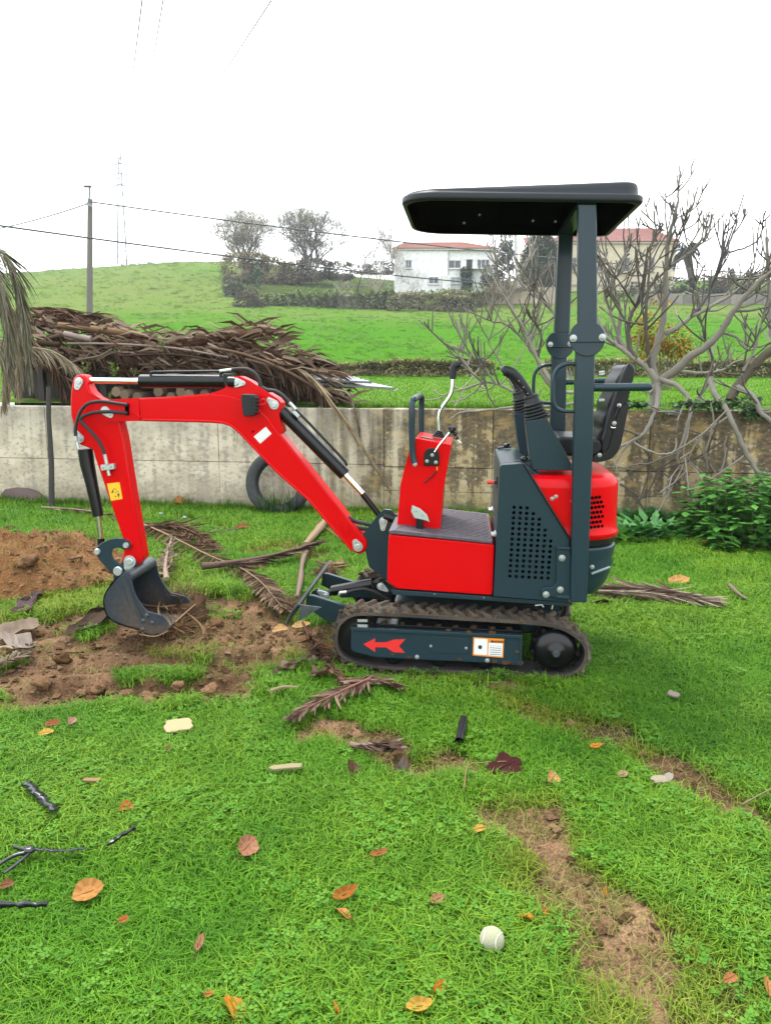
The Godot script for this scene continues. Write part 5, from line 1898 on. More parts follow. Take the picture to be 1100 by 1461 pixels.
func build_poles() -> void:
	var d := 42.0
	var foot := land(137, d, -0.2)
	var top := ad(129, 284, d)
	var o := thing("utility_pole", "grey wooden utility pole with a lamp arm standing in the meadow", "pole", foot)
	var mb := MB.new()
	mb.col = Color(0.20, 0.18, 0.16)
	tube(mb, PackedVector3Array([foot, foot.lerp(top, 0.5), top]), [0.175, 0.15, 0.125], 10)
	part(mb, M.bark, "shaft", o)
	var br := MB.new()
	br.col = Color(0.12, 0.12, 0.12)
	var t2 := ad(128.5, 268, d)
	tube(br, smooth_path(PackedVector3Array([ad(130, 300, d) + Vector3(0, 0, 0.16), ad(129.5, 285, d) + Vector3(0, 0, 0.16), t2, ad(126, 265.5, d)]), 3), 0.045, 6)
	part(br, M.twig, "lamp_arm", o)
	var lh := MB.new()
	lh.col = Color(0.1, 0.1, 0.1)
	box(lh, ad(125.5, 266, d), Vector3(0.35, 0.1, 0.2), 0.03)
	part(lh, M.twig, "lamp_head", o)
	for i in 3:
		var ins := MB.new()
		ins.col = Color(0.25, 0.25, 0.24)
		bar(ins, ad(127 + i * 3.0, 290.0 + i * 1.5, d) + Vector3(0, 0, 0.2), ad(127 + i * 3.0, 293.5 + i * 1.5, d) + Vector3(0, 0, 0.2), 0.06, 8)
		part(ins, M.twig, "insulator", o)
	# slim pale mast by the annex
	var m := MB.new()
	m.col = Color(0.42, 0.40, 0.38)
	tube(m, PackedVector3Array([land(733.5, 100.0, -0.3), ad(735, 333, 100.0)]), 0.2, 8)
	solo(m, M.twig, "pale_pole", "pale slim mast rising beside the low annex", "pole")
	var m2 := MB.new()
	m2.col = Color(0.2, 0.18, 0.16)
	tube(m2, PackedVector3Array([land(1086, 60.0, -0.3), ad(1093, 338, 60.0)]), [0.17, 0.12], 8)
	solo(m2, M.bark, "field_pole", "dark wooden pole behind the fig tree, at the edge of the view", "pole")
	# lattice pylon on the skyline
	var pd := 330.0
	var py := thing("lattice_pylon", "tall pale lattice power pylon on the hill crest", "pylon", land(176, pd))
	var g := Color(0.09, 0.095, 0.105)
	var legs := [[168.0, 181.5], [168.5, 179.0], [169.0, 174.5], [170.0, 172.5]]
	var levels := [378.0, 330.0, 262.0, 218.0]
	for s in 2:
		for dep in [0.0, 3.0]:
			var lb := MB.new()
			lb.col = g
			var pth := PackedVector3Array()
			for i in 4:
				pth.append(ad(legs[i][s], levels[i], pd + dep))
			tube(lb, pth, [0.30, 0.28, 0.25, 0.2], 4)
			part(lb, M.twig, "leg", py)
	var lat := MB.new()
	lat.col = g
	for i in 22:
		var v := 372.0 - i * 6.8
		var q := 0
		while q < 2 and levels[q + 1] > v:
			q += 1
		var f: float = (levels[q] - v) / (levels[q] - levels[q + 1])
		var ul: float = lerpf(legs[q][0], legs[q + 1][0], f)
		var ur: float = lerpf(legs[q][1], legs[q + 1][1], f)
		tube(lat, PackedVector3Array([ad(ul, v, pd), ad(ur, v - 6.8, pd)] if i % 2 else [ad(ur, v, pd), ad(ul, v - 6.8, pd)]), 0.15, 3, false)
	stuff(part(lat, M.twig, "lattice", py))
	for v in [236.0, 250.0, 266.0]:
		var ab := MB.new()
		ab.col = g
		tube(ab, PackedVector3Array([ad(160.5, v + 0.5, pd), ad(171.5, v - 3.0, pd), ad(184.0, v, pd)]), 0.24, 4)
		part(ab, M.twig, "cross_arm", py)

func wire(called: String, a: Vector3, b: Vector3, sag: float, r: float, label: String, group := "") -> void:
	var p := PackedVector3Array()
	for i in 17:
		var t := i / 16.0
		p.append(a.lerp(b, t) - Vector3.UP * sag * 4.0 * t * (1.0 - t))
	var mb := MB.new()
	tube(mb, p, r, 5)
	solo(mb, M.wire, called, label, "cable", group)

func build_wires() -> void:
	wire("overhead_cable", ad(-160, 299, 16.0), ad(735, 408, 34.0), 0.15, 0.022, "thick black overhead cable crossing low in front of the pole and the white house")
	wire("overhead_cable", ad(130, 288, 42.0), ad(1180, 395, 70.0), 0.6, 0.04, "thin overhead wire from the pole past the tree crowns to the houses")
	wire("overhead_cable", ad(130, 289, 42.0), ad(-160, 342, 50.0), 0.5, 0.034, "thin overhead wire running from the pole away past the palm fronds")
	wire("power_line", ad(166, 236, 330.0), ad(212, -70, 34.0), 3.0, 0.037, "faint power line over the lawn, left of its pair, running down to the pylon")
	wire("power_line", ad(184, 236, 330.0), ad(245, -70, 34.0), 3.0, 0.033, "faint power line over the lawn, right of its pair, running down to the pylon")
	wire("power_line", ad(184, 266, 330.0), ad(440, -80, 30.0), 3.0, 0.029, "faintest power line, slanting alone across the white sky")


# ================================================================ lawn
func blade(mb: MB, at: Vector3, dir: Vector2, h: float, lean: float, w: float, col: Color) -> void:
	var d := Vector3(dir.x, 0, dir.y)
	var s := Vector3(-dir.y, 0, dir.x) * w * 0.5
	var m := at + Vector3.UP * h * 0.6 + d * lean * 0.35
	var t := at + Vector3.UP * h * (1.0 - 0.35 * minf(lean / maxf(h, 0.001), 1.5)) + d * lean
	var n0 := (d * -0.5 + Vector3.UP * 0.9 + s.normalized() * 0.3).normalized()
	var n1 := (d * -0.3 + Vector3.UP - s.normalized() * 0.3).normalized()
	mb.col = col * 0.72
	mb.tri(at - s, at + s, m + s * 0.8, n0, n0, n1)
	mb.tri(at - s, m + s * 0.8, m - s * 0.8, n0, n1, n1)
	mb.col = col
	mb.tri(m - s * 0.8, m + s * 0.8, t, n0, n1, n1)

func tuft_mesh(sd: int, blades: int, spread: float, h0: float, h1: float, w: float, lean := 0.7) -> ArrayMesh:
	rng.seed = sd
	var mb := MB.new()
	for i in blades:
		var a := rng.randf() * TAU
		var r := sqrt(rng.randf()) * spread
		var h := rng.randf_range(h0, h1)
		var c := Color(1.12, 1.1, 1.1).lerp(Color(0.55, 0.62, 0.45), rng.randf())
		if rng.randf() < 0.09:
			c = Color(2.1, 1.1, 1.6)
		elif rng.randf() < 0.08:
			c = Color(1.5, 1.45, 2.2)
		blade(mb, Vector3(cos(a) * r, -0.004, sin(a) * r), Vector2.from_angle(rng.randf() * TAU), h, h * rng.randf_range(0.2, lean * 1.5), w * rng.randf_range(0.7, 1.25), c)
	return mb.mesh()

func clover_mesh(sd: int) -> ArrayMesh:
	rng.seed = sd
	var mb := MB.new()
	for i in 9:
		var a := rng.randf() * TAU
		var r := sqrt(rng.randf()) * 0.045
		var c := Vector3(cos(a) * r, rng.randf_range(0.018, 0.04), sin(a) * r)
		var turn := rng.randf() * TAU
		var q := rng.randf_range(0.004, 0.0075)
		mb.col = Color(1, 1, 1).lerp(Color(0.7, 0.8, 0.75), rng.randf())
		for k in 3:
			var e := turn + TAU * k / 3
			var d := Vector3(cos(e), rng.randf_range(-0.6, 0.6), sin(e))
			var s := Vector3(-sin(e), 0, cos(e))
			var n := (Vector3.UP + d * 0.2).normalized()
			var p1 := c + d * q * 0.8 + s * q * 0.62
			var p2 := c + d * q * 0.8 - s * q * 0.62
			var p3 := c + d * q * 1.5 + s * q * 0.4
			var p4 := c + d * q * 1.5 - s * q * 0.4
			mb.tri(c, p1, p2, n, n, n)
			mb.tri(p1, p3, p4, n, n, n)
			mb.tri(p1, p4, p2, n, n, n)
	return mb.mesh()

func scatter(called: String, parent: Node3D, mesh: Mesh, where: Array, tint: PackedColorArray) -> void:
	var mm := MultiMesh.new()
	mm.transform_format = MultiMesh.TRANSFORM_3D
	mm.use_colors = true
	mm.mesh = mesh
	mm.instance_count = where.size()
	for i in where.size():
		mm.set_instance_transform(i, where[i])
		mm.set_instance_color(i, tint[i])
	var o := MultiMeshInstance3D.new()
	o.name = called
	o.multimesh = mm
	o.material_override = M.grass
	parent.add_child(o, true)
	o.set_meta("kind", "stuff")

func build_grass() -> void:
	var root := Node3D.new()
	root.name = "lawn_grass"
	add_child(root, true)
	root.set_meta("label", "short bright green lawn grass mixed with clover")
	root.set_meta("kind", "stuff")
	var kinds := []
	for i in 4:
		kinds.append(tuft_mesh(100 + i, 17, 0.04, 0.022, 0.066, 0.0037, 0.95))
	kinds.append(tuft_mesh(120, 14, 0.03, 0.06, 0.15, 0.0042, 0.5))      # long, by the wall
	kinds.append(clover_mesh(130))
	kinds.append(tuft_mesh(140, 10, 0.05, 0.02, 0.06, 0.004, 1.6))      # dry straw on the bare places
	var where := []
	var tint := []
	for i in kinds.size():
		where.append([])
		tint.append(PackedColorArray())
	rng.seed = 77
	var step := 0.0195
	var d := 1.0
	while d < 9.6:
		var dd := step * (0.85 + 0.21 * maxf(d - 2.0, 0.0))
		var half := minf(0.53 * d + 1.7, 6.5)
		var n := int(half * 2.0 / dd)
		for i in n:
			var x := -half + (i + rng.randf()) * dd
			var z := -(d + rng.randf() * dd)
			var w := wall_inv * Vector3(x, 0, z)
			if w.z < 0.012:
				continue
			# nothing grows under the tracks, and little right beside them
			var dl := dig_inv * Vector3(x, 0, z)
			var pressed := 1.0
			if dl.x > -0.66 and dl.x < 0.62:
				if (dl.z < 0.015 and dl.z > -0.2) or (dl.z < -0.73 and dl.z > -0.95):
					continue
				if dl.z < 0.09 and dl.z > -0.25:
					pressed = 0.55
			var m := grid_at(mask, x, z)
			var patch := nz.get_noise_2d(x * 60.0 + 20.0, z * 60.0)
			var fine := nz2.get_noise_2d(x * 260.0, z * 260.0)
			var k := rng.randi_range(0, 3)
			var s := rng.randf_range(0.75, 1.3) * (1.0 + 0.25 * patch) * (1.0 + 0.10 * maxf(d - 3.0, 0.0))
			s *= pressed
			if m > 0.12:
				if rng.randf() < smoothstep(0.12, 0.6, m + 0.25 * fine):
					if rng.randf() < (0.05 if z < -3.4 else 0.13):
						k = 6
					else:
						continue
				s *= 0.85
			if w.z < 0.22 and rng.randf() < 0.4:
				k = 4
				s *= rng.randf_range(0.4, 0.8)
			elif k < 4 and fine + 0.8 * patch > 0.05 and d < 5.5 and rng.randf() < 0.08 + 0.2 * clampf(fine + 0.8 * patch, 0, 0.5):
				k = 5
				s = rng.randf_range(0.8, 1.3)
			elif k < 4 and rng.randf() < 0.012:
				k = 4
				s *= 0.55
			var c := Color(0.115, 0.28, 0.018).lerp(Color(0.19, 0.335, 0.028), clampf(0.5 + patch * 1.8 + rng.randf_range(-0.5, 0.5), 0, 1))
			c = c.lerp(Color(0.055, 0.175, 0.014), clampf(-fine * 0.9 + rng.randf_range(-0.3, 0.5), 0, 0.8))
			# trampled yellowish turf by the dug ground
			var worn := smoothstep(0.0, 0.5, m) * 0.7 + smoothstep(-1.0, -1.9, x) * smoothstep(-4.2, -4.8, z) * smoothstep(-6.4, -5.6, z) * (0.3 + 0.5 * patch)
			c = c.lerp(Color(0.25, 0.26, 0.035), clampf(worn, 0, 0.75))
			if k == 5:
				c = Color(0.065, 0.19, 0.014).lerp(Color(0.135, 0.28, 0.035), rng.randf())
			elif k == 6:
				c = Color(0.30, 0.235, 0.10).lerp(Color(0.17, 0.21, 0.035), rng.randf())
			elif k == 4:
				c = c.lerp(Color(0.05, 0.16, 0.012), 0.45)
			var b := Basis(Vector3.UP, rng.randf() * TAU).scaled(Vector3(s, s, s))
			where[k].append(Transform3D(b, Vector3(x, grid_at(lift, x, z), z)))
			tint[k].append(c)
		d += dd
	var names := ["grass", "grass", "grass", "grass", "tall_grass", "clover", "straw"]
	for k in kinds.size():
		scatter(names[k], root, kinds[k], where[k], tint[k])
	# rough grass on the land just behind the wall
	var far := []
	var fc := PackedColorArray()
	for i in 16000:
		var dd := 8.6 + 14.0 * pow(rng.randf(), 1.4)
		var u := rng.randf_range(-60, 1160)
		var p := land(u, dd)
		if (wall_inv * p).z > -0.32 or (u < 470 and dd < 10.8):
			continue
		var s := rng.randf_range(0.7, 1.3) * (0.8 + dd * 0.05)
		far.append(Transform3D(Basis(Vector3.UP, rng.randf() * TAU).scaled(Vector3(s * 1.3, s, s * 1.3)), p))
		fc.append(Color(0.13, 0.30, 0.02).lerp(Color(0.19, 0.33, 0.035), rng.randf()))
	scatter("meadow_grass", root, kinds[1], far, fc)
	# tussocks over the meadow and the hill
	var tus := []
	var tc := PackedColorArray()
	for i in 24000:
		var dd := 22.0 * pow(10.0, rng.randf())
		var u := rng.randf_range(-80, 1180)
		var p := land(u, dd)
		var clump := nz.get_noise_2d(p.x * 14.0, p.z * 14.0) + 0.6 * nz2.get_noise_2d(p.x * 60.0, p.z * 60.0)
		if clump < rng.randf_range(-0.5, 0.35):
			continue
		var s := rng.randf_range(0.7, 1.6) * (0.6 + dd * 0.035)
		tus.append(Transform3D(Basis(Vector3.UP, rng.randf() * TAU).scaled(Vector3(s * 2.2, s * 0.8, s * 2.2)), p))
		var c := Color(0.095, 0.255, 0.010).lerp(Color(0.19, 0.265, 0.06), clampf(smoothstep(50.0, 110.0, dd) + 0.5 * rng.randf() - 0.2, 0, 1))
		tc.append(c.lerp(Color(0.08, 0.15, 0.02), rng.randf() * 0.4))
	scatter("tussock_grass", root, kinds[2], tus, tc)


# ================================================================ palm fronds
# a frond along a path: midrib and, on both sides, folded leaflets that droop; lay: 0 hanging in the air, 1 pressed flat on the ground
func frond(called: String, label: String, group: String, path: PackedVector3Array, leaf: float, count: int, opts := {}) -> Node3D:
	var r := RandomNumberGenerator.new()
	r.seed = opts.get("seed", 1) * 7919 + 13
	var c0: Color = opts.get("col", Color(0.17, 0.125, 0.095))
	var c1: Color = opts.get("col2", Color(0.33, 0.26, 0.20))
	var droop: float = opts.get("droop", 0.5)
	var spread: float = opts.get("spread", 0.9)
	var rib: float = opts.get("rib", 0.014)
	var sides: Array = opts.get("sides", [-1, 1])
	var from: float = opts.get("from", 0.12)
	var wide: float = opts.get("wide", 0.02)
	var messy: float = opts.get("messy", 0.35)
	var up: Vector3 = opts.get("up", Vector3.UP)
	var rib_col: Color = opts.get("rib_col", c1)
	var floor_y: float = opts.get("floor", -99.0)
	var p := smooth_path(path, 5)
	var o := thing(called, label, "palm frond", p[0], group)
	var mb := MB.new()
	mb.col = rib_col
	var rad := []
	for i in p.size():
		rad.append(lerpf(rib, rib * 0.25, float(i) / (p.size() - 1)))
	tube(mb, p, rad, 6, true, 0.7)
	part(mb, M.dry, "midrib", o)
	var lb := MB.new()
	for i in count:
		var t := from + (1.0 - from) * (i + r.randf()) / count
		var f := t * (p.size() - 1)
		var k := mini(int(f), p.size() - 2)
		var at := p[k].lerp(p[k + 1], f - k)
		var dir := (p[k + 1] - p[k]).normalized()
		var sd := dir.cross(up).normalized()
		for s: float in sides:
			if r.randf() < opts.get("gaps", 0.08):
				continue
			var l := leaf * (sin(PI * (0.18 + 0.75 * t)) * 0.75 + 0.3) * r.randf_range(0.7, 1.1)
			var ang := spread * lerpf(1.0, 0.45, t) + r.randf_range(-messy, messy) * 0.6
			var d := (dir * cos(ang) + sd * s * sin(ang) + up * r.randf_range(-0.35, 0.2) * messy * 1.5).normalized()
			var w := wide * r.randf_range(0.7, 1.2)
			lb.col = c0.lerp(c1, r.randf()) * r.randf_range(0.75, 1.15)
			var side := d.cross(up).normalized()
			if side == Vector3.ZERO:
				side = sd
			side = side.rotated(d, r.randf_range(-0.9, 0.9))
			var q0 := at
			var prev_l := q0 - side * w * 0.3
			var prev_r := q0 + side * w * 0.3
			var curl := Vector3(r.randf_range(-1, 1), r.randf_range(-1, 1), r.randf_range(-1, 1)) * messy * 0.25
			for g in 3:
				var e := (g + 1) / 3.0
				d = (d + Vector3.DOWN * droop * 0.45 * e + curl).normalized()
				var q1 := q0 + d * l / 3.0
				if q1.y < floor_y:
					q1.y = floor_y + r.randf() * 0.01
				var ww: float = w * [1.0, 0.75, 0.08][g]
				var nl := q1 - side * ww * 0.5
				var nr := q1 + side * ww * 0.5
				var fold := d.cross(side).normalized() * ww * 0.35
				lb.flat4(prev_l, q0 + fold, q1 + fold, nl)
				lb.flat4(prev_r, q0 + fold, q1 + fold, nr)
				q0 = q1
				prev_l = nl
				prev_r = nr
	stuff(part(lb, M.dry, "leaflets", o))
	return o

func wp(u: float, v: float, off: float) -> Vector3:
	return wl(u, v, off)

func build_frond_heap() -> void:
	# rough shelter behind the wall that the fronds lie on: posts, rail, plank back, tin roof
	var sh := thing("wood_shelter", "low dark lean-to of posts and planks under the dead fronds", "shelter", wl(200, 575, -0.9))
	for i in 15:
		var u0 := 20.0 + i * 29.0
		var pb := MB.new()
		pb.col = Color(0.035, 0.03, 0.026).lerp(Color(0.07, 0.055, 0.045), absf(nz.get_noise_1d(i * 60.0)) * 2.0)
		var a := on_plane(u0, 560, wall_inv, -1.15)
		var b := on_plane(u0 + 28.0, 560, wall_inv, -1.15)
		extrude(pb, PackedVector2Array([Vector2(a.x, 0.9), Vector2(b.x, 0.9), Vector2(b.x, 1.75 if i < 4 else 1.62 - (i - 4) * 0.012), Vector2(a.x, 1.75 if i < 4 else 1.62 - (i - 4) * 0.012)]), -1.15 - 0.008 * (i % 2), -1.18, 0.003, WALL)
		part(pb, M.bark, "plank", sh)
	for u in [62.0, 150.0, 300.0, 405.0]:
		var pb := MB.new()
		pb.col = Color(0.06, 0.05, 0.04)
		var a := on_plane(u, 560, wall_inv, -0.5)
		box(pb, WALL * Vector3(a.x, 1.33, -0.5), Vector3(0.08, 0.55, 0.08), 0.006, WALL.basis)
		part(pb, M.bark, "post", sh)
	var rail := MB.new()
	rail.col = Color(0.10, 0.115, 0.12)
	var ra := on_plane(100, 538, wall_inv, -0.45)
	var rb := on_plane(440, 545, wall_inv, -0.45)
	box(rail, WALL * Vector3((ra.x + rb.x) / 2, (ra.y + rb.y) / 2, -0.42), Vector3(rb.x - ra.x, 0.05, 0.06), 0.004, WALL.basis)
	part(rail, M.pale_metal, "rail", sh)
	var rf := MB.new()
	rf.col = Color(0.04, 0.035, 0.03)
	box(rf, WALL * Vector3((ra.x + rb.x) / 2 - 0.35, 1.60, -0.78), Vector3(rb.x - ra.x + 1.2, 0.03, 0.75), 0.004, WALL.basis * Basis(Vector3.RIGHT, -0.12))
	part(rf, M.bark, "roof_sheet", sh)
	# firewood ends under it
	rng.seed = 12
	var words := ["under the dipper ram rod", "behind the black ram", "next along the row", "near the lamp end of the boom", "at the end of the row"]
	for i in 9:
		var u := [166.0, 178.0, 244.0, 258.0, 270.0, 196.0, 226.0, 292.0, 306.0][i] as float
		var c := on_plane(u, 559.0 + (i % 3) * 4.0, wall_inv, -0.36)
		var lb := MB.new()
		lb.col = Color(0.20, 0.13, 0.085).lerp(Color(0.34, 0.24, 0.16), rng.randf())
		var q := PackedVector3Array()
		for z in [-0.36, -0.372, -0.8]:
			q.append(WALL * Vector3(c.x, maxf(c.y, wall_h + 0.07), z))
		tube(lb, q, [0.058, 0.065, 0.062], 9)
		solo(lb, M.bark, "firewood_log", "cut end of a firewood log stacked beneath the frond heap", "log", "firewood logs under the fronds")
	# tin sheets sticking out to the right
	for s in 2:
		var tb := MB.new()
		var a := wl([500, 530][s], [537, 547][s], -0.42)
		var b := wl([532, 567][s], [546, 555][s], -0.15)
		var back := wl([418, 432][s], [534, 541][s], -0.55) - a
		var rows := []
		for i in 2:
			var row := PackedVector3Array()
			for j in 41:
				var t := j / 40.0
				row.append(a.lerp(b, t) + back * i + Vector3.UP * 0.012 * cos(t * TAU * 5.0))
			rows.append(row)
		skin(tb, rows, false)
		var under := []
		for i in 2:
			var row := PackedVector3Array()
			for q in rows[i]:
				row.append(q - Vector3.UP * 0.004)
			under.append(row)
		skin(tb, under, false)
		var o := solo(tb, M.pale_metal, "corrugated_sheet", ["grey corrugated roofing sheet, upper one, jutting from the fronds", "longer corrugated roofing sheet, lower one, with bright scalloped end"][s], "roofing sheet")
		var ed := MB.new()
		for j in 40:
			var p0 := (rows[0] as PackedVector3Array)[j]
			var p1 := (rows[0] as PackedVector3Array)[j + 1]
			ed.flat4(p0, p1, p1 - Vector3.UP * 0.016, p0 - Vector3.UP * 0.016)
		part(ed, M.white, "sheet_end", o)
	var pk := MB.new()
	pk.col = Color(0.085, 0.07, 0.055)
	var ka := wl(425, 521, -0.9)
	var kb := wl(476, 523, -0.75)
	box(pk, (ka + kb) / 2, Vector3(ka.distance_to(kb), 0.085, 0.14), 0.006, WALL.basis)
	solo(pk, M.bark, "plank", "short dark weathered plank poking out above the tin sheets", "plank")
	# the fronds
	rng.seed = 31
	var G := "dead palm fronds heaped on the wall"
	var n := 0
	# [path px..., depth behind the wall face], leaf length, droop
	var laid := [
		[[30, 455, 90, 470, 180, 480, 260, 500], -0.75, 0.36, 0.5, "dead brown darkest frond along the heap's ridge start"],
		[[25, 440, 70, 452, 130, 480, 175, 540], -0.55, 0.34, 0.9, "dead brown frond curving from the ridge down to the dipper's top"],
		[[30, 470, 80, 500, 110, 540, 135, 590], -0.35, 0.30, 1.0, "dead brown frond drooping onto the wall by the stake"],
		[[40, 445, 110, 452, 200, 470, 300, 492], -0.9, 0.34, 0.4, "dead brown uppermost long frond along the ridge"],
		[[90, 468, 170, 478, 260, 484, 340, 500], -0.8, 0.36, 0.5, "dead brown frond under the tan palm branch"],
		[[110, 474, 200, 486, 300, 496, 400, 520], -0.65, 0.36, 0.7, "dead brown frond in the middle layer above the ram rod"],
		[[140, 500, 220, 505, 310, 512, 380, 530], -0.5, 0.30, 1.2, "dead brown frond overhanging the firewood"],
		[[180, 486, 260, 482, 330, 486, 420, 516], -0.7, 0.36, 0.6, "dead brown frond crossing below the broken branch stub"],
		[[220, 492, 300, 495, 380, 508, 450, 545], -0.6, 0.36, 0.7, "dead brown frond sloping to the boom lamp"],
		[[250, 486, 330, 490, 400, 510, 470, 560], -0.5, 0.36, 0.6, "dead brown frond reaching down past the lamp"],
		[[300, 482, 360, 488, 420, 512, 480, 556], -0.7, 0.34, 0.5, "dead brown frond under the broken stub's tip"],
		[[330, 478, 380, 490, 430, 515, 500, 560], -0.55, 0.34, 0.6, "dead brown frond at the heap's thin far end"],
		[[160, 476, 240, 474, 320, 478, 390, 488], -1.0, 0.30, 0.3, "dead brown back-row frond seen against the meadow, by the pole"],
		[[60, 480, 130, 496, 200, 500, 280, 506], -0.45, 0.34, 0.9, "dead brown frond lying behind the sprouting sprig"],
		[[200, 508, 280, 516, 350, 522, 420, 536], -0.35, 0.30, 1.4, "dead brown frond fringe over the firewood, nearer the tin sheets"],
		[[150, 516, 230, 522, 310, 526, 380, 536], -0.4, 0.26, 1.5, "dead brown frond fringe over the firewood, above the ram barrel"],
		[[240, 478, 300, 478, 360, 484, 410, 500], -1.0, 0.30, 0.4, "dead brown back-row frond peeking over by the stub"],
		[[60, 442, 100, 438, 140, 446, 190, 474], -1.05, 0.32, 0.3, "dead brown back-row frond rising highest beside the hanging palm"],
		[[36, 432, 66, 430, 100, 436, 130, 456], -0.95, 0.30, 0.3, "dead brown short frond topping the heap's hump"],
		[[50, 436, 85, 436, 118, 448, 150, 480], -0.6, 0.30, 0.6, "dead brown frond folded over the hump's front"],
		[[330, 496, 390, 506, 440, 536, 476, 566], -0.35, 0.34, 0.9, "dead brown frond tip above the tin sheets"],
		[[280, 500, 350, 506, 410, 526, 460, 560], -0.4, 0.34, 0.9, "dead brown frond sweeping down over the plank's end"],
		[[120, 488, 190, 494, 270, 494, 350, 506], -0.5, 0.34, 0.8, "dead brown middle frond between the long grey stem and firewood"],
		[[60, 505, 95, 530, 120, 548, 140, 575], -0.25, 0.26, 1.3, "dead brown frond hanging beside the dipper's top pin"],
		[[45, 475, 70, 500, 86, 530, 96, 565], -0.2, 0.28, 1.1, "dead brown frond hanging just behind the stake"],
		[[352, 500, 398, 512, 440, 528, 492, 552], -0.3, 0.32, 0.8, "dead brown frond beside the trailing pale one"],
		[[300, 508, 352, 520, 396, 540, 430, 574], -0.3, 0.28, 1.1, "dead brown ragged frond over the shelter's dark corner"],
		[[380, 505, 420, 520, 452, 548, 478, 590], -0.25, 0.28, 1.0, "dead brown last frond before the corrugated sheets"],
	]
	for q in laid:
		var path := PackedVector3Array()
		var px: Array = q[0]
		for i in range(0, px.size(), 2):
			path.append(wl(px[i] + rng.randf_range(-6, 6), px[i + 1] + 10.0 + rng.randf_range(-4, 4), q[1] + rng.randf_range(-0.08, 0.08)))
		var warm := rng.randf()
		frond("palm_frond", q[4], G, path, q[2] * 1.15, 84, {"seed": n, "droop": q[3] * 1.3 + 0.2, "messy": 0.35 + 0.4 * rng.randf(), "spread": 0.16 + 0.34 * rng.randf(), "from": 0.02, "col": Color(0.035, 0.018, 0.012).lerp(Color(0.085, 0.045, 0.03), warm), "col2": Color(0.17, 0.10, 0.065).lerp(Color(0.30, 0.20, 0.14), warm), "rib": 0.02, "wide": 0.018 + 0.014 * rng.randf()})
		n += 1
	# torn leaflets strewn over the heap, too many to count
	var loose := MB.new()
	for i in 900:
		var t := rng.randf()
		var u := lerpf(40.0, 500.0, t)
		var ridge := 470.0 + 8.0 * sin(u * 0.03) + maxf(0.0, u - 380.0) * 0.55
		if u < 120:
			ridge = 440.0 + (u - 40.0) * 0.3
		var v := ridge + pow(rng.randf(), 1.3) * lerpf(85.0, 40.0, t)
		var a := wl(u, v, -0.2 - 0.55 * rng.randf())
		var ang := rng.randf_range(-0.55, 0.75) + (PI if rng.randf() < 0.4 else 0.0)
		var l := rng.randf_range(0.12, 0.42)
		var d := WALL.basis * Vector3(cos(ang), -sin(ang) * 0.8 + 0.1, rng.randf_range(-0.2, 0.5)).normalized()
		var s := d.cross(Vector3(0, 0.3, 1)).normalized().rotated(d, rng.randf_range(-0.8, 0.8)) * rng.randf_range(0.006, 0.02)
		var m := a + d * l * 0.5 + Vector3.UP * rng.randf_range(-0.01, 0.03)
		var b := a + d * l + Vector3.DOWN * l * rng.randf_range(0.0, 0.35)
		loose.col = Color(0.07, 0.035, 0.022).lerp(Color(0.46, 0.34, 0.25), pow(rng.randf(), 2.0))
		loose.flat4(a - s, a + s, m + s, m - s)
		loose.flat(m - s, m + s, b)
	var lo := put(loose.mesh(), M.dry, "loose_leaflets", self)
	lo.set_meta("label", "torn dry leaflets strewn over the frond heap")
	stuff(lo)
	# broad dry midribs on top
	var stems := [
		["brown stub of a palm branch, broken end up, topping the heap", [262, 492, 320, 482, 376, 474], -0.35, 0.040, Color(0.13, 0.065, 0.04)],
		["pale tan palm branch lying along the heap beside the utility pole", [84, 464, 130, 469, 204, 478], -0.30, 0.038, Color(0.30, 0.185, 0.105)],
		["pale pinkish sheath lying below the tan palm branch", [92, 476, 110, 480, 130, 484], -0.22, 0.034, Color(0.42, 0.33, 0.29)],
		["dark broken palm branch at the hanging fronds' foot of the heap", [36, 488, 62, 490, 86, 492], -0.2, 0.032, Color(0.07, 0.04, 0.03)],
		["long grey branch running across the middle of the heap", [96, 490, 170, 491, 250, 497, 326, 510], -0.2, 0.013, Color(0.34, 0.27, 0.22)],
		["crooked bare grey branch reaching out below the heap", [84, 526, 112, 514, 142, 508, 160, 498], -0.12, 0.010, Color(0.20, 0.16, 0.13)],
		["thin dark branch crossing above the ram barrel", [170, 508, 250, 506, 330, 520, 400, 540], -0.14, 0.012, Color(0.07, 0.045, 0.035)],
		["brown branch sloping to the boom lamp along the heap's face", [300, 496, 350, 506, 410, 530, 470, 566], -0.12, 0.017, Color(0.19, 0.12, 0.08)],
		["pale split branch near the sprouting sprig on the ridge", [200, 482, 246, 484, 300, 480], -0.32, 0.016, Color(0.36, 0.27, 0.20)],
		["dark branch overhanging the tin sheets", [396, 520, 436, 526, 474, 548, 492, 560], -0.16, 0.014, Color(0.09, 0.055, 0.04)],
	]
	for q in stems:
		var path := PackedVector3Array()
		var px: Array = q[1]
		for i in range(0, px.size(), 2):
			path.append(wl(px[i], px[i + 1], q[2]))
		var mb := MB.new()
		mb.col = q[4]
		var sp := smooth_path(path, 4)
		var rad := []
		for i in sp.size():
			rad.append(float(q[3]) * (1.0 + 0.22 * nz.get_noise_1d(i * 35.0)))
		tube(mb, sp, rad, 9, true, 0.7)
		solo(mb, M.dry, "dead_palm_branch", q[0], "branch")
	# fronds that hang over the wall
	var hang := PackedVector3Array([wl(395, 512, -0.3), wl(440, 535, -0.12), wl(478, 580, 0.06), wl(515, 632, 0.07), wl(553, 694, 0.06)])
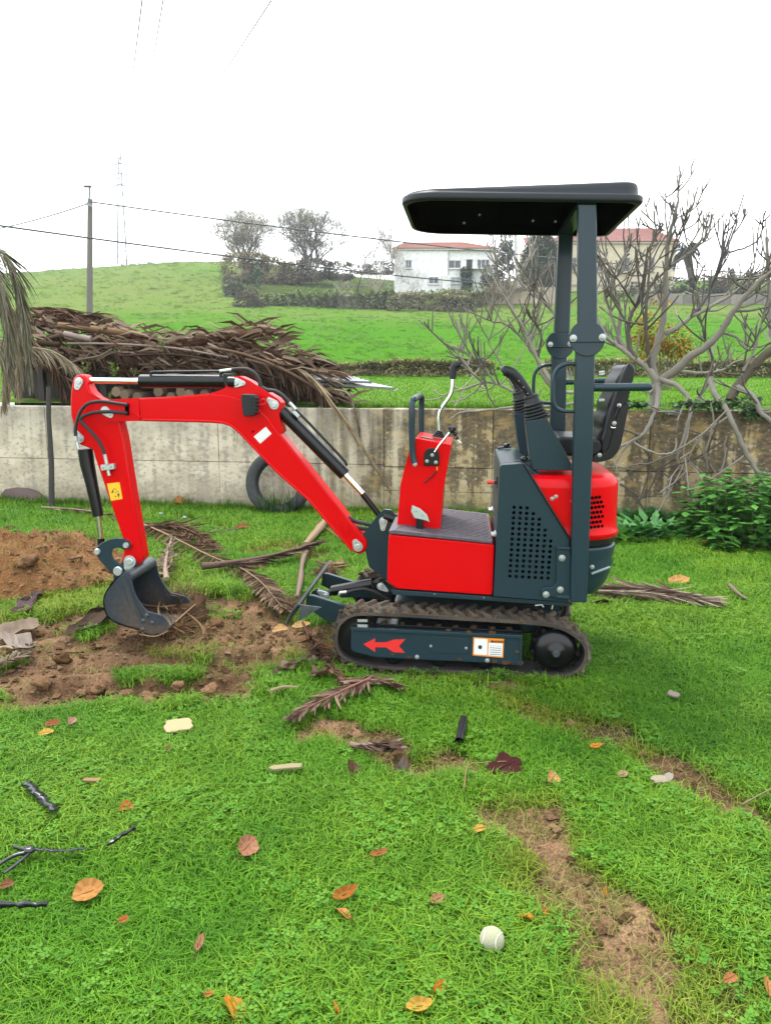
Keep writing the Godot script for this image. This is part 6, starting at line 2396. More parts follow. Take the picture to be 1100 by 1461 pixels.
	frond("palm_frond", "long pale dead frond trailing down over the wall behind the black boom ram", "", hang, 0.30, 64, {"seed": 90, "droop": 0.4, "spread": 0.16, "messy": 0.2, "wide": 0.026, "col": Color(0.30, 0.22, 0.13), "col2": Color(0.55, 0.43, 0.27), "rib": 0.016})
	var hang2 := PackedVector3Array([wl(478, 556, -0.1), wl(497, 562, 0.05), wl(508, 590, 0.07), wl(513, 618, 0.05)])
	frond("palm_frond", "short curled dead frond end hanging on the wall beside the longer pale one", "", hang2, 0.14, 22, {"seed": 91, "droop": 0.8, "spread": 0.3, "messy": 0.4, "rib": 0.018, "col": Color(0.15, 0.11, 0.085), "col2": Color(0.30, 0.24, 0.18)})
	var hang3 := PackedVector3Array([wl(205, 574, 0.0), wl(206, 590, 0.05)])
	# wispy ends over the wall below the boom
	for q in [[330, 598, 345, 640], [108, 590, 96, 640]]:
		var hb := MB.new()
		hb.col = Color(0.33, 0.27, 0.18)
		for i in 16:
			var a := wl(q[0] + i * 1.6, q[1] - 22, 0.03)
			var b := wl(q[0] + i * 2.2 + rng.randf_range(-8, 8), q[3] - absf(i - 8) * 3.0, 0.035)
			tube(hb, PackedVector3Array([a, a.lerp(b, 0.5) + Vector3(0, 0, 0.03), b]), [0.004, 0.003, 0.001], 4, false)
		var o := solo(hb, M.dry, "root_fringe", ["wispy straw fringe hanging on the pale wall under the boom", "dry brown rootlets hanging on the wall by the thin stake"][0 if q[0] > 200 else 1], "dry fringe")
		o.set_meta("kind", "stuff")
	# grey-green fronds hanging in from the palm out of view
	var tops := [
		["grey-green palm frond hanging furthest out, its tip by the dark stake", [-90, 330, 4, 372, 34, 470, 44, 575], 6.9, 0.30, 64, 0.9],
		["grey-green palm frond drooping close to the picture edge", [-120, 350, -20, 380, 8, 460, 14, 560], 6.6, 0.30, 60, 0.9],
		["pale dry palm frond spreading sideways towards the dipper arm", [-40, 470, 30, 505, 75, 525, 112, 560], 7.4, 0.26, 56, 1.2],
		["dull brown palm frond tucked behind the grey-green ones", [-80, 400, 0, 440, 24, 500, 28, 590], 7.2, 0.28, 60, 1.0],
		["short bleached palm frond lowest of those hanging in", [-70, 460, -10, 500, 8, 545, 6, 610], 6.7, 0.24, 50, 1.0],
	]
	for i in tops.size():
		var q = tops[i]
		var path := PackedVector3Array()
		for j in range(0, 8, 2):
			path.append(ad(q[1][j], q[1][j + 1] - 6.0 * j, q[2]))
		var green := i < 2
		frond("hanging_palm_frond", q[0], "", path, q[3] * 1.25, int(q[4] * 1.9), {"seed": 200 + i, "droop": q[5], "messy": 0.25, "spread": 0.7, "col": Color(0.12, 0.115, 0.075) if green else Color(0.24, 0.19, 0.12), "col2": Color(0.36, 0.33, 0.235) if green else Color(0.50, 0.42, 0.30), "rib": 0.014, "gaps": 0.02, "wide": 0.014, "from": 0.02})
	# stake and fallen trunk piece at the foot of the wall
	var st := MB.new()
	st.col = Color(0.055, 0.048, 0.042)
	var sa := gr(74, 727)
	var sb := wl(70, 552, 0.10)
	tube(st, PackedVector3Array([sa - Vector3(0, 0.05, 0), sa.lerp(sb, 0.4) + Vector3(0.012, 0, 0), sa.lerp(sb, 0.75) - Vector3(0.008, 0, 0), sb]), [0.036, 0.031, 0.028, 0.03], 8)
	solo(st, M.bark, "wooden_stake", "thin dark wooden stake leaning upright against the pale wall", "stake")
	var lg := MB.new()
	lg.col = Color(0.15, 0.095, 0.09)
	var la := gr(-70, 690, 0.10)
	var lb2 := gr(60, 712, 0.05)
	tube(lg, smooth_path(PackedVector3Array([la, la.lerp(lb2, 0.5) + Vector3(0, 0.03, 0), la.lerp(lb2, 0.8), lb2]), 4), [0.17, 0.168, 0.165, 0.16, 0.155, 0.15, 0.145, 0.14, 0.13, 0.12, 0.10, 0.07, 0.035], 12)
	solo(lg, M.bark, "trunk_piece", "purplish brown palm trunk piece lying at the wall foot by the stake", "log")
	# green sprigs among the fronds
	var sprigs := [[165, 528, 1.0, "sprig of yellow-green leaves sprouting under the heap's middle"], [121, 522, 0.8, "small grey-green sprig beside the dipper's top pin"], [192, 524, 0.5, "tiny yellowish sprig over the black ram"], [232, 486, 0.6, "light green sprig growing on top of the heap"], [155, 562, 0.7, "low green sprig glimpsed behind the dipper"]]
	for q in sprigs:
		leafy_sprig("leafy_sprig", q[3], wl(q[0], q[1] + 14.0, -0.12), 0.16 * float(q[2]), Color(0.14, 0.22, 0.03), Color(0.24, 0.30, 0.07))

func leafy_sprig(called: String, label: String, at: Vector3, h: float, c0: Color, c1: Color) -> void:
	var o := thing(called, label, "plant", at)
	var sb := MB.new()
	sb.col = Color(0.12, 0.12, 0.05)
	var lb := MB.new()
	for k in 4:
		var d := Vector3(rng.randf_range(-0.45, 0.45), 1.0, rng.randf_range(-0.2, 0.4)).normalized()
		tube(sb, PackedVector3Array([at, at + d * h * 0.6, at + d * h * 1.25 + Vector3.UP * h * 0.1]), [0.004, 0.003, 0.0015], 4, false)
		for i in 7:
			var t := 0.35 + 0.9 * i / 7.0
			var p := at + d * h * t
			var e := Vector3(rng.randf_range(-1, 1), rng.randf_range(0.0, 0.6), rng.randf_range(-0.6, 1)).normalized()
			leaf(lb, p, e, h * 0.42, h * 0.2, c0.lerp(c1, rng.randf()))
	part(sb, M.twig, "stem", o)
	stuff(part(lb, M.leaf, "leaves", o))

# one pointed leaf folded along its middle
func leaf(mb: MB, at: Vector3, d: Vector3, l: float, w: float, col: Color) -> void:
	var s := d.cross(Vector3.UP)
	if s.length() < 0.1:
		s = Vector3.RIGHT
	s = s.normalized()
	var n := s.cross(d).normalized()
	var m := at + d * l * 0.45 - n * w * 0.12
	var t := at + d * l - n * l * 0.18
	mb.col = col
	mb.flat(at, m + s * w * 0.5, m)
	mb.flat(m, m + s * w * 0.5, t)
	mb.col = col * 0.9
	mb.flat(at, m, m - s * w * 0.5)
	mb.flat(m, t, m - s * w * 0.5)


# ================================================================ bare fig tree
func limb(parent: Node3D, called: String, pts: Array, r0: float, r1: float, col: Color, twigs: int, sd: int, curl := 0.5) -> void:
	var r := RandomNumberGenerator.new()
	r.seed = sd * 331 + 5
	var p := smooth_path(PackedVector3Array(pts), 5)
	# knotty wander
	for i in range(1, p.size() - 1):
		p[i] += Vector3(r.randf_range(-1, 1), r.randf_range(-1, 1), r.randf_range(-1, 1)) * 0.006
	var rad := []
	for i in p.size():
		rad.append(0.98 * lerpf(r0, maxf(r1, 0.008), pow(float(i) / (p.size() - 1), 0.8)) * (1.0 + 0.10 * r.randf_range(-1, 1)))
	var mb := MB.new()
	mb.col = col
	tube(mb, p, rad, 8)
	var o := part(mb, M.bark, called, parent)
	if twigs == 0:
		return
	for i in twigs + twigs / 3:
		var t := r.randf_range(0.25, 0.98)
		var k := int(t * (p.size() - 1))
		var at := p[k]
		var dir := (p[mini(k + 1, p.size() - 1)] - p[maxi(k - 1, 0)]).normalized()
		var side := Vector3(r.randf_range(-1, 1), r.randf_range(-0.5, 0.9), r.randf_range(-0.8, 0.8)).normalized()
		var d := (dir * 0.55 + side * 0.9).normalized()
		var l := r.randf_range(0.2, 0.7)
		if at.y > 2.7:
			l *= 0.42
		var tb := MB.new()
		tb.col = col.lerp(Color(0.05, 0.04, 0.032), 0.75 * pow(r.randf(), 2.0))
		var starts := [[at, d, l, minf(rad[k] * 0.75, 0.013)]]
		var q := 0
		while q < starts.size() and q < 3:
			var w: Array = starts[q]
			var tp := PackedVector3Array([w[0]])
			var tr := [w[3]]
			var e: Vector3 = w[1]
			for g in 4:
				e = (e + Vector3.UP * curl * 0.33 + Vector3(r.randf_range(-1, 1), r.randf_range(-1, 1), r.randf_range(-1, 1)) * 0.16).normalized()
				tp.append(tp[-1] + e * float(w[2]) / 4.0)
				tr.append(lerpf(maxf(w[3], 0.0085), 0.0062, (g + 1) / 4.0))
				if q < 2 and g in [1, 2] and r.randf() < 0.5:
					var f := (e + Vector3(r.randf_range(-1, 1), r.randf_range(-0.3, 0.8), r.randf_range(-1, 1))).normalized()
					starts.append([tp[-1], f, float(w[2]) * 0.55, 0.0075])
			tube(tb, tp, tr, 5)
			q += 1
		part(tb, M.bark, "twig", o)

func build_fig() -> void:
	var pale := Color(0.37, 0.33, 0.27)
	var mid := Color(0.27, 0.235, 0.19)
	var dark := Color(0.12, 0.10, 0.078)
	var o := thing("fig_tree", "bare pale-barked fig tree sprawling behind and over the wall, beside the seat", "tree", land(930, 8.55))
	# survey: u, v, metres behind the wall face
	var P := func(a: Array) -> Array:
		var q := []
		for i in range(0, a.size(), 3):
			q.append(wl(a[i], a[i + 1], -float(a[i + 2])))
		return q
	# stem and the great limbs
	limb(o, "trunk", P.call([930, 590, 0.45, 934, 565, 0.45, 938, 545, 0.42]), 0.062, 0.058, pale, 0, 1)
	limb(o, "branch", P.call([936, 545, 0.42, 930, 520, 0.45, 940, 480, 0.5, 948, 440, 0.55, 950, 390, 0.6, 952, 345, 0.6, 962, 310, 0.6, 967, 280, 0.62, 966, 250, 0.65]), 0.052, 0.006, Color(0.27, 0.24, 0.195), 9, 2)
	limb(o, "branch", P.call([938, 545, 0.42, 965, 527, 0.35, 985, 508, 0.3, 1010, 492, 0.25, 1030, 470, 0.2, 1045, 445, 0.15, 1070, 415, 0.1, 1100, 388, 0.05, 1140, 370, 0.0]), 0.05, 0.02, mid, 8, 3)
	limb(o, "branch", P.call([936, 543, 0.42, 920, 522, 0.4, 900, 508, 0.38, 880, 492, 0.35, 865, 480, 0.3, 852, 452, 0.3]), 0.040, 0.012, pale, 6, 4)
	limb(o, "branch", P.call([908, 512, 0.38, 900, 500, 0.4, 896, 470, 0.45, 902, 445, 0.45, 914, 425, 0.45, 920, 395, 0.45, 924, 360, 0.5, 935, 335, 0.5, 932, 300, 0.55]), 0.030, 0.006, dark, 9, 5)
	limb(o, "branch", P.call([926, 525, 0.4, 922, 480, 0.3, 921, 440, 0.25, 925, 400, 0.25, 928, 360, 0.25, 932, 330, 0.3]), 0.022, 0.007, dark, 8, 6)
	limb(o, "branch", P.call([948, 476, 0.52, 965, 468, 0.45, 985, 452, 0.4, 1010, 440, 0.4, 1035, 425, 0.4, 1060, 408, 0.4, 1090, 392, 0.4]), 0.030, 0.010, pale, 8, 7)
	limb(o, "branch", P.call([985, 452, 0.4, 1010, 420, 0.4, 1024, 385, 0.42, 1036, 360, 0.45, 1044, 335, 0.5, 1052, 316, 0.5]), 0.020, 0.005, Color(0.16, 0.14, 0.14), 8, 8)
	limb(o, "branch", P.call([1040, 360, 0.45, 1062, 354, 0.45, 1080, 342, 0.45, 1090, 322, 0.45]), 0.010, 0.004, dark, 2, 9)
	limb(o, "branch", P.call([950, 385, 0.6, 968, 372, 0.5, 990, 355, 0.45, 1008, 338, 0.45, 1018, 305, 0.5]), 0.016, 0.005, mid, 6, 10)
	limb(o, "branch", P.call([955, 380, 0.5, 962, 345, 0.4, 975, 325, 0.4, 983, 296, 0.4]), 0.012, 0.004, dark, 4, 11)
	limb(o, "branch", P.call([966, 312, 0.6, 985, 300, 0.6, 1002, 285, 0.6]), 0.008, 0.003, mid, 2, 12)
	limb(o, "branch", P.call([948, 330, 0.6, 930, 316, 0.6, 914, 300, 0.55]), 0.009, 0.004, mid, 2, 13)
	limb(o, "branch", P.call([952, 345, 0.6, 949, 300, 0.6, 950, 274, 0.6]), 0.009, 0.004, Color(0.22, 0.19, 0.2), 2, 14)
	# limbs to the left, behind the posts
	limb(o, "branch", P.call([900, 506, 0.4, 882, 480, 0.55, 868, 440, 0.7, 862, 420, 0.75, 866, 385, 0.8]), 0.024, 0.007, pale, 7, 15)
	limb(o, "branch", P.call([880, 492, 0.5, 885, 450, 0.7, 880, 425, 0.75, 876, 400, 0.8, 892, 380, 0.8, 890, 350, 0.8]), 0.026, 0.006, Color(0.27, 0.24, 0.195), 8, 16)
	limb(o, "branch", P.call([862, 430, 0.75, 874, 405, 0.7, 880, 380, 0.7, 898, 362, 0.7]), 0.012, 0.005, dark, 4, 17)
	limb(o, "branch", P.call([865, 482, 0.3, 852, 462, 0.35, 845, 430, 0.4, 858, 395, 0.45, 866, 355, 0.5]), 0.015, 0.005, mid, 5, 18)
	limb(o, "branch", P.call([930, 560, 0.4, 880, 548, 0.6, 830, 560, 0.7, 790, 555, 0.7, 770, 530, 0.7]), 0.026, 0.016, pale, 3, 19)
	limb(o, "branch", P.call([800, 560, 0.6, 778, 530, 0.6, 757, 500, 0.6, 742, 480, 0.6, 720, 462, 0.6, 700, 458, 0.6, 668, 444, 0.6]), 0.022, 0.006, mid, 9, 20)
	limb(o, "branch", P.call([790, 552, 0.55, 770, 520, 0.5, 752, 480, 0.5, 740, 455, 0.5, 724, 430, 0.55, 706, 400, 0.6, 697, 380, 0.6]), 0.024, 0.006, pale, 9, 21)
	limb(o, "branch", P.call([768, 510, 0.5, 772, 480, 0.45, 762, 455, 0.4, 768, 430, 0.4, 790, 400, 0.4]), 0.014, 0.005, dark, 5, 22)
	limb(o, "branch", P.call([752, 482, 0.5, 775, 470, 0.5, 790, 445, 0.5, 760, 420, 0.5, 740, 400, 0.5, 734, 378, 0.5]), 0.013, 0.004, pale, 6, 23)
	limb(o, "branch", P.call([790, 448, 0.5, 760, 415, 0.6, 745, 408, 0.6, 736, 395, 0.6]), 0.012, 0.004, pale, 3, 24)
	limb(o, "branch", P.call([760, 575, 0.35, 735, 560, 0.4, 708, 548, 0.4, 688, 546, 0.4, 662, 556, 0.4, 645, 550, 0.4]), 0.020, 0.006, pale, 7, 25)
	limb(o, "branch", P.call([708, 548, 0.4, 690, 525, 0.4, 676, 515, 0.4, 660, 500, 0.4, 644, 494, 0.42]), 0.016, 0.006, mid, 5, 26)
	limb(o, "branch", P.call([690, 548, 0.4, 672, 530, 0.35, 655, 510, 0.35, 645, 495, 0.35]), 0.012, 0.005, mid, 3, 27)
	limb(o, "branch", P.call([706, 580, 0.2, 694, 555, 0.25, 684, 520, 0.3, 682, 480, 0.35]), 0.010, 0.004, dark, 3, 28)
	limb(o, "branch", P.call([735, 560, 0.35, 715, 520, 0.35, 700, 495, 0.4, 695, 480, 0.4]), 0.012, 0.004, mid, 4, 29)
	limb(o, "branch", P.call([820, 575, 0.2, 770, 580, -0.04, 730, 581, -0.06, 690, 586, -0.06, 660, 588, -0.05, 642, 598, -0.06]), 0.018, 0.009, Color(0.27, 0.24, 0.195), 2, 30)
	# boughs that arch over the wall and hang down its face
	limb(o, "branch", P.call([938, 545, 0.42, 938, 570, 0.25, 932, 590, 0.0, 920, 615, -0.12, 900, 630, -0.16, 880, 640, -0.16]), 0.036, 0.014, Color(0.27, 0.24, 0.195), 2, 31, -0.3)
	limb(o, "branch", P.call([900, 630, -0.16, 925, 643, -0.17, 950, 648, -0.18, 963, 640, -0.18, 964, 625, -0.18]), 0.012, 0.005, pale, 1, 32)
	limb(o, "branch", P.call([938, 540, 0.42, 968, 552, 0.2, 985, 575, 0.05, 984, 590, -0.12, 975, 625, -0.16, 966, 650, -0.17, 972, 668, -0.17, 985, 674, -0.17]), 0.032, 0.006, Color(0.27, 0.24, 0.195), 4, 33, -0.4)
	limb(o, "branch", P.call([984, 588, -0.12, 980, 620, -0.15, 974, 645, -0.16, 978, 664, -0.16]), 0.016, 0.006, pale, 3, 34, -0.5)
	limb(o, "branch", P.call([1012, 542, 0.4, 1000, 560, 0.3, 985, 585, 0.05, 960, 592, 0.0, 930, 580, 0.0]), 0.024, 0.01, Color(0.27, 0.24, 0.195), 3, 35)
	limb(o, "branch", P.call([1014, 540, 0.4, 1017, 560, 0.2, 1032, 578, -0.05, 1045, 605, -0.18, 1058, 635, -0.22, 1072, 660, -0.25, 1085, 675, -0.27, 1130, 676, -0.27]), 0.036, 0.018, Color(0.27, 0.24, 0.195), 2, 36, -0.3)
	limb(o, "branch", P.call([1064, 648, -0.23, 1040, 665, -0.22, 1018, 680, -0.22, 1000, 690, -0.2, 988, 693, -0.18]), 0.012, 0.005, pale, 4, 37)
	limb(o, "branch", P.call([1074, 662, -0.25, 1090, 690, -0.28, 1105, 710, -0.28]), 0.012, 0.006, pale, 0, 38)
	limb(o, "branch", P.call([1040, 572, 0.1, 1056, 545, 0.2, 1078, 520, 0.2, 1100, 500, 0.2, 1150, 485, 0.2]), 0.05, 0.045, Color(0.11, 0.09, 0.055), 4, 39)
	limb(o, "branch", P.call([1052, 553, 0.15, 1072, 565, -0.05, 1086, 590, -0.15, 1105, 605, -0.2]), 0.036, 0.02, Color(0.27, 0.24, 0.195), 2, 40)
	limb(o, "branch", P.call([968, 530, 0.4, 1000, 532, 0.4, 1030, 528, 0.4, 1052, 515, 0.4, 1100, 508, 0.4]), 0.018, 0.008, pale, 6, 41)
	limb(o, "branch", P.call([1030, 474, 0.3, 1050, 482, 0.3, 1075, 495, 0.3, 1110, 485, 0.3]), 0.016, 0.007, mid, 5, 42)
	limb(o, "branch", P.call([1060, 530, 0.2, 1075, 500, 0.25, 1086, 460, 0.3, 1095, 420, 0.3, 1098, 370, 0.3]), 0.020, 0.008, mid, 7, 43)
	limb(o, "branch", P.call([1012, 545, 0.4, 1016, 510, 0.4, 1004, 480, 0.4, 1000, 460, 0.4, 990, 440, 0.4, 990, 410, 0.4, 1005, 378, 0.4]), 0.016, 0.005, dark, 7, 44)
	limb(o, "branch", P.call([1045, 400, 0.3, 1075, 395, 0.3, 1100, 385, 0.3]), 0.010, 0.006, dark, 3, 45)
	limb(o, "branch", P.call([962, 655, -0.1, 940, 670, -0.08, 925, 700, -0.06, 905, 718, -0.05]), 0.011, 0.006, dark, 2, 46)
	limb(o, "branch", P.call([940, 672, -0.08, 960, 685, -0.08, 978, 695, -0.08, 980, 680, -0.08]), 0.007, 0.003, dark, 1, 47)
	limb(o, "branch", P.call([884, 690, -0.03, 900, 700, -0.05, 908, 712, -0.05, 925, 735, -0.06]), 0.010, 0.006, dark, 1, 48)


# ================================================================ trees far and near
func grow(mb: MB, at: Vector3, d: Vector3, l: float, r: float, depth: int, g: RandomNumberGenerator, o: Dictionary, tips: Array) -> void:
	var k := 3 if depth > 1 else 2
	var p := PackedVector3Array([at])
	var rad := [r]
	for i in k:
		d = (d + Vector3(g.randf_range(-1, 1), g.randf_range(-0.6, 1.0) * o.lift, g.randf_range(-1, 1)) * 0.16).normalized()
		p.append(p[-1] + d * l / k)
		rad.append(lerpf(r, r * 0.62, float(i + 1) / k))
	mb.col = o.col.lerp(o.col2, g.randf())
	tube(mb, p, rad, 6 if depth > 3 else (4 if depth > 1 else 3), false)
	if depth <= 0:
		tips.append(p[-1])
		return
	var n: int = o.split + (1 if g.randf() < 0.35 else 0)
	for i in n:
		var a := TAU * (i + g.randf() * 0.7) / n
		var s := d.cross(Vector3(0.3, 1.0, 0.2)).normalized()
		var t := d.cross(s).normalized()
		var e: Vector3 = (d * cos(o.open) + (s * cos(a) + t * sin(a)) * sin(o.open * g.randf_range(0.6, 1.35)))
		e = (e + Vector3.UP * 0.12 * o.lift).normalized()
		grow(mb, p[-1] if i < n - 1 else p[-1], e, l * g.randf_range(0.66, 0.86), r * 0.6, depth - 1, g, o, tips)
		if depth > 2 and g.randf() < 0.5:
			grow(mb, p[1], (e + s * g.randf_range(-0.8, 0.8)).normalized(), l * 0.6, r * 0.4, depth - 2, g, o, tips)

func bare_tree(called: String, label: String, at: Vector3, h: float, o: Dictionary, sd: int) -> Node3D:
	var g := RandomNumberGenerator.new()
	g.seed = sd
	var t := thing(called, label, "tree", at, o.get("group", ""))
	var mb := MB.new()
	var tips := []
	for i in o.get("stems", 1):
		var d := Vector3(g.randf_range(-1, 1) * o.lean, 1, g.randf_range(-1, 1) * o.lean).normalized()
		grow(mb, at + Vector3(g.randf_range(-0.3, 0.3) * i, -0.2, 0), d, h * o.first, h * o.thick, o.depth, g, o, tips)
	part(mb, M.twig, "branches", t)
	if o.get("leaves", 0) > 0:
		var lb := MB.new()
		for i in o.leaves:
			var p: Vector3 = tips[g.randi() % tips.size()] + Vector3(g.randf_range(-1, 1), g.randf_range(-1, 1), g.randf_range(-1, 1)) * h * o.get("fuzz", 0.06)
			leaf(lb, p, Vector3(g.randf_range(-1, 1), g.randf_range(-1, 0.6), g.randf_range(-1, 1)).normalized(), h * o.leaf, h * o.leaf * o.get("leaf_w", 0.5), o.lc.lerp(o.lc2, g.randf()))
		stuff(part(lb, M.far_leaf, "crown", t))
	return t

# masses of leaves round a set of lobes [centre, radii]
func leaf_mass(mb: MB, lobes: Array, count: int, size: float, c0: Color, c1: Color, g: RandomNumberGenerator, core := 0.55) -> void:
	var total := 0.0
	for q in lobes:
		total += q[1].x * q[1].y
	for q in lobes:
		var n := int(1.35 * count * q[1].x * q[1].y / total)
		for i in n:
			var d := Vector3(g.randf_range(-1, 1), g.randf_range(-1, 1), g.randf_range(-1, 1)).normalized()
			var f := lerpf(core, 1.0, sqrt(g.randf()))
			var p: Vector3 = q[0] + d * q[1] * f
			var bump := nz.get_noise_3dv(p * 40.0 / size * 0.12)
			p += d * bump * size * 1.5
			if nz2.get_noise_3dv(p * 20.0 / size * 0.1) > 0.38:
				continue
			var e := (d + Vector3(g.randf_range(-1, 1), g.randf_range(-1.0, 0.5), g.randf_range(-1, 1)) * 0.9).normalized()
			leaf(mb, p, e, size * g.randf_range(0.8, 1.5), size * 0.75, c0.lerp(c1, clampf(g.randf() * 0.7 + bump * 0.8 + 0.15, 0, 1)))

func leafy_thing(called: String, label: String, category: String, at: Vector3, lobes: Array, count: int, size: float, c0: Color, c1: Color, sd: int, trunk := 0.0, group := "") -> Node3D:
	var g := RandomNumberGenerator.new()
	g.seed = sd
	var t := thing(called, label, category, at, group)
	var mb := MB.new()
	leaf_mass(mb, lobes, count, size, c0, c1, g)
	stuff(part(mb, M.far_leaf, "crown" if trunk > 0 else "foliage", t))
	if trunk > 0.0:
		var tb := MB.new()
		tb.col = Color(0.09, 0.07, 0.055)
		var top: Vector3 = lobes[0][0]
		tube(tb, PackedVector3Array([at - Vector3(0, 0.3, 0), at.lerp(top, 0.5), top]), [trunk, trunk * 0.8, trunk * 0.4], 8)
		for q in lobes:
			tube(tb, PackedVector3Array([at.lerp(top, 0.5), q[0]]), [trunk * 0.5, trunk * 0.2], 5, false)
		part(tb, M.bark, "trunk", t)
	return t

func lobe(u: float, v: float, d: float, ru: float, rv: float, deep := 1.0) -> Array:
	return [ad(u, v, d), Vector3(ru * d / F, rv * d / F, ru * d / F * deep)]

func build_far_trees() -> void:
	# two round bare trees on the bank
	var tw := {"col": Color(0.15, 0.125, 0.10), "col2": Color(0.24, 0.21, 0.16), "lift": 0.9, "split": 3, "open": 0.55, "first": 0.36, "thick": 0.018, "depth": 5, "lean": 0.35, "stems": 4, "leaves": 9000, "leaf": 0.05, "leaf_w": 0.15, "lc": Color(0.17, 0.15, 0.095), "lc2": Color(0.27, 0.245, 0.16), "fuzz": 0.045}
	bare_tree("round_tree", "round leafless tree with a fine twiggy crown above the brown scrub", land(359, 135.0), (398 - 316) * 135.0 / F, tw.merged({"open": 0.68, "first": 0.33}, true), 11)
	var tw2 := tw.duplicate()
	tw2.col = Color(0.09, 0.08, 0.07)
	tw2.col2 = Color(0.14, 0.125, 0.10)
	tw2.thick = 0.024
	tw2.open = 0.58
	bare_tree("spreading_tree", "tall spreading leafless tree with dark limbs, tallest in the hedge row", land(447, 132.0), (390 - 309) * 132.0 / F, tw2, 23)
	var bl := tw.duplicate()
	bl.merge({"col": Color(0.05, 0.045, 0.04), "col2": Color(0.13, 0.11, 0.10), "depth": 4, "stems": 1, "leaves": 4200, "leaf": 0.06, "leaf_w": 0.15, "lc": Color(0.24, 0.20, 0.19), "lc2": Color(0.38, 0.33, 0.32), "open": 0.8, "lift": 0.1, "first": 0.42, "lean": 0.5, "fuzz": 0.10}, true)
	bare_tree("pale_blossom_tree", "small leaning tree with a pale pinkish haze of twigs on the orchard slope", land(509, 104.0), (418 - 340) * 104.0 / F, bl, 5)
	var small := tw.duplicate()
	small.merge({"col": Color(0.25, 0.22, 0.20), "col2": Color(0.36, 0.33, 0.3), "depth": 4, "stems": 2, "leaves": 0, "first": 0.4, "open": 0.6, "thick": 0.02}, true)
	bare_tree("garden_tree", "small bare garden tree in front of the white house wall", land(588, 101.0), (424 - 387) * 101.0 / F, small, 8)
	var wisp := small.duplicate()
	wisp.merge({"col": Color(0.22, 0.2, 0.14), "col2": Color(0.34, 0.31, 0.24), "depth": 3, "stems": 3}, true)
	bare_tree("sapling", "wispy bare sapling behind the ivied wall, the taller of two", land(536, 99.0), 3.6, wisp, 9)
	bare_tree("sapling", "wispy bare sapling behind the ivied wall, the shorter of two", land(490, 99.0), 2.6, wisp, 10)
	var behind := small.duplicate()
	behind.merge({"col": Color(0.14, 0.12, 0.11), "col2": Color(0.24, 0.22, 0.2), "depth": 4, "stems": 1, "first": 0.42, "thick": 0.02}, true)
	bare_tree("bare_tree", "bare tree showing above the white house's roof", ad(682, 380, 135.0), 7.6, behind, 14)
	bare_tree("bare_tree", "leafless tree at the white house's far gable, thin and grey", ad(560, 385, 125.0), 6.5, behind, 15)
	bare_tree("bare_tree", "lone little tree on the bald hilltop skyline", land(250, 205.0), 3.4, behind, 16)
	# scrub under the round trees
	leafy_thing("brown_scrub", "reddish brown bank of scrub under the round leafless tree", "shrub", land(385, 128.0), [lobe(343, 383, 122, 28, 20), lobe(385, 386, 122, 28, 18), lobe(420, 388, 122, 24, 14), lobe(365, 374, 122, 24, 13)], 4600, 0.42, Color(0.14, 0.105, 0.055), Color(0.26, 0.20, 0.11), 41)
	leafy_thing("dark_thicket", "dark brown thicket round the foot of the spreading tree", "shrub", land(450, 126.0), [lobe(450, 384, 122, 30, 13), lobe(485, 386, 122, 24, 11), lobe(425, 390, 122, 14, 6)], 2200, 0.4, Color(0.06, 0.05, 0.035), Color(0.15, 0.125, 0.085), 42)
	leafy_thing("green_shrub", "rounded dark green shrub below the brown scrub", "shrub", land(348, 112.0), [lobe(346, 402, 112, 26, 22), lobe(354, 390, 112, 20, 14), lobe(332, 396, 112, 15, 16)], 4200, 0.36, Color(0.035, 0.06, 0.022), Color(0.085, 0.125, 0.05), 43)
	leafy_thing("grey_shrub", "greyish bush sloping down to the wall end", "shrub", land(345, 103.0), [lobe(336, 417, 103, 16, 15), lobe(352, 422, 103, 17, 12), lobe(328, 406, 105, 11, 12)], 2600, 0.3, Color(0.09, 0.10, 0.06), Color(0.20, 0.20, 0.13), 44)
	leafy_thing("wall_end_bush", "grey-brown dense bush covering the near end of the ivied wall", "shrub", land(352, 93.0), [lobe(352, 437, 92, 18, 20), lobe(366, 442, 92, 15, 14)], 3600, 0.25, Color(0.07, 0.058, 0.038), Color(0.17, 0.145, 0.10), 45)
	# ivied field wall
	var iw := thing("ivied_field_wall", "low old field wall overgrown with dark ivy below the orchard", "wall", land(450, 94.0))
	var tops := [433.0, 431.0, 429.0, 425.0, 421.0, 419.0, 421.0, 423.0, 424.0]
	for i in 9:
		var u0 := 365.0 + i * 23.0
		var sb := MB.new()
		sb.col = Color(0.30, 0.26, 0.20).lerp(Color(0.16, 0.14, 0.11), clampf(0.5 + nz.get_noise_1d(i * 70.0), 0, 1))
		var a := land(u0 + 11.5, 94.0)
		var top := ad(u0, tops[i] + 2.0, 94.0).y
		box(sb, Vector3(a.x, (a.y - 0.4 + top) / 2, a.z), Vector3(23.0 * 94.0 / F - 0.03, top - a.y + 0.4, 0.5), 0.05)
		part(sb, M.plaster, "wall_length", iw)
	var ig := RandomNumberGenerator.new()
	ig.seed = 46
	var ib := MB.new()
	var il := []
	for i in 16:
		var u := 376.0 + i * 12.0
		if u > 478 and u < 512 and i % 2 == 0:
			continue
		il.append(lobe(u, lerpf(434.0, 428.0, i / 15.0) + ig.randf_range(-3, 4), 93.4, 10, 12 + ig.randf_range(-2, 4), 0.6))
	leaf_mass(ib, il, 4200, 0.30, Color(0.055, 0.075, 0.028), Color(0.18, 0.205, 0.085), ig)
	stuff(part(ib, M.far_leaf, "ivy", iw))
	# overgrown bank in front of the white house
	var bank := []
	for i in 14:
		var u := 562.0 + i * 10.0
		bank.append(lobe(u, 431.0 - i * 0.3 + ig.randf_range(-3, 3), 92.0, 11, 11, 0.8))
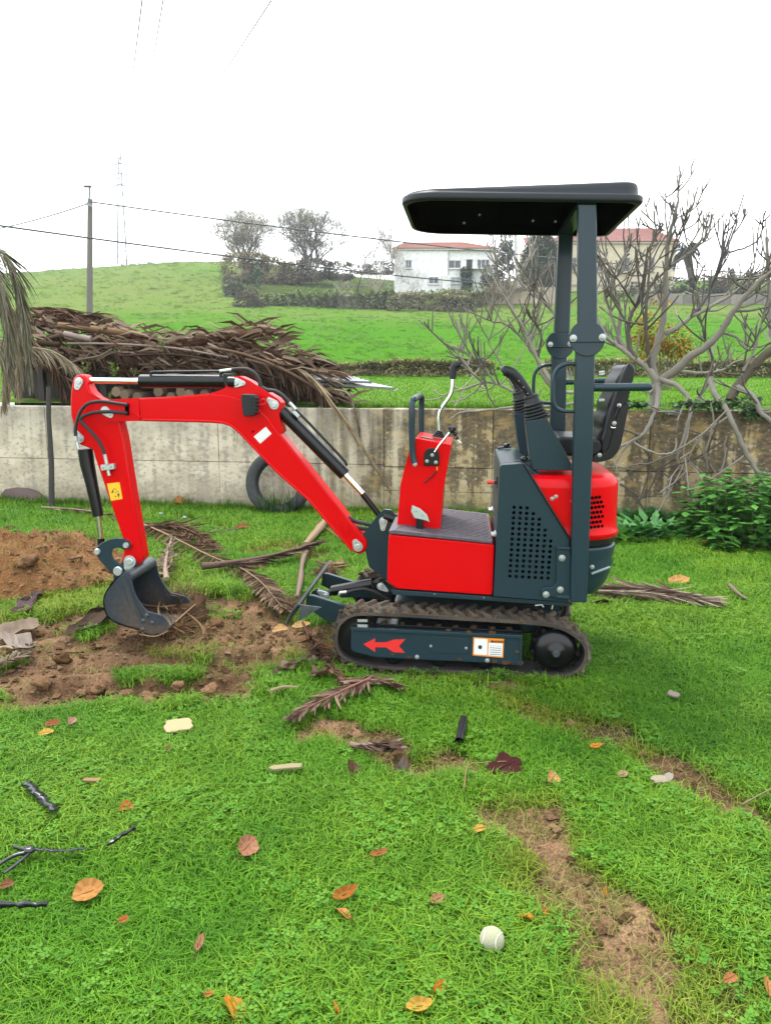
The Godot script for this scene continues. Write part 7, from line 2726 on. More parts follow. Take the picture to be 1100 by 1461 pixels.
	for i in 5:
		bank.append(lobe(628.0 + i * 10.0, 432.0 + i * 0.8, 90.5, 10, 12, 0.8))
	leafy_thing("overgrown_bank", "overgrown brambly bank along the field in front of the white house", "hedge", land(625, 92.0), bank, 6500, 0.26, Color(0.10, 0.10, 0.045), Color(0.27, 0.25, 0.13), 47)
	leafy_thing("green_hedge", "bright green low hedge at the foot of the white house", "hedge", land(650, 97.0), [lobe(640, 418, 97, 24, 4), lobe(675, 416, 97, 18, 5), lobe(610, 419, 97, 14, 3)], 900, 0.22, Color(0.06, 0.11, 0.02), Color(0.12, 0.20, 0.04), 48)
	leafy_thing("ivy_column", "clipped dark green creeper column beside the white house's door", "creeper", land(666, 104.0), [lobe(666, 388, 104.2, 9.5, 8), lobe(666, 398, 104.2, 10, 9), lobe(666, 408, 104.2, 9.5, 8)], 2400, 0.18, Color(0.025, 0.045, 0.015), Color(0.06, 0.10, 0.03), 49)
	leafy_thing("round_bush", "dark round bush between the white house and the terrace wall", "shrub", land(705, 100.0), [lobe(702, 393, 100, 14, 14), lobe(712, 400, 100, 12, 12), lobe(694, 402, 100, 9, 9)], 1900, 0.25, Color(0.035, 0.05, 0.025), Color(0.10, 0.12, 0.06), 50)
	leafy_thing("bramble_bank", "brown brambles spilling over the terrace wall's end", "shrub", land(722, 97.0), [lobe(712, 412, 97, 18, 9), lobe(735, 406, 97, 22, 9), lobe(700, 420, 97, 10, 8)], 1700, 0.22, Color(0.10, 0.075, 0.05), Color(0.22, 0.17, 0.12), 51)
	leafy_thing("round_evergreen", "big rounded dark evergreen tree between the two houses", "tree", land(772, 102.0), [lobe(772, 372, 102, 27, 32), lobe(762, 382, 101, 21, 25), lobe(783, 384, 102, 20, 24), lobe(772, 350, 102, 17, 16)], 7500, 0.30, Color(0.022, 0.042, 0.018), Color(0.062, 0.095, 0.04), 52, 0.35)
	leafy_thing("slim_conifer", "slim bluish conifer behind the white house", "tree", land(722, 118.0), [lobe(722, 345, 118, 7, 12), lobe(720, 360, 118, 9, 14), lobe(724, 374, 118, 9, 12), lobe(712, 368, 118, 6, 8), lobe(732, 352, 118, 5, 7)], 1500, 0.34, Color(0.05, 0.07, 0.06), Color(0.11, 0.14, 0.12), 53, 0.2)
	leafy_thing("hill_hedge", "dark hedge line on the skyline by the white house", "hedge", land(540, 140.0), [lobe(540, 383, 140, 26, 6), lobe(520, 384, 140, 16, 5), lobe(556, 381, 140, 12, 7)], 900, 0.4, Color(0.03, 0.04, 0.02), Color(0.08, 0.09, 0.05), 54)
	leafy_thing("skyline_scrub", "small dark scrub patch on the hill crest by the pylon", "shrub", land(187, 205.0), [lobe(185, 375.5, 205, 14, 2.5), lobe(210, 374.5, 205, 12, 1.6)], 240, 0.4, Color(0.05, 0.06, 0.03), Color(0.1, 0.11, 0.05), 55)
	leafy_thing("skyline_scrub", "longer thin scrub strip on the hill crest, further from the pylon", "shrub", land(95, 205.0), [lobe(95, 385, 205, 22, 1.8)], 200, 0.4, Color(0.05, 0.06, 0.03), Color(0.1, 0.11, 0.05), 56)
	# hedges and palm to the right of the beige house
	leafy_thing("meadow_hedge", "long dark hedge above the low stone wall", "hedge", land(1000, 100.0), [lobe(960, 408, 100, 24, 12), lobe(1000, 408, 100, 24, 13), lobe(1040, 406, 100, 26, 13), lobe(1085, 404, 100, 28, 14), lobe(920, 414, 100, 20, 9), lobe(885, 416, 100, 18, 8)], 3800, 0.32, Color(0.04, 0.042, 0.025), Color(0.12, 0.115, 0.07), 57)
	leafy_thing("rusty_tree", "rust-leaved small tree in the far hedge", "tree", land(1030, 102.0), [lobe(1028, 398, 102, 10, 12), lobe(1036, 406, 102, 9, 9)], 700, 0.22, Color(0.18, 0.075, 0.045), Color(0.30, 0.15, 0.09), 58, 0.12)
	for q in [[1044, 385, 412, "slim dark cypress in the far hedge, beside the rust-leaved tree"], [1067, 388, 412, "dark cypress in the far hedge, the one further from the houses"]]:
		leafy_thing("cypress", q[3], "tree", land(q[0], 104.0), [lobe(q[0], (q[1] + q[2]) / 2.0, 104, 4.5, (q[2] - q[1]) / 2.0), lobe(q[0], q[1] + 4, 104, 3, 6)], 700, 0.2, Color(0.03, 0.035, 0.035), Color(0.07, 0.08, 0.075), 59 + int(q[0]), 0.12)
	var pd := 100.0
	var foot := land(979, pd)
	var crown := ad(978, 355, pd)
	var pt := thing("palm_tree", "stout palm tree with a shaggy dark head beyond the fig branches", "palm tree", foot)
	var tb := MB.new()
	tb.col = Color(0.12, 0.10, 0.085)
	tube(tb, PackedVector3Array([foot - Vector3(0, 0.3, 0), foot.lerp(crown, 0.6), crown]), [0.45, 0.42, 0.6], 10)
	part(tb, M.bark, "trunk", pt)
	var g := RandomNumberGenerator.new()
	g.seed = 66
	for i in 26:
		var a := TAU * i / 26 * 5.0
		var rise := lerpf(1.0, -0.9, i / 25.0)
		var d := Vector3(cos(a), rise, sin(a)).normalized()
		var fb := MB.new()
		var pth := PackedVector3Array([crown, crown + d * 0.9, crown + d * 1.5 + Vector3.DOWN * 0.35, crown + d * 1.8 + Vector3.DOWN * 1.1])
		var sp := smooth_path(pth, 4)
		fb.col = Color(0.035, 0.05, 0.03).lerp(Color(0.10, 0.11, 0.07), i / 30.0)
		for k in sp.size() - 1:
			var sd := (sp[k + 1] - sp[k]).normalized().cross(Vector3.UP).normalized()
			for s in [-1, 1]:
				var e: Vector3 = (sd * s + (sp[k + 1] - sp[k]).normalized() * 0.5 + Vector3.DOWN * 0.6).normalized()
				leaf(fb, sp[k], e, 0.6, 0.12, fb.col)
				leaf(fb, sp[k].lerp(sp[k + 1], 0.5), e, 0.55, 0.12, fb.col)
		part(fb, M.far_leaf, "frond", pt)
	# hedge bank across the meadow, about 26 m out
	for q in [[470.0, 700.0, "low dark brambly hedge bank crossing the meadow behind the travel lever"], [780.0, 1120.0, "low hedge bank crossing the meadow behind the fig branches"]]:
		var lobes := []
		var u: float = q[0]
		while u < q[1]:
			lobes.append(lobe(u, 528.0 + ig.randf_range(-2, 2), 25.5, 14, 14 if u > 515 else 8, 0.9))
			u += 7.0
		leafy_thing("hedge_bank", q[2], "hedge", land((q[0] + q[1]) / 2, 25.5), lobes, 15000, 0.095, Color(0.10, 0.09, 0.035), Color(0.29, 0.27, 0.10), 70 + int(q[0]))
	# shrub with yellow autumn leaves
	var yd := 13.0
	var ys := thing("yellow_shrub", "shrub with yellow and orange autumn leaves behind the fig tree", "shrub", land(945, yd))
	var yb := MB.new()
	yb.col = Color(0.13, 0.10, 0.075)
	for i in 9:
		var b := ad(905 + i * 10.0, 462 + absf(i - 4) * 8.0, yd + ig.randf_range(-0.4, 0.4))
		var f0 := land(935 + i * 2.0, yd)
		tube(yb, PackedVector3Array([f0, f0.lerp(b, 0.5) + Vector3(0, 0.1, 0), b]), [0.012, 0.009, 0.004], 5, false)
	part(yb, M.twig, "stems", ys)
	var yl := MB.new()
	var yg := RandomNumberGenerator.new()
	yg.seed = 71
	leaf_mass(yl, [lobe(935, 478, yd, 30, 26), lobe(962, 488, yd, 28, 22), lobe(925, 500, yd, 22, 16), lobe(945, 432, yd, 10, 5), lobe(975, 500, yd, 20, 18), lobe(935, 428, yd, 8, 4), lobe(915, 470, yd, 20, 24)], 1300, 0.06, Color(0.25, 0.12, 0.015), Color(0.32, 0.235, 0.04), yg, 0.0)
	stuff(part(yl, M.leaf, "leaves", ys))

func build_near_plants() -> void:
	var g := RandomNumberGenerator.new()
	g.seed = 401
	# ivy on the wall's shoulder to the right
	var iv := thing("wall_ivy", "green ivy creeping along the wall top under the fig boughs", "ivy", wl(1010, 585, 0))
	var ib := MB.new()
	for i in 1500:
		var u := 885.0 + 300.0 * g.randf()
		var f := clampf((u - 960.0) / 90.0, 0.15, 1.3)
		var v := 574.0 + g.randf_range(-9, 9) * f + 12.0 * pow(g.randf(), 2.0) * f
		if nz.get_noise_2d(u * 1.5, v * 2.0) < -0.12:
			continue
		var p := wl(u, v, 0.02 + 0.07 * g.randf() - (0.25 * g.randf() if v < 580 else 0.0))
		leaf(ib, p, Vector3(g.randf_range(-1, 1), g.randf_range(-0.9, 0.4), g.randf_range(0.1, 1)).normalized(), g.randf_range(0.04, 0.075), 0.05, Color(0.03, 0.065, 0.025).lerp(Color(0.12, 0.20, 0.06), pow(g.randf(), 1.6)))
	stuff(part(ib, M.leaf, "leaves", iv))
	var sb := MB.new()
	sb.col = Color(0.14, 0.11, 0.08)
	for i in 8:
		var u := 930.0 + i * 22.0
		tube(sb, PackedVector3Array([wl(u, 580, 0.015), wl(u + 8, 583, 0.02), wl(u + 24, 579, 0.015)]), 0.004, 5, false)
	part(sb, M.twig, "stem", iv)
	for q in [[945, 594, "yellow-green ivy spray on the wall under the fig trunk"], [1018, 592, "yellow-green ivy spray on the wall between two hanging boughs"], [990, 641, "single green fern tuft growing from the wall face"]]:
		leafy_sprig("wall_sprig", q[2], wl(q[0], q[1] + 8, 0.02), 0.09, Color(0.10, 0.19, 0.03), Color(0.26, 0.33, 0.06))
	# nettle-like bush at the wall foot
	var at := gr(1060, 775)
	var nb := thing("nettle_bush", "dense bush of broad dark green leaves at the wall foot", "bush", at)
	var lb := MB.new()
	var st := MB.new()
	st.col = Color(0.06, 0.10, 0.03)
	for i in 190:
		var x := g.randf_range(-0.40, 1.1)
		var z := g.randf_range(-0.5, 0.42)
		var edge := clampf(1.25 - absf(x) * (1.1 if x < 0 else 0.2) - maxf(z, 0.0) * 1.3, 0.15, 1.0)
		var base := at + Vector3(x, 0, z)
		base.y = ground_y(base.x, base.z)
		if (wall_inv * base).z < 0.04:
			base += WALL.basis.z * (0.04 - (wall_inv * base).z)
		var h := g.randf_range(0.3, 0.66) * edge
		var tip := base + Vector3(g.randf_range(-0.1, 0.1), h, g.randf_range(-0.02, 0.14))
		tube(st, PackedVector3Array([base, base.lerp(tip, 0.6), tip]), [0.005, 0.004, 0.002], 4, false)
		var nl := int(8 + h * 40)
		for k in nl:
			var t := 0.2 + 0.8 * (k + g.randf()) / nl
			var a := g.randf() * TAU
			var d := Vector3(cos(a), g.randf_range(-0.25, 0.35), sin(a)).normalized()
			leaf(lb, base.lerp(tip, t), d, g.randf_range(0.07, 0.13), g.randf_range(0.055, 0.085), Color(0.022, 0.095, 0.014).lerp(Color(0.075, 0.215, 0.03), g.randf()))
	part(st, M.twig, "stems", nb)
	stuff(part(lb, M.leaf, "leaves", nb))
	# low broad-leaved weeds in front of the wall
	var weeds := [[893, 772, 0.20, "bluish-green thistle rosette beside the digger's tail"], [925, 765, 0.20, "broad-leaved weed clump at the wall foot, nearer the nettle bush"], [905, 745, 0.16, "upright weed growing against the wall behind the thistle rosette"], [965, 770, 0.16, "low spreading weed between the wall and the orange maple leaf"], [962, 748, 0.15, "leafy weed at the nettle bush's edge by the wall"]]
	for q in weeds:
		var p := gr(q[0], q[1])
		var w := thing("weed", q[3], "weed", p)
		var wb := MB.new()
		for k in 80:
			var a := g.randf() * TAU
			var r0 := sqrt(g.randf()) * 0.26
			var s := p + Vector3(cos(a) * r0, 0.02, sin(a) * r0 * 0.6)
			var d := Vector3(cos(a) * 0.9, g.randf_range(0.15, 0.9), sin(a) * 0.9).normalized()
			leaf(wb, s + Vector3.UP * g.randf() * float(q[2]) * 0.5, d, g.randf_range(0.6, 1.2) * float(q[2]) * 0.9, 0.07, Color(0.025, 0.10, 0.03).lerp(Color(0.08, 0.21, 0.06), g.randf()))
		stuff(part(wb, M.leaf, "leaves", w))
	# tuft on the earth mound
	var tp := gr(82, 782)
	var tt := thing("mound_tuft", "tuft of grey-green grass on top of the earth mound", "grass tuft", tp)
	var tb := MB.new()
	for i in 90:
		blade(tb, tp + Vector3(g.randf_range(-0.06, 0.06), -0.02, g.randf_range(-0.05, 0.05)), Vector2.from_angle(g.randf() * TAU), g.randf_range(0.10, 0.20), g.randf_range(0.05, 0.16), 0.006, Color(0.09, 0.12, 0.05).lerp(Color(0.20, 0.20, 0.10), g.randf()))
	stuff(part(tb, M.grass, "blades", tt))
	# long grass inside the tyre
	var gp0 := gr(398, 735)
	var tg := thing("tyre_grass", "long dark grass growing up inside the old tyre", "grass tuft", gp0)
	var gb := MB.new()
	for i in 130:
		blade(gb, gp0 + Vector3(g.randf_range(-0.22, 0.22), 0.0, g.randf_range(-0.02, 0.06)), Vector2.from_angle(g.randf() * TAU), g.randf_range(0.12, 0.36), g.randf_range(0.04, 0.2), 0.008, Color(0.02, 0.06, 0.014).lerp(Color(0.07, 0.15, 0.04), g.randf()))
	stuff(part(gb, M.grass, "blades", tg))


# ================================================================ things lying about
func build_tyre() -> void:
	var c := wl(398, 694, 0.24)
	var g0 := gr(398, 736)
	var r := (c.y - g0.y) + 0.02
	r = 0.36
	c = Vector3(c.x, g0.y + r - 0.03, c.z)
	var lean := WALL.basis * Basis(Vector3.RIGHT, -0.20) * Basis(Vector3.RIGHT, PI / 2)
	var o := thing("old_tyre", "worn grey car tyre leaning on the pale wall, grass inside", "tyre", c)
	var mb := MB.new()
	var w := 0.09
	var prof := [Vector2(r * 0.66, w * 0.55), Vector2(r * 0.70, w * 0.80), Vector2(r * 0.80, w * 0.99), Vector2(r * 0.90, w * 0.98), Vector2(r * 0.965, w * 0.82), Vector2(r * 0.985, w * 0.6), Vector2(r, 0.0), Vector2(r * 0.985, -w * 0.6), Vector2(r * 0.965, -w * 0.82), Vector2(r * 0.9, -w), Vector2(r * 0.72, -w * 0.8), Vector2(r * 0.66, -w * 0.55), Vector2(r * 0.72, -w * 0.45), Vector2(r * 0.93, -w * 0.7), Vector2(r * 0.94, 0), Vector2(r * 0.93, w * 0.7), Vector2(r * 0.72, w * 0.45), Vector2(r * 0.66, w * 0.55)]
	lathe(mb, prof, Transform3D(lean, c), 56, true)
	part(mb, M.tyre, "casing", o)
	var bead := MB.new()
	lathe(bead, [Vector2(r * 0.655, w * 0.5), Vector2(r * 0.675, w * 0.66), Vector2(r * 0.70, w * 0.78)], Transform3D(lean, c), 48, true)
	part(bead, M.rubber, "bead", o)


func build_ball() -> void:
	var p := gr(701, 1362)
	var r := 0.0335
	var c := p + Vector3(0, r + 0.012, 0)
	var o := thing("tennis_ball", "worn cream tennis ball lying in the grass", "ball", c)
	var mb := MB.new()
	var prof := []
	for i in 17:
		var a := PI * i / 16 - PI / 2
		prof.append(Vector2(maxf(cos(a) * r, 0.0), sin(a) * r))
	lathe(mb, prof, Transform3D(Basis(), c), 32, true)
	part(mb, M.ball, "felt", o)
	var seam := PackedVector3Array()
	var turn := Basis(Vector3(0.3, 1, 0.2).normalized(), 2.2) * Basis(Vector3.RIGHT, 0.9)
	for i in 61:
		var t := TAU * i / 60
		var a := PI / 4 + 0.35
		var q := Vector3(cos(t) + 0.35 * cos(3 * t), sin(t) - 0.35 * sin(3 * t), 1.15 * sin(2 * t)).normalized()
		seam.append(c + turn * q * (r + 0.0002))
	var sm := MB.new()
	tube(sm, seam, 0.0013, 6, false)
	part(sm, mat(0.5, 0.5, 0.38, 0.8), "seam", o)

# a curled fallen leaf: lobes > 0 makes it maple-like
func fallen_leaf(label: String, u: float, v: float, px: float, col: Color, turn: float, o := {}) -> void:
	var p := gr(u, v, 0.043)
	var d := Vector3(0, EYE, 0).distance_to(p)
	var l := px * 0.98 * d / F
	col = Color(col.r * 0.72, col.g * 0.62, col.b * 0.55)
	var aspect: float = o.get("aspect", 0.75)
	var curl: float = o.get("curl", 0.35)
	var lobes: int = o.get("lobes", 0)
	var tilt := Basis(Vector3.UP, turn) * Basis(Vector3.RIGHT, o.get("tilt", 0.35)) * Basis(Vector3.BACK, o.get("roll", 0.15))
	var mb := MB.new()
	var n := 22
	var ring := PackedVector3Array()
	var inner := PackedVector3Array()
	for i in n:
		var a := TAU * i / n
		var rr := 1.0
		if lobes > 0:
			rr = 0.62 + 0.38 * absf(cos(a * lobes * 0.5)) + 0.06 * sin(i * 7.0)
		else:
			rr = 1.0 + 0.05 * sin(i * 5.0 + u) - (0.12 if i % 2 else 0.0) * 0.4
		var x := cos(a) * rr * l * 0.5
		var z := sin(a) * rr * l * 0.5 * aspect
		if lobes == 0:
			z *= 1.0 - 0.45 * maxf(0.0, cos(a)) ** 2 - 0.1 * maxf(0.0, -cos(a))
		var h := curl * l * (pow(absf(z) / (l * 0.5), 2.0) * 0.9 + 0.35 * pow(x / (l * 0.5), 2.0) * sin(u))
		ring.append(p + tilt * Vector3(x, h, z))
		inner.append(p + tilt * Vector3(x * 0.5, h * 0.3, z * 0.5))
	var mid := p
	for i in n:
		var j := (i + 1) % n
		mb.col = col * (0.92 + 0.12 * sin(i * 3.1))
		mb.flat(mid, inner[i], inner[j])
		mb.col = col.lerp(Color(col.r * 0.55, col.g * 0.45, col.b * 0.4), 0.35 + 0.3 * sin(i * 2.3 + v))
		mb.flat4(inner[i], ring[i], ring[j], inner[j])
	var t := thing("fallen_leaf", label, "leaf", p)
	part(mb, M.leaf, "leaf_blade", t)
	var sb := MB.new()
	sb.col = col * 0.6
	tube(sb, PackedVector3Array([p + tilt * Vector3(l * 0.3, 0.002, 0), p + tilt * Vector3(-l * 0.45, 0.003, 0), p + tilt * Vector3(-l * 0.85, 0.0, l * 0.08)]), [0.0006, 0.0010, 0.0012], 5)
	part(sb, M.dry, "stalk", t)

func build_leaves() -> void:
	var tan := Color(0.46, 0.25, 0.08)
	var pink := Color(0.36, 0.19, 0.12)
	var orange := Color(0.52, 0.24, 0.03)
	var yellow := Color(0.55, 0.38, 0.08)
	var brown := Color(0.20, 0.10, 0.05)
	var list := [
		["large tan leaf lying by the black plastic strips", 127, 1273, 38, tan, 0.4, {"aspect": 0.85}],
		["pinkish brown leaf standing on edge in the open lawn", 353, 1208, 34, pink, 1.2, {"aspect": 0.85, "tilt": 0.6}],
		["orange pointed leaf at the bottom edge, largest there", 333, 1438, 42, orange, 2.2, {"aspect": 0.7, "tilt": 0.5}],
		["creamy yellow curled leaf below the tennis ball", 599, 1436, 34, yellow, 0.1, {"aspect": 0.55, "curl": 0.9}],
		["small orange leaf just below the tennis ball", 628, 1406, 22, orange, 0.8, {"aspect": 0.6, "tilt": 0.7}],
		["orange-yellow leaf between the ball and the bare track", 752, 1309, 25, Color(0.55, 0.27, 0.03), 2.8, {"aspect": 0.7}],
		["small pink-brown leaf up from the tennis ball", 624, 1283, 20, pink, 0.5, {}],
		["pale tan leaf near the dark red maple leaf", 789, 1109, 22, Color(0.52, 0.33, 0.13), 1.0, {"aspect": 0.9, "tilt": 0.6}],
		["yellow leaf at the top of the bare track", 684, 1182, 21, yellow, 0.3, {"aspect": 0.55}],
		["orange-brown twisted leaf, upper of a close pair", 492, 1277, 36, Color(0.36, 0.15, 0.03), 0.5, {"aspect": 0.5, "curl": 0.9}],
		["tan leaf, lower of a close pair", 490, 1303, 24, tan, 2.4, {"aspect": 0.7}],
		["rusty leaf level with the single black strip", 180, 1151, 21, Color(0.42, 0.16, 0.04), 0.2, {}],
		["brown and orange rolled leaf halfway to the track", 541, 1218, 26, Color(0.32, 0.15, 0.05), 0.3, {"aspect": 0.4, "curl": 1.0}],
		["upright narrow pink-brown leaf low in the lawn", 284, 1345, 26, pink, 1.5, {"aspect": 0.4, "tilt": 0.6}],
		["yellow leaf by a red-brown one near the dug earth", 66, 1045, 20, yellow, 0.3, {"aspect": 0.6}],
		["red-brown leaf touching a yellow one near the dug earth", 76, 1032, 20, Color(0.28, 0.09, 0.04), 0.2, {"aspect": 0.6}],
		["small pinkish leaf beside the yellow and red-brown pair", 104, 1028, 15, Color(0.38, 0.22, 0.2), 1.4, {}],
		["tan leaf cut by the frame edge, low down", 1094, 1408, 26, tan, 1.3, {"aspect": 0.8, "tilt": 0.7}],
		["small orange leaf in the sparse worn stripe", 850, 1064, 18, orange, 0.1, {"aspect": 0.5}],
		["big orange maple leaf under the nettle bush", 1018, 773, 32, Color(0.52, 0.20, 0.03), 0.2, {"lobes": 5, "aspect": 0.9}],
		["brown leaf close above the red-brown strip of bark chips", 240, 1068, 14, brown, 1.5, {"aspect": 0.5}],
		["orange leaf by the wall under the boom", 256, 719, 28, Color(0.46, 0.24, 0.10), 0.2, {"aspect": 0.7, "curl": 0.7}],
		["pale orange leaf behind the frond pile at the digger's tail", 968, 829, 34, Color(0.52, 0.32, 0.12), 0.3, {"aspect": 0.6}],
		["dark maroon maple leaf lying flat, biggest of all", 721, 1093, 56, Color(0.055, 0.010, 0.010), 0.6, {"lobes": 5, "aspect": 0.8, "curl": 0.1}],
		["grey-purple crumpled leaf by the dark chips", 576, 1100, 34, Color(0.22, 0.19, 0.21), 0.7, {"aspect": 0.8, "curl": 1.0, "tilt": 0.7}],
		["dark brown ribbed leaf below the torn-up turf", 503, 1096, 36, Color(0.09, 0.06, 0.035), 1.7, {"aspect": 0.65, "tilt": 0.6}],
		["small orange leaf tip in the track's rim of grass", 862, 1272, 15, orange, 1.3, {"aspect": 0.4, "tilt": 0.7}],
		["rusty leaf crumb beside the yellow leaf of the track", 776, 1301, 14, Color(0.40, 0.14, 0.03), 0.2, {}],
		["little orange leaf tip near the pointed orange one", 479, 1438, 17, orange, 2.0, {"aspect": 0.5, "tilt": 0.7}],
		["faint brown leaf at the frame edge by the black strips", 10, 1262, 18, brown, 0.3, {}],
		["small rust leaf between the tan leaf and the pink one", 177, 1312, 13, Color(0.40, 0.14, 0.04), 0.5, {}],
		["tan leaf under the fallen frond's comb of leaflets", 820, 1100, 0.1, tan, 0.3, {}],
		["small yellow leaf by the pale wood chip above the frond", 430, 892, 26, Color(0.50, 0.36, 0.14), 0.2, {"aspect": 0.6}],
		["yellow-tan leaf on the trodden turf beside the blade", 400, 897, 24, Color(0.52, 0.38, 0.17), 0.2, {"aspect": 0.65}],
		["orange leaf in front of the dark frond bundle", 378, 806, 18, orange, 1.4, {"aspect": 0.6, "tilt": 0.7}],
		["rusty leaf at the end of the thin stem by the tyre", 345, 753, 26, Color(0.36, 0.14, 0.07), 0.1, {"aspect": 0.5, "curl": 0.8}],
		["small tan leaf beside the pale wood chip pair", 888, 1105, 15, Color(0.40, 0.30, 0.2), 0.4, {}],
		["ochre leaf on the bare earth below the dozer blade", 468, 925, 22, Color(0.45, 0.25, 0.08), 0.5, {"aspect": 0.7}],
		["last small rusty leaf far down by the bottom edge", 298, 1418, 12, Color(0.42, 0.2, 0.05), 0.2, {}],
		["orange-brown leaf in the grass near the right frame, low", 1042, 1395, 20, Color(0.38, 0.19, 0.07), 0.4, {"aspect": 0.6}],
	]
	for q in list:
		if q[3] < 1:
			continue
		fallen_leaf(q[0], q[1], q[2], q[3], q[4], q[5], q[6])
	# pale wood chips
	var chips := [["pale cream wood chip lying alone in the lawn", 254, 1035, 38, 17, 0.3, Color(0.60, 0.46, 0.26)], ["pale chip, flat one of a crossed pair in the worn stripe", 940, 1112, 20, 9, 0.1, Color(0.42, 0.34, 0.25)], ["grey chip, slanting one of a crossed pair in the worn stripe", 952, 1110, 24, 7, 0.9, Color(0.36, 0.31, 0.26)], ["small grey bark chip far to the side of the digger", 960, 990, 16, 7, -0.9, Color(0.36, 0.29, 0.24)], ["long pale splinter under the torn-up turf", 408, 1094, 44, 6, 0.2, Color(0.40, 0.33, 0.20)], ["straw-coloured splinter beside the rusty leaf", 132, 1113, 24, 4, 0.0, Color(0.36, 0.24, 0.12)]]
	for q in chips:
		var p := gr(q[1], q[2], 0.05)
		var k := Vector3(0, EYE, 0).distance_to(p) / F
		var mb := MB.new()
		mb.col = q[6]
		var out := PackedVector2Array()
		for i in 14:
			var e := Vector2.from_angle(TAU * i / 14)
			var big := maxf(absf(e.x), absf(e.y))
			out.append(e / lerpf(1.0, big, 0.75) * Vector2(q[3], q[4] * 1.5) * k * 0.5 * (1.0 + 0.35 * nz2.get_noise_2d(i * 80.0, q[1])))
		extrude(mb, out, 0.005, -0.005, 0.002, Transform3D(Basis(Vector3.UP, q[5]) * Basis(Vector3.RIGHT, -PI / 2 + 0.2), p))
		solo(mb, M.dry, "wood_chip", q[0], "wood chip")

func strap(label: String, a: Array, w: float, col := Color(0.02, 0.023, 0.033)) -> Node3D:
	var p := PackedVector3Array()
	for i in range(0, a.size(), 2):
		p.append(gr(a[i], a[i + 1], 0.05 + 0.012 * (i % 4) / 2.0))
	var o := thing("plastic_strip", label, "plastic scrap", p[0])
	var mb := MB.new()
	var sp := smooth_path(p, 6)
	var rad := []
	for i in sp.size():
		sp[i] += Vector3(nz2.get_noise_1d(i * 60.0), 0.5 * nz2.get_noise_1d(i * 90.0), nz2.get_noise_1d(i * 70.0 + 500.0)) * 0.012
		rad.append(w * (1.15 + 1.3 * nz2.get_noise_2d(i * 75.0, a[0])))
	tube(mb, sp, rad, 7, true, 0.22)
	part(mb, M.scrap, "strip", o)
	return o

func build_scraps() -> void:
	strap("single crumpled black plastic strip, upper one at the frame side", [40, 1116, 52, 1130, 66, 1142, 79, 1156], 0.014)
	var k := strap("knotted three-armed black plastic strip in the grass", [36, 1212, 60, 1212, 90, 1213, 124, 1210], 0.008)
	for a in [[20, 1208, 40, 1214, 44, 1216], [46, 1214, 30, 1228, 6, 1246], [42, 1216, 18, 1222, -10, 1240]]:
		var p := PackedVector3Array()
		for i in range(0, a.size(), 2):
			p.append(gr(a[i], a[i + 1], 0.055))
		var mb := MB.new()
		tube(mb, smooth_path(p, 4), 0.007, 7, true, 0.5)
		part(mb, M.scrap, "strip_arm", k)
	var kb := MB.new()
	blob(kb, gr(42, 1212, 0.06), 0.017, Color.WHITE, 0.6)
	part(kb, M.scrap, "knot", k)
	strap("short thin black plastic strip pointing at the bucket", [153, 1205, 172, 1194, 195, 1178], 0.005)
	strap("straight black plastic strip lowest at the frame side", [-10, 1290, 30, 1291, 70, 1289], 0.008)
	var tb := thing("plastic_tube", "short black crushed plastic tube in front of the tracks", "plastic tube", gr(657, 1040))
	var a := gr(655, 1057, 0.045)
	var b := gr(662, 1024, 0.05)
	var mb := MB.new()
	tube(mb, PackedVector3Array([a, a.lerp(b, 0.3), a.lerp(b, 0.7), b]), [0.019, 0.0175, 0.019, 0.015], 14, false, 0.8)
	part(mb, M.scrap, "tube_wall", tb)

# a crumpled piece of bark or leaf sheath between four survey points
func torn_sheet(label: String, px: Array, up: float, col: Color) -> void:
	var k := []
	for i in range(0, 8, 2):
		k.append(gr(px[i], px[i + 1], up))
	var mb := MB.new()
	var rows := []
	var cols := []
	for i in 10:
		var t := i / 9.0
		var row := PackedVector3Array()
		for j in 8:
			var s := j / 7.0
			var p: Vector3 = (k[0] as Vector3).lerp(k[1], t).lerp((k[3] as Vector3).lerp(k[2], t), s)
			var n := nz2.get_noise_3d(p.x * 700.0, px[0] * 9.0, p.z * 700.0)
			var e := nz.get_noise_2d(t * 160.0 + px[0], s * 90.0)
			p += Vector3(e * 0.05, 0.035 * n + 0.05 * absf(s - 0.5) * (1.0 + e) - 0.012, e * 0.04)
			row.append(p)
		rows.append(row)
		cols.append(col * (0.75 + 0.5 * absf(nz2.get_noise_1d(i * 130.0 + px[1]))))
	skin(mb, rows, false, false, false, cols)
	solo(mb, M.dry, "bark_piece", label, "bark piece")

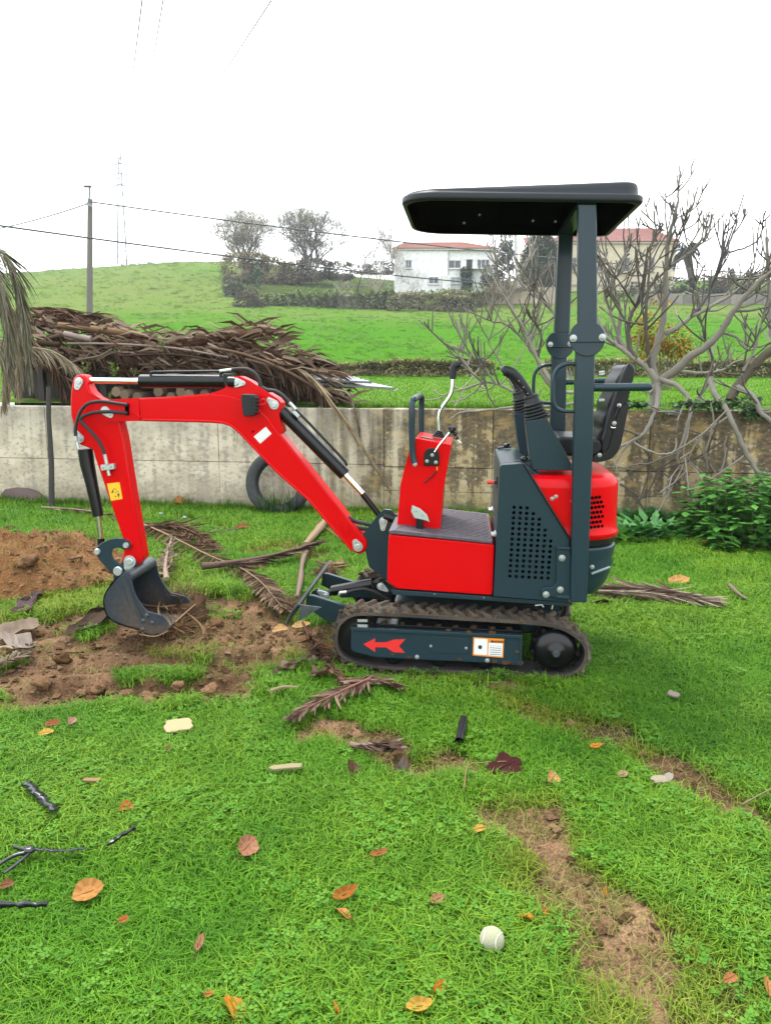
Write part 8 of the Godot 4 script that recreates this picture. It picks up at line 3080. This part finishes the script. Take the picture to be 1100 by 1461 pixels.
func build_debris() -> void:
	rng.seed = 555
	var path := func(a: Array, h := 0.03) -> PackedVector3Array:
		var p := PackedVector3Array()
		for i in range(0, a.size(), 2):
			p.append(gr(a[i], a[i + 1], h + 0.025))
		return p
	var dull := {"col": Color(0.085, 0.045, 0.03), "col2": Color(0.25, 0.155, 0.10), "messy": 0.3, "droop": 0.12, "floor": 0.05}
	var mk := func(extra: Dictionary) -> Dictionary:
		var d := dull.duplicate()
		d.merge(extra, true)
		return d
	frond("fallen_frond", "fallen frond with long tan midrib crossing the grass behind the bucket", "", path.call([196, 744, 238, 762, 300, 793, 352, 815, 404, 866], 0.05), 0.28, 84, mk.call({"seed": 301, "spread": 0.8, "rib": 0.013, "rib_col": Color(0.40, 0.28, 0.18), "wide": 0.022, "gaps": 0.15, "from": 0.03}))
	frond("fallen_frond", "heap of torn reddish leaflets beside the arm, under the tan midrib", "", path.call([200, 752, 236, 748, 272, 757, 305, 778], 0.07), 0.30, 90, mk.call({"seed": 302, "messy": 0.6, "spread": 0.6, "col": Color(0.10, 0.055, 0.04)}))
	frond("fallen_frond", "thick dark brown folded frond bundle lying level in the grass", "", path.call([288, 808, 330, 803, 390, 792, 452, 774], 0.08), 0.36, 110, mk.call({"seed": 303, "spread": 0.14, "messy": 0.15, "droop": 0.1, "rib": 0.03, "col": Color(0.075, 0.045, 0.038), "col2": Color(0.21, 0.14, 0.11), "wide": 0.022}))
	frond("fallen_frond", "curled pale brown frond stub standing beside the bucket", "", path.call([238, 826, 236, 806, 240, 786, 246, 765], 0.12), 0.20, 70, mk.call({"seed": 304, "spread": 0.35, "messy": 0.5, "rib": 0.022, "col2": Color(0.42, 0.32, 0.24)}))
	frond("fallen_frond", "reddish comb-like frond lying in front of the tracks' front end", "", path.call([528, 968, 500, 980, 462, 998, 420, 1020], 0.04), 0.15, 50, mk.call({"seed": 305, "gaps": 0.25, "spread": 0.75, "rib": 0.010, "rib_col": Color(0.34, 0.15, 0.11), "col": Color(0.12, 0.07, 0.055), "col2": Color(0.34, 0.22, 0.17), "wide": 0.016, "from": 0.05, "messy": 0.4}))
	frond("fallen_frond", "short tan frond end spread sideways above the reddish comb-like frond", "", path.call([490, 976, 515, 972, 540, 972, 565, 980], 0.03), 0.12, 26, mk.call({"seed": 306, "spread": 0.4, "col2": Color(0.36, 0.25, 0.18)}))
	frond("fallen_frond", "pale frond strands piled behind the digger's tail", "", path.call([842, 843, 890, 844, 950, 848, 1012, 856], 0.05), 0.30, 52, mk.call({"seed": 307, "spread": 0.35, "messy": 0.4, "col": Color(0.20, 0.14, 0.10), "col2": Color(0.44, 0.36, 0.27), "rib": 0.01}))
	frond("fallen_frond", "second layer of frond strands crossing the pile at the tail", "", path.call([1000, 850, 950, 842, 900, 838, 850, 836], 0.07), 0.26, 40, mk.call({"seed": 308, "spread": 0.4, "messy": 0.5, "col": Color(0.19, 0.11, 0.09), "col2": Color(0.40, 0.32, 0.25), "rib": 0.01}))
	frond("fallen_frond", "grey-brown comb of leaflets at the frame side below the mound", "", path.call([-40, 965, 0, 950, 24, 938, 44, 922], 0.03), 0.10, 36, mk.call({"seed": 309, "spread": 1.1, "messy": 0.1, "col2": Color(0.40, 0.32, 0.22), "gaps": 0.3}))
	frond("fallen_frond", "thin frond tip with splayed strands on the torn-up turf", "", path.call([500, 1062, 520, 1066, 545, 1070, 560, 1072], 0.03), 0.12, 18, mk.call({"seed": 310, "spread": 0.4, "col2": Color(0.32, 0.23, 0.18)}))
	frond("fallen_frond", "brown frond scrap under the dozer blade's corner", "", path.call([438, 900, 450, 925, 466, 950, 492, 975], 0.03), 0.14, 26, mk.call({"seed": 311, "spread": 0.5, "messy": 0.6, "rib": 0.009, "rib_col": Color(0.20, 0.11, 0.07)}))
	frond("fallen_frond", "dead strands along the wall foot behind the dipper arm", "", path.call([60, 724, 110, 727, 160, 735, 200, 745], 0.05), 0.2, 34, mk.call({"seed": 312, "spread": 0.3, "messy": 0.4, "col2": Color(0.36, 0.27, 0.19)}))
	frond("fallen_frond", "short frond comb pointing away from the dark bundle towards the blade", "", path.call([352, 815, 372, 830, 388, 848, 404, 868], 0.05), 0.19, 60, mk.call({"seed": 313, "spread": 0.9, "messy": 0.12, "rib": 0.008, "col2": Color(0.36, 0.26, 0.17)}))
	var sticks := [
		["pale tan palm stem lying under the boom towards the tyre", [436, 776, 452, 758, 468, 738], 0.06, [0.028, 0.036, 0.045], Color(0.42, 0.30, 0.19)],
		["upright pale stick leaning by the dozer blade", [424, 852, 429, 826, 432, 800, 440, 778], 0.05, [0.016, 0.018, 0.02, 0.018], Color(0.30, 0.22, 0.17)],
		["thin grey stem with a rusty leaf by the tyre", [284, 762, 315, 757, 342, 754], 0.04, [0.010, 0.009, 0.006], Color(0.24, 0.19, 0.17)],
		["long thin brown stick from the blade corner to the frond", [432, 888, 448, 920, 472, 946, 500, 974], 0.035, [0.008, 0.008, 0.007, 0.005], Color(0.17, 0.09, 0.06)],
		["yellowish split stem at the frame edge below the grey sheaths", [-10, 928, 8, 922, 20, 925], 0.04, [0.02, 0.024, 0.012], Color(0.42, 0.33, 0.20)],
		["brown stick lying from the mound to the ram", [100, 798, 116, 795, 134, 790], 0.05, [0.012, 0.013, 0.008], Color(0.17, 0.10, 0.07)],
		["grey-brown twig near the nettle bush", [1040, 834, 1052, 846, 1064, 854], 0.03, [0.016, 0.014, 0.009], Color(0.26, 0.20, 0.16)],
		["short light stick near the yellow leaf by the comb-like frond", [386, 986, 404, 980, 426, 980], 0.03, [0.014, 0.012, 0.005], Color(0.40, 0.30, 0.19)],
		["bent dry stalk in front of the maroon maple leaf", [662, 1124, 668, 1092, 690, 1088, 722, 1086], 0.03, [0.003, 0.003, 0.003, 0.002], Color(0.32, 0.22, 0.10)],
		["thin curved twig in the worn stripe by the frame", [1058, 1148, 1076, 1138, 1102, 1124], 0.03, [0.004, 0.004, 0.003], Color(0.30, 0.22, 0.13)],
		["red-brown rolled bark on the grass by the boom's foot", [452, 742, 470, 757, 492, 772], 0.04, [0.012, 0.012, 0.008], Color(0.30, 0.15, 0.09)],
		["brown strand bundle behind the blade's top edge", [452, 800, 470, 806, 496, 804], 0.05, [0.01, 0.018, 0.012], Color(0.20, 0.12, 0.08)],
	]
	for q in sticks:
		var p := smooth_path(path.call(q[1], q[2]), 4)
		var rad := []
		for i in p.size():
			var f: float = float(i) / (p.size() - 1) * (q[3].size() - 1)
			var k := mini(int(f), q[3].size() - 2)
			rad.append(lerpf(q[3][k], q[3][k + 1], f - k) * (1.0 + 0.45 * nz2.get_noise_2d(i * 60.0, q[1][0])))
		var mb := MB.new()
		mb.col = q[4]
		tube(mb, p, rad, 8, true, 0.13 if ("sheath" in q[0] or "bark" in q[0]) else 0.6)
		solo(mb, M.dry, "dead_stick", q[0], "stick")
	var sheets := [
		["dark splintered bark slab against the bucket's back", [88, 908, 140, 866, 160, 862, 150, 884], 0.05, Color(0.10, 0.065, 0.05)],
		["flat pinkish bark slab lying at the digger's tail", [836, 850, 914, 848, 916, 858, 838, 862], 0.035, Color(0.27, 0.165, 0.12)],
		["pale broad crumpled sheath, upper of two lying below the mound", [-8, 896, 52, 882, 58, 896, 0, 914], 0.05, Color(0.30, 0.225, 0.17)],
		["pale grey crumpled sheath, lower of two lying below the mound", [4, 908, 44, 910, 52, 930, 18, 926], 0.06, Color(0.34, 0.28, 0.235)],
		["purple-brown curled sheath on the grass below the mound", [16, 872, 34, 852, 66, 832, 46, 872], 0.06, Color(0.13, 0.085, 0.09)],
		["pale bark strip in the torn-up turf before the blade", [384, 962, 406, 946, 432, 944, 404, 958], 0.04, Color(0.32, 0.235, 0.155)],
		["tan bark strip right behind the pale one before the blade", [396, 956, 424, 938, 446, 930, 424, 950], 0.05, Color(0.28, 0.19, 0.12)],
		["tan flake of bark under the boom pivot", [466, 804, 488, 800, 500, 808, 480, 813], 0.04, Color(0.36, 0.235, 0.13)],
		["brown bark flake in front of the frond at the tracks", [440, 964, 452, 940, 470, 944, 466, 966], 0.05, Color(0.21, 0.13, 0.09)],
		["greyish bark flake beside the brown one at the tracks", [440, 940, 456, 934, 462, 942, 446, 948], 0.05, Color(0.34, 0.27, 0.21)],
	]
	for q in sheets:
		torn_sheet(q[0], q[1], q[2], q[3])
	# fibrous root clumps
	var clumps := [["fibrous brown root ball pushed up in front of the bucket", 266, 878, 0.21, Color(0.17, 0.10, 0.055)], ["earth and roots spilling from the bucket mouth", 238, 872, 0.19, Color(0.20, 0.105, 0.05)], ["low clump of earth under the cutter", 252, 900, 0.13, Color(0.24, 0.13, 0.065)], ["clump of brown fibre behind the dozer blade", 466, 822, 0.11, Color(0.17, 0.10, 0.065)], ["fibre hanging on the dozer blade's near edge", 418, 868, 0.09, Color(0.20, 0.13, 0.08)], ["straw-coloured root tuft at the front end of the tracks", 483, 938, 0.08, Color(0.26, 0.19, 0.10)]]
	for q in clumps:
		var c := gr(q[1], q[2], 0.03)
		var o := thing("root_clump", q[0], "roots", c)
		var cb := MB.new()
		blob(cb, c, float(q[3]) * 0.72, q[4] * 0.8, 0.7, 0.7)
		part(cb, M.soil, "earth_core", o)
		var fb := MB.new()
		for i in 170:
			var d := Vector3(rng.randf_range(-1, 1), rng.randf_range(0.0, 1), rng.randf_range(-1, 1)).normalized()
			var s := c + d * float(q[3]) * 0.45 * Vector3(1, 0.8, 1)
			var e := s + (d + Vector3(rng.randf_range(-1, 1), rng.randf_range(-1, 0.5), rng.randf_range(-1, 1))).normalized() * float(q[3]) * rng.randf_range(0.4, 1.1)
			e.y = maxf(e.y, c.y - 0.03)
			fb.col = (q[4] as Color).lerp(Color(0.42, 0.30, 0.17), rng.randf() * 0.8)
			tube(fb, PackedVector3Array([s, s.lerp(e, 0.5) + d * 0.02, e]), [0.0028, 0.0022, 0.001], 3, false)
		stuff(part(fb, M.dry, "rootlets", o))
	var rb := MB.new()
	var ro := thing("bucket_roots", "long pale roots trailing out of the bucket over the earth", "roots", gr(250, 895))
	for a in [[205, 870, 235, 858, 262, 872, 285, 890, 292, 905], [200, 862, 232, 866, 258, 862], [222, 840, 228, 856, 240, 870], [232, 852, 226, 866, 228, 880], [250, 888, 270, 870, 280, 862], [232, 884, 250, 896, 264, 903], [240, 900, 222, 908, 200, 905]]:
		rb.col = Color(0.40, 0.27, 0.15).lerp(Color(0.22, 0.13, 0.07), rng.randf())
		var rr := MB.new()
		rr.col = rb.col
		tube(rr, smooth_path(path.call(a, 0.05 + rng.randf() * 0.06), 4), rng.randf_range(0.003, 0.007), 6)
		part(rr, M.dry, "root", ro)
	# clods of earth: countable big ones round the bucket and on the ruts, crumbs as one mass
	var spots := [[240, 902, 0.05], [262, 898, 0.04], [310, 890, 0.045], [330, 880, 0.035], [300, 985, 0.04], [255, 978, 0.035], [215, 995, 0.04], [180, 990, 0.035], [140, 982, 0.04], [118, 990, 0.03], [352, 918, 0.035], [380, 925, 0.03], [90, 940, 0.04], [60, 975, 0.04], [110, 805, 0.05], [95, 820, 0.05], [70, 812, 0.045], [40, 800, 0.06], [20, 780, 0.06], [30, 825, 0.055], [8, 838, 0.05], [55, 790, 0.05], [85, 800, 0.045], [130, 822, 0.03], [120, 845, 0.03], [15, 755, 0.05]]
	for q in spots:
		var mb := MB.new()
		var c := gr(q[0], q[1], float(q[2]) * 0.35)
		blob(mb, c, q[2], Color(0.13, 0.07, 0.034).lerp(Color(0.32, 0.185, 0.10), rng.randf()), 0.75, 0.7)
		var g := "clods on the earth mound" if q[0] < 140 and q[1] < 860 else ("clods in the dug ruts by the bucket" if q[1] < 1000 else "clods on the bare wheel track")
		solo(mb, M.soil, "earth_clod", {"clods on the earth mound": "rough ochre earth clod on the mound beside the ram", "clods in the dug ruts by the bucket": "brown earth clod turned up in the ruts by the bucket", "clods on the bare wheel track": "crumbled brown clod on the worn bare track in the lawn"}[g], "clod", g)
	var crumb := MB.new()
	var made := 0
	while made < 4500:
		var x := rng.randf_range(-4.2, 2.2)
		var z := rng.randf_range(-6.6, -1.7)
		if rng.randf() < grid_at(mask, x, z) - 0.25:
			var r := 0.004 + 0.022 * pow(rng.randf(), 3.0)
			var cc := Vector3(x, ground_y(x, z) + r * 0.3, z)
			crumb.col = Color(0.12, 0.065, 0.03).lerp(Color(0.33, 0.20, 0.11), rng.randf())
			var a := cc + Vector3(rng.randf_range(-1, 1), 1, rng.randf_range(-1, 1)).normalized() * r
			var k := []
			for s in 4:
				var e := TAU * s / 4 + rng.randf() * 0.8
				k.append(cc + Vector3(cos(e), -0.2 + rng.randf() * 0.5, sin(e)) * r * rng.randf_range(0.8, 1.4))
			for s in 4:
				crumb.flat(a, k[s], k[(s + 1) % 4], (a + k[s]) * 0.5 - cc)
			made += 1
	var co := put(crumb.mesh(), M.soil, "earth_crumbs", self)
	co.set_meta("kind", "stuff")
	# two bits of litter by the wall
	for q in [[230, 733, "pale bluish scrap of plastic litter by the wall, nearer the arm"], [264, 738, "pale blue scrap of litter in the grass, nearer the tyre"]]:
		var mb := MB.new()
		mb.col = Color(0.45, 0.55, 0.6)
		var p := gr(q[0], q[1], 0.05)
		blob(mb, p, 0.022, Color(0.45, 0.56, 0.60), 0.5, 0.9)
		solo(mb, M.soil, "litter_scrap", q[2], "litter")


# ================================================================ the place
func _ready() -> void:
	var pitch := atan((CY - HOR) / F)
	view_basis = Basis(Vector3.RIGHT, -pitch)
	var cam := Camera3D.new()
	cam.name = "camera"
	cam.keep_aspect = Camera3D.KEEP_HEIGHT
	cam.fov = rad_to_deg(2.0 * atan(CY / F))
	cam.near = 0.05
	cam.far = 2000.0
	cam.position = Vector3(0, EYE, 0)
	cam.basis = view_basis
	cam.current = true
	add_child(cam)
	var sky := ProceduralSkyMaterial.new()
	sky.sky_top_color = Color(0.93, 0.965, 1.0)
	sky.sky_horizon_color = Color(1.0, 1.0, 1.0)
	sky.sky_curve = 0.25
	sky.ground_bottom_color = Color(0.45, 0.5, 0.4)
	sky.ground_horizon_color = Color(0.8, 0.82, 0.8)
	var e := Environment.new()
	e.background_mode = Environment.BG_SKY
	e.sky = Sky.new()
	e.sky.sky_material = sky
	e.tonemap_mode = Environment.TONE_MAPPER_LINEAR
	e.tonemap_exposure = 3.45
	e.fog_enabled = true
	e.fog_density = 0.0005
	e.fog_light_color = Color(0.95, 0.97, 1.0)
	e.sdfgi_enabled = true
	e.ssao_enabled = true
	e.ssil_enabled = true
	var we := WorldEnvironment.new()
	we.name = "environment"
	we.environment = e
	add_child(we)
	var sun := DirectionalLight3D.new()
	sun.name = "sun"
	sun.light_color = Color(1.0, 0.98, 0.94)
	sun.light_energy = 0.5
	sun.light_angular_distance = 14.0
	sun.shadow_enabled = true
	add_child(sun)
	sun.look_at_from_position(Vector3.ZERO, Vector3(0.22, -1.0, 0.36), Vector3.UP)

	rng.seed = 1
	nz.seed = 3
	nz.frequency = 0.01
	nz.fractal_octaves = 4
	nz2.seed = 8
	nz2.frequency = 0.01
	nz2.fractal_octaves = 3
	# digger and wall frames
	var g := gp(660, 964)
	DIG = Transform3D(Basis(Vector3.UP, -deg_to_rad(6.0)), Vector3(g.x, 0, g.z))
	dig_inv = DIG.affine_inverse()
	WALL = Transform3D(Basis(Vector3.UP, -deg_to_rad(8.6)), Vector3(0, 0, -8.35))
	wall_inv = WALL.affine_inverse()
	make_materials()

	build_ground()
	build_land()
	build_wall()
	build_white_house()
	build_beige_house()
	build_boundary_walls()
	build_poles()
	build_far_trees()
	build_digger()
	build_frond_heap()
	build_fig()
	build_near_plants()
	build_tyre()
	build_debris()
	build_leaves()
	build_scraps()
	build_ball()
	build_wires()
	build_grass()
	await finish_drilling()
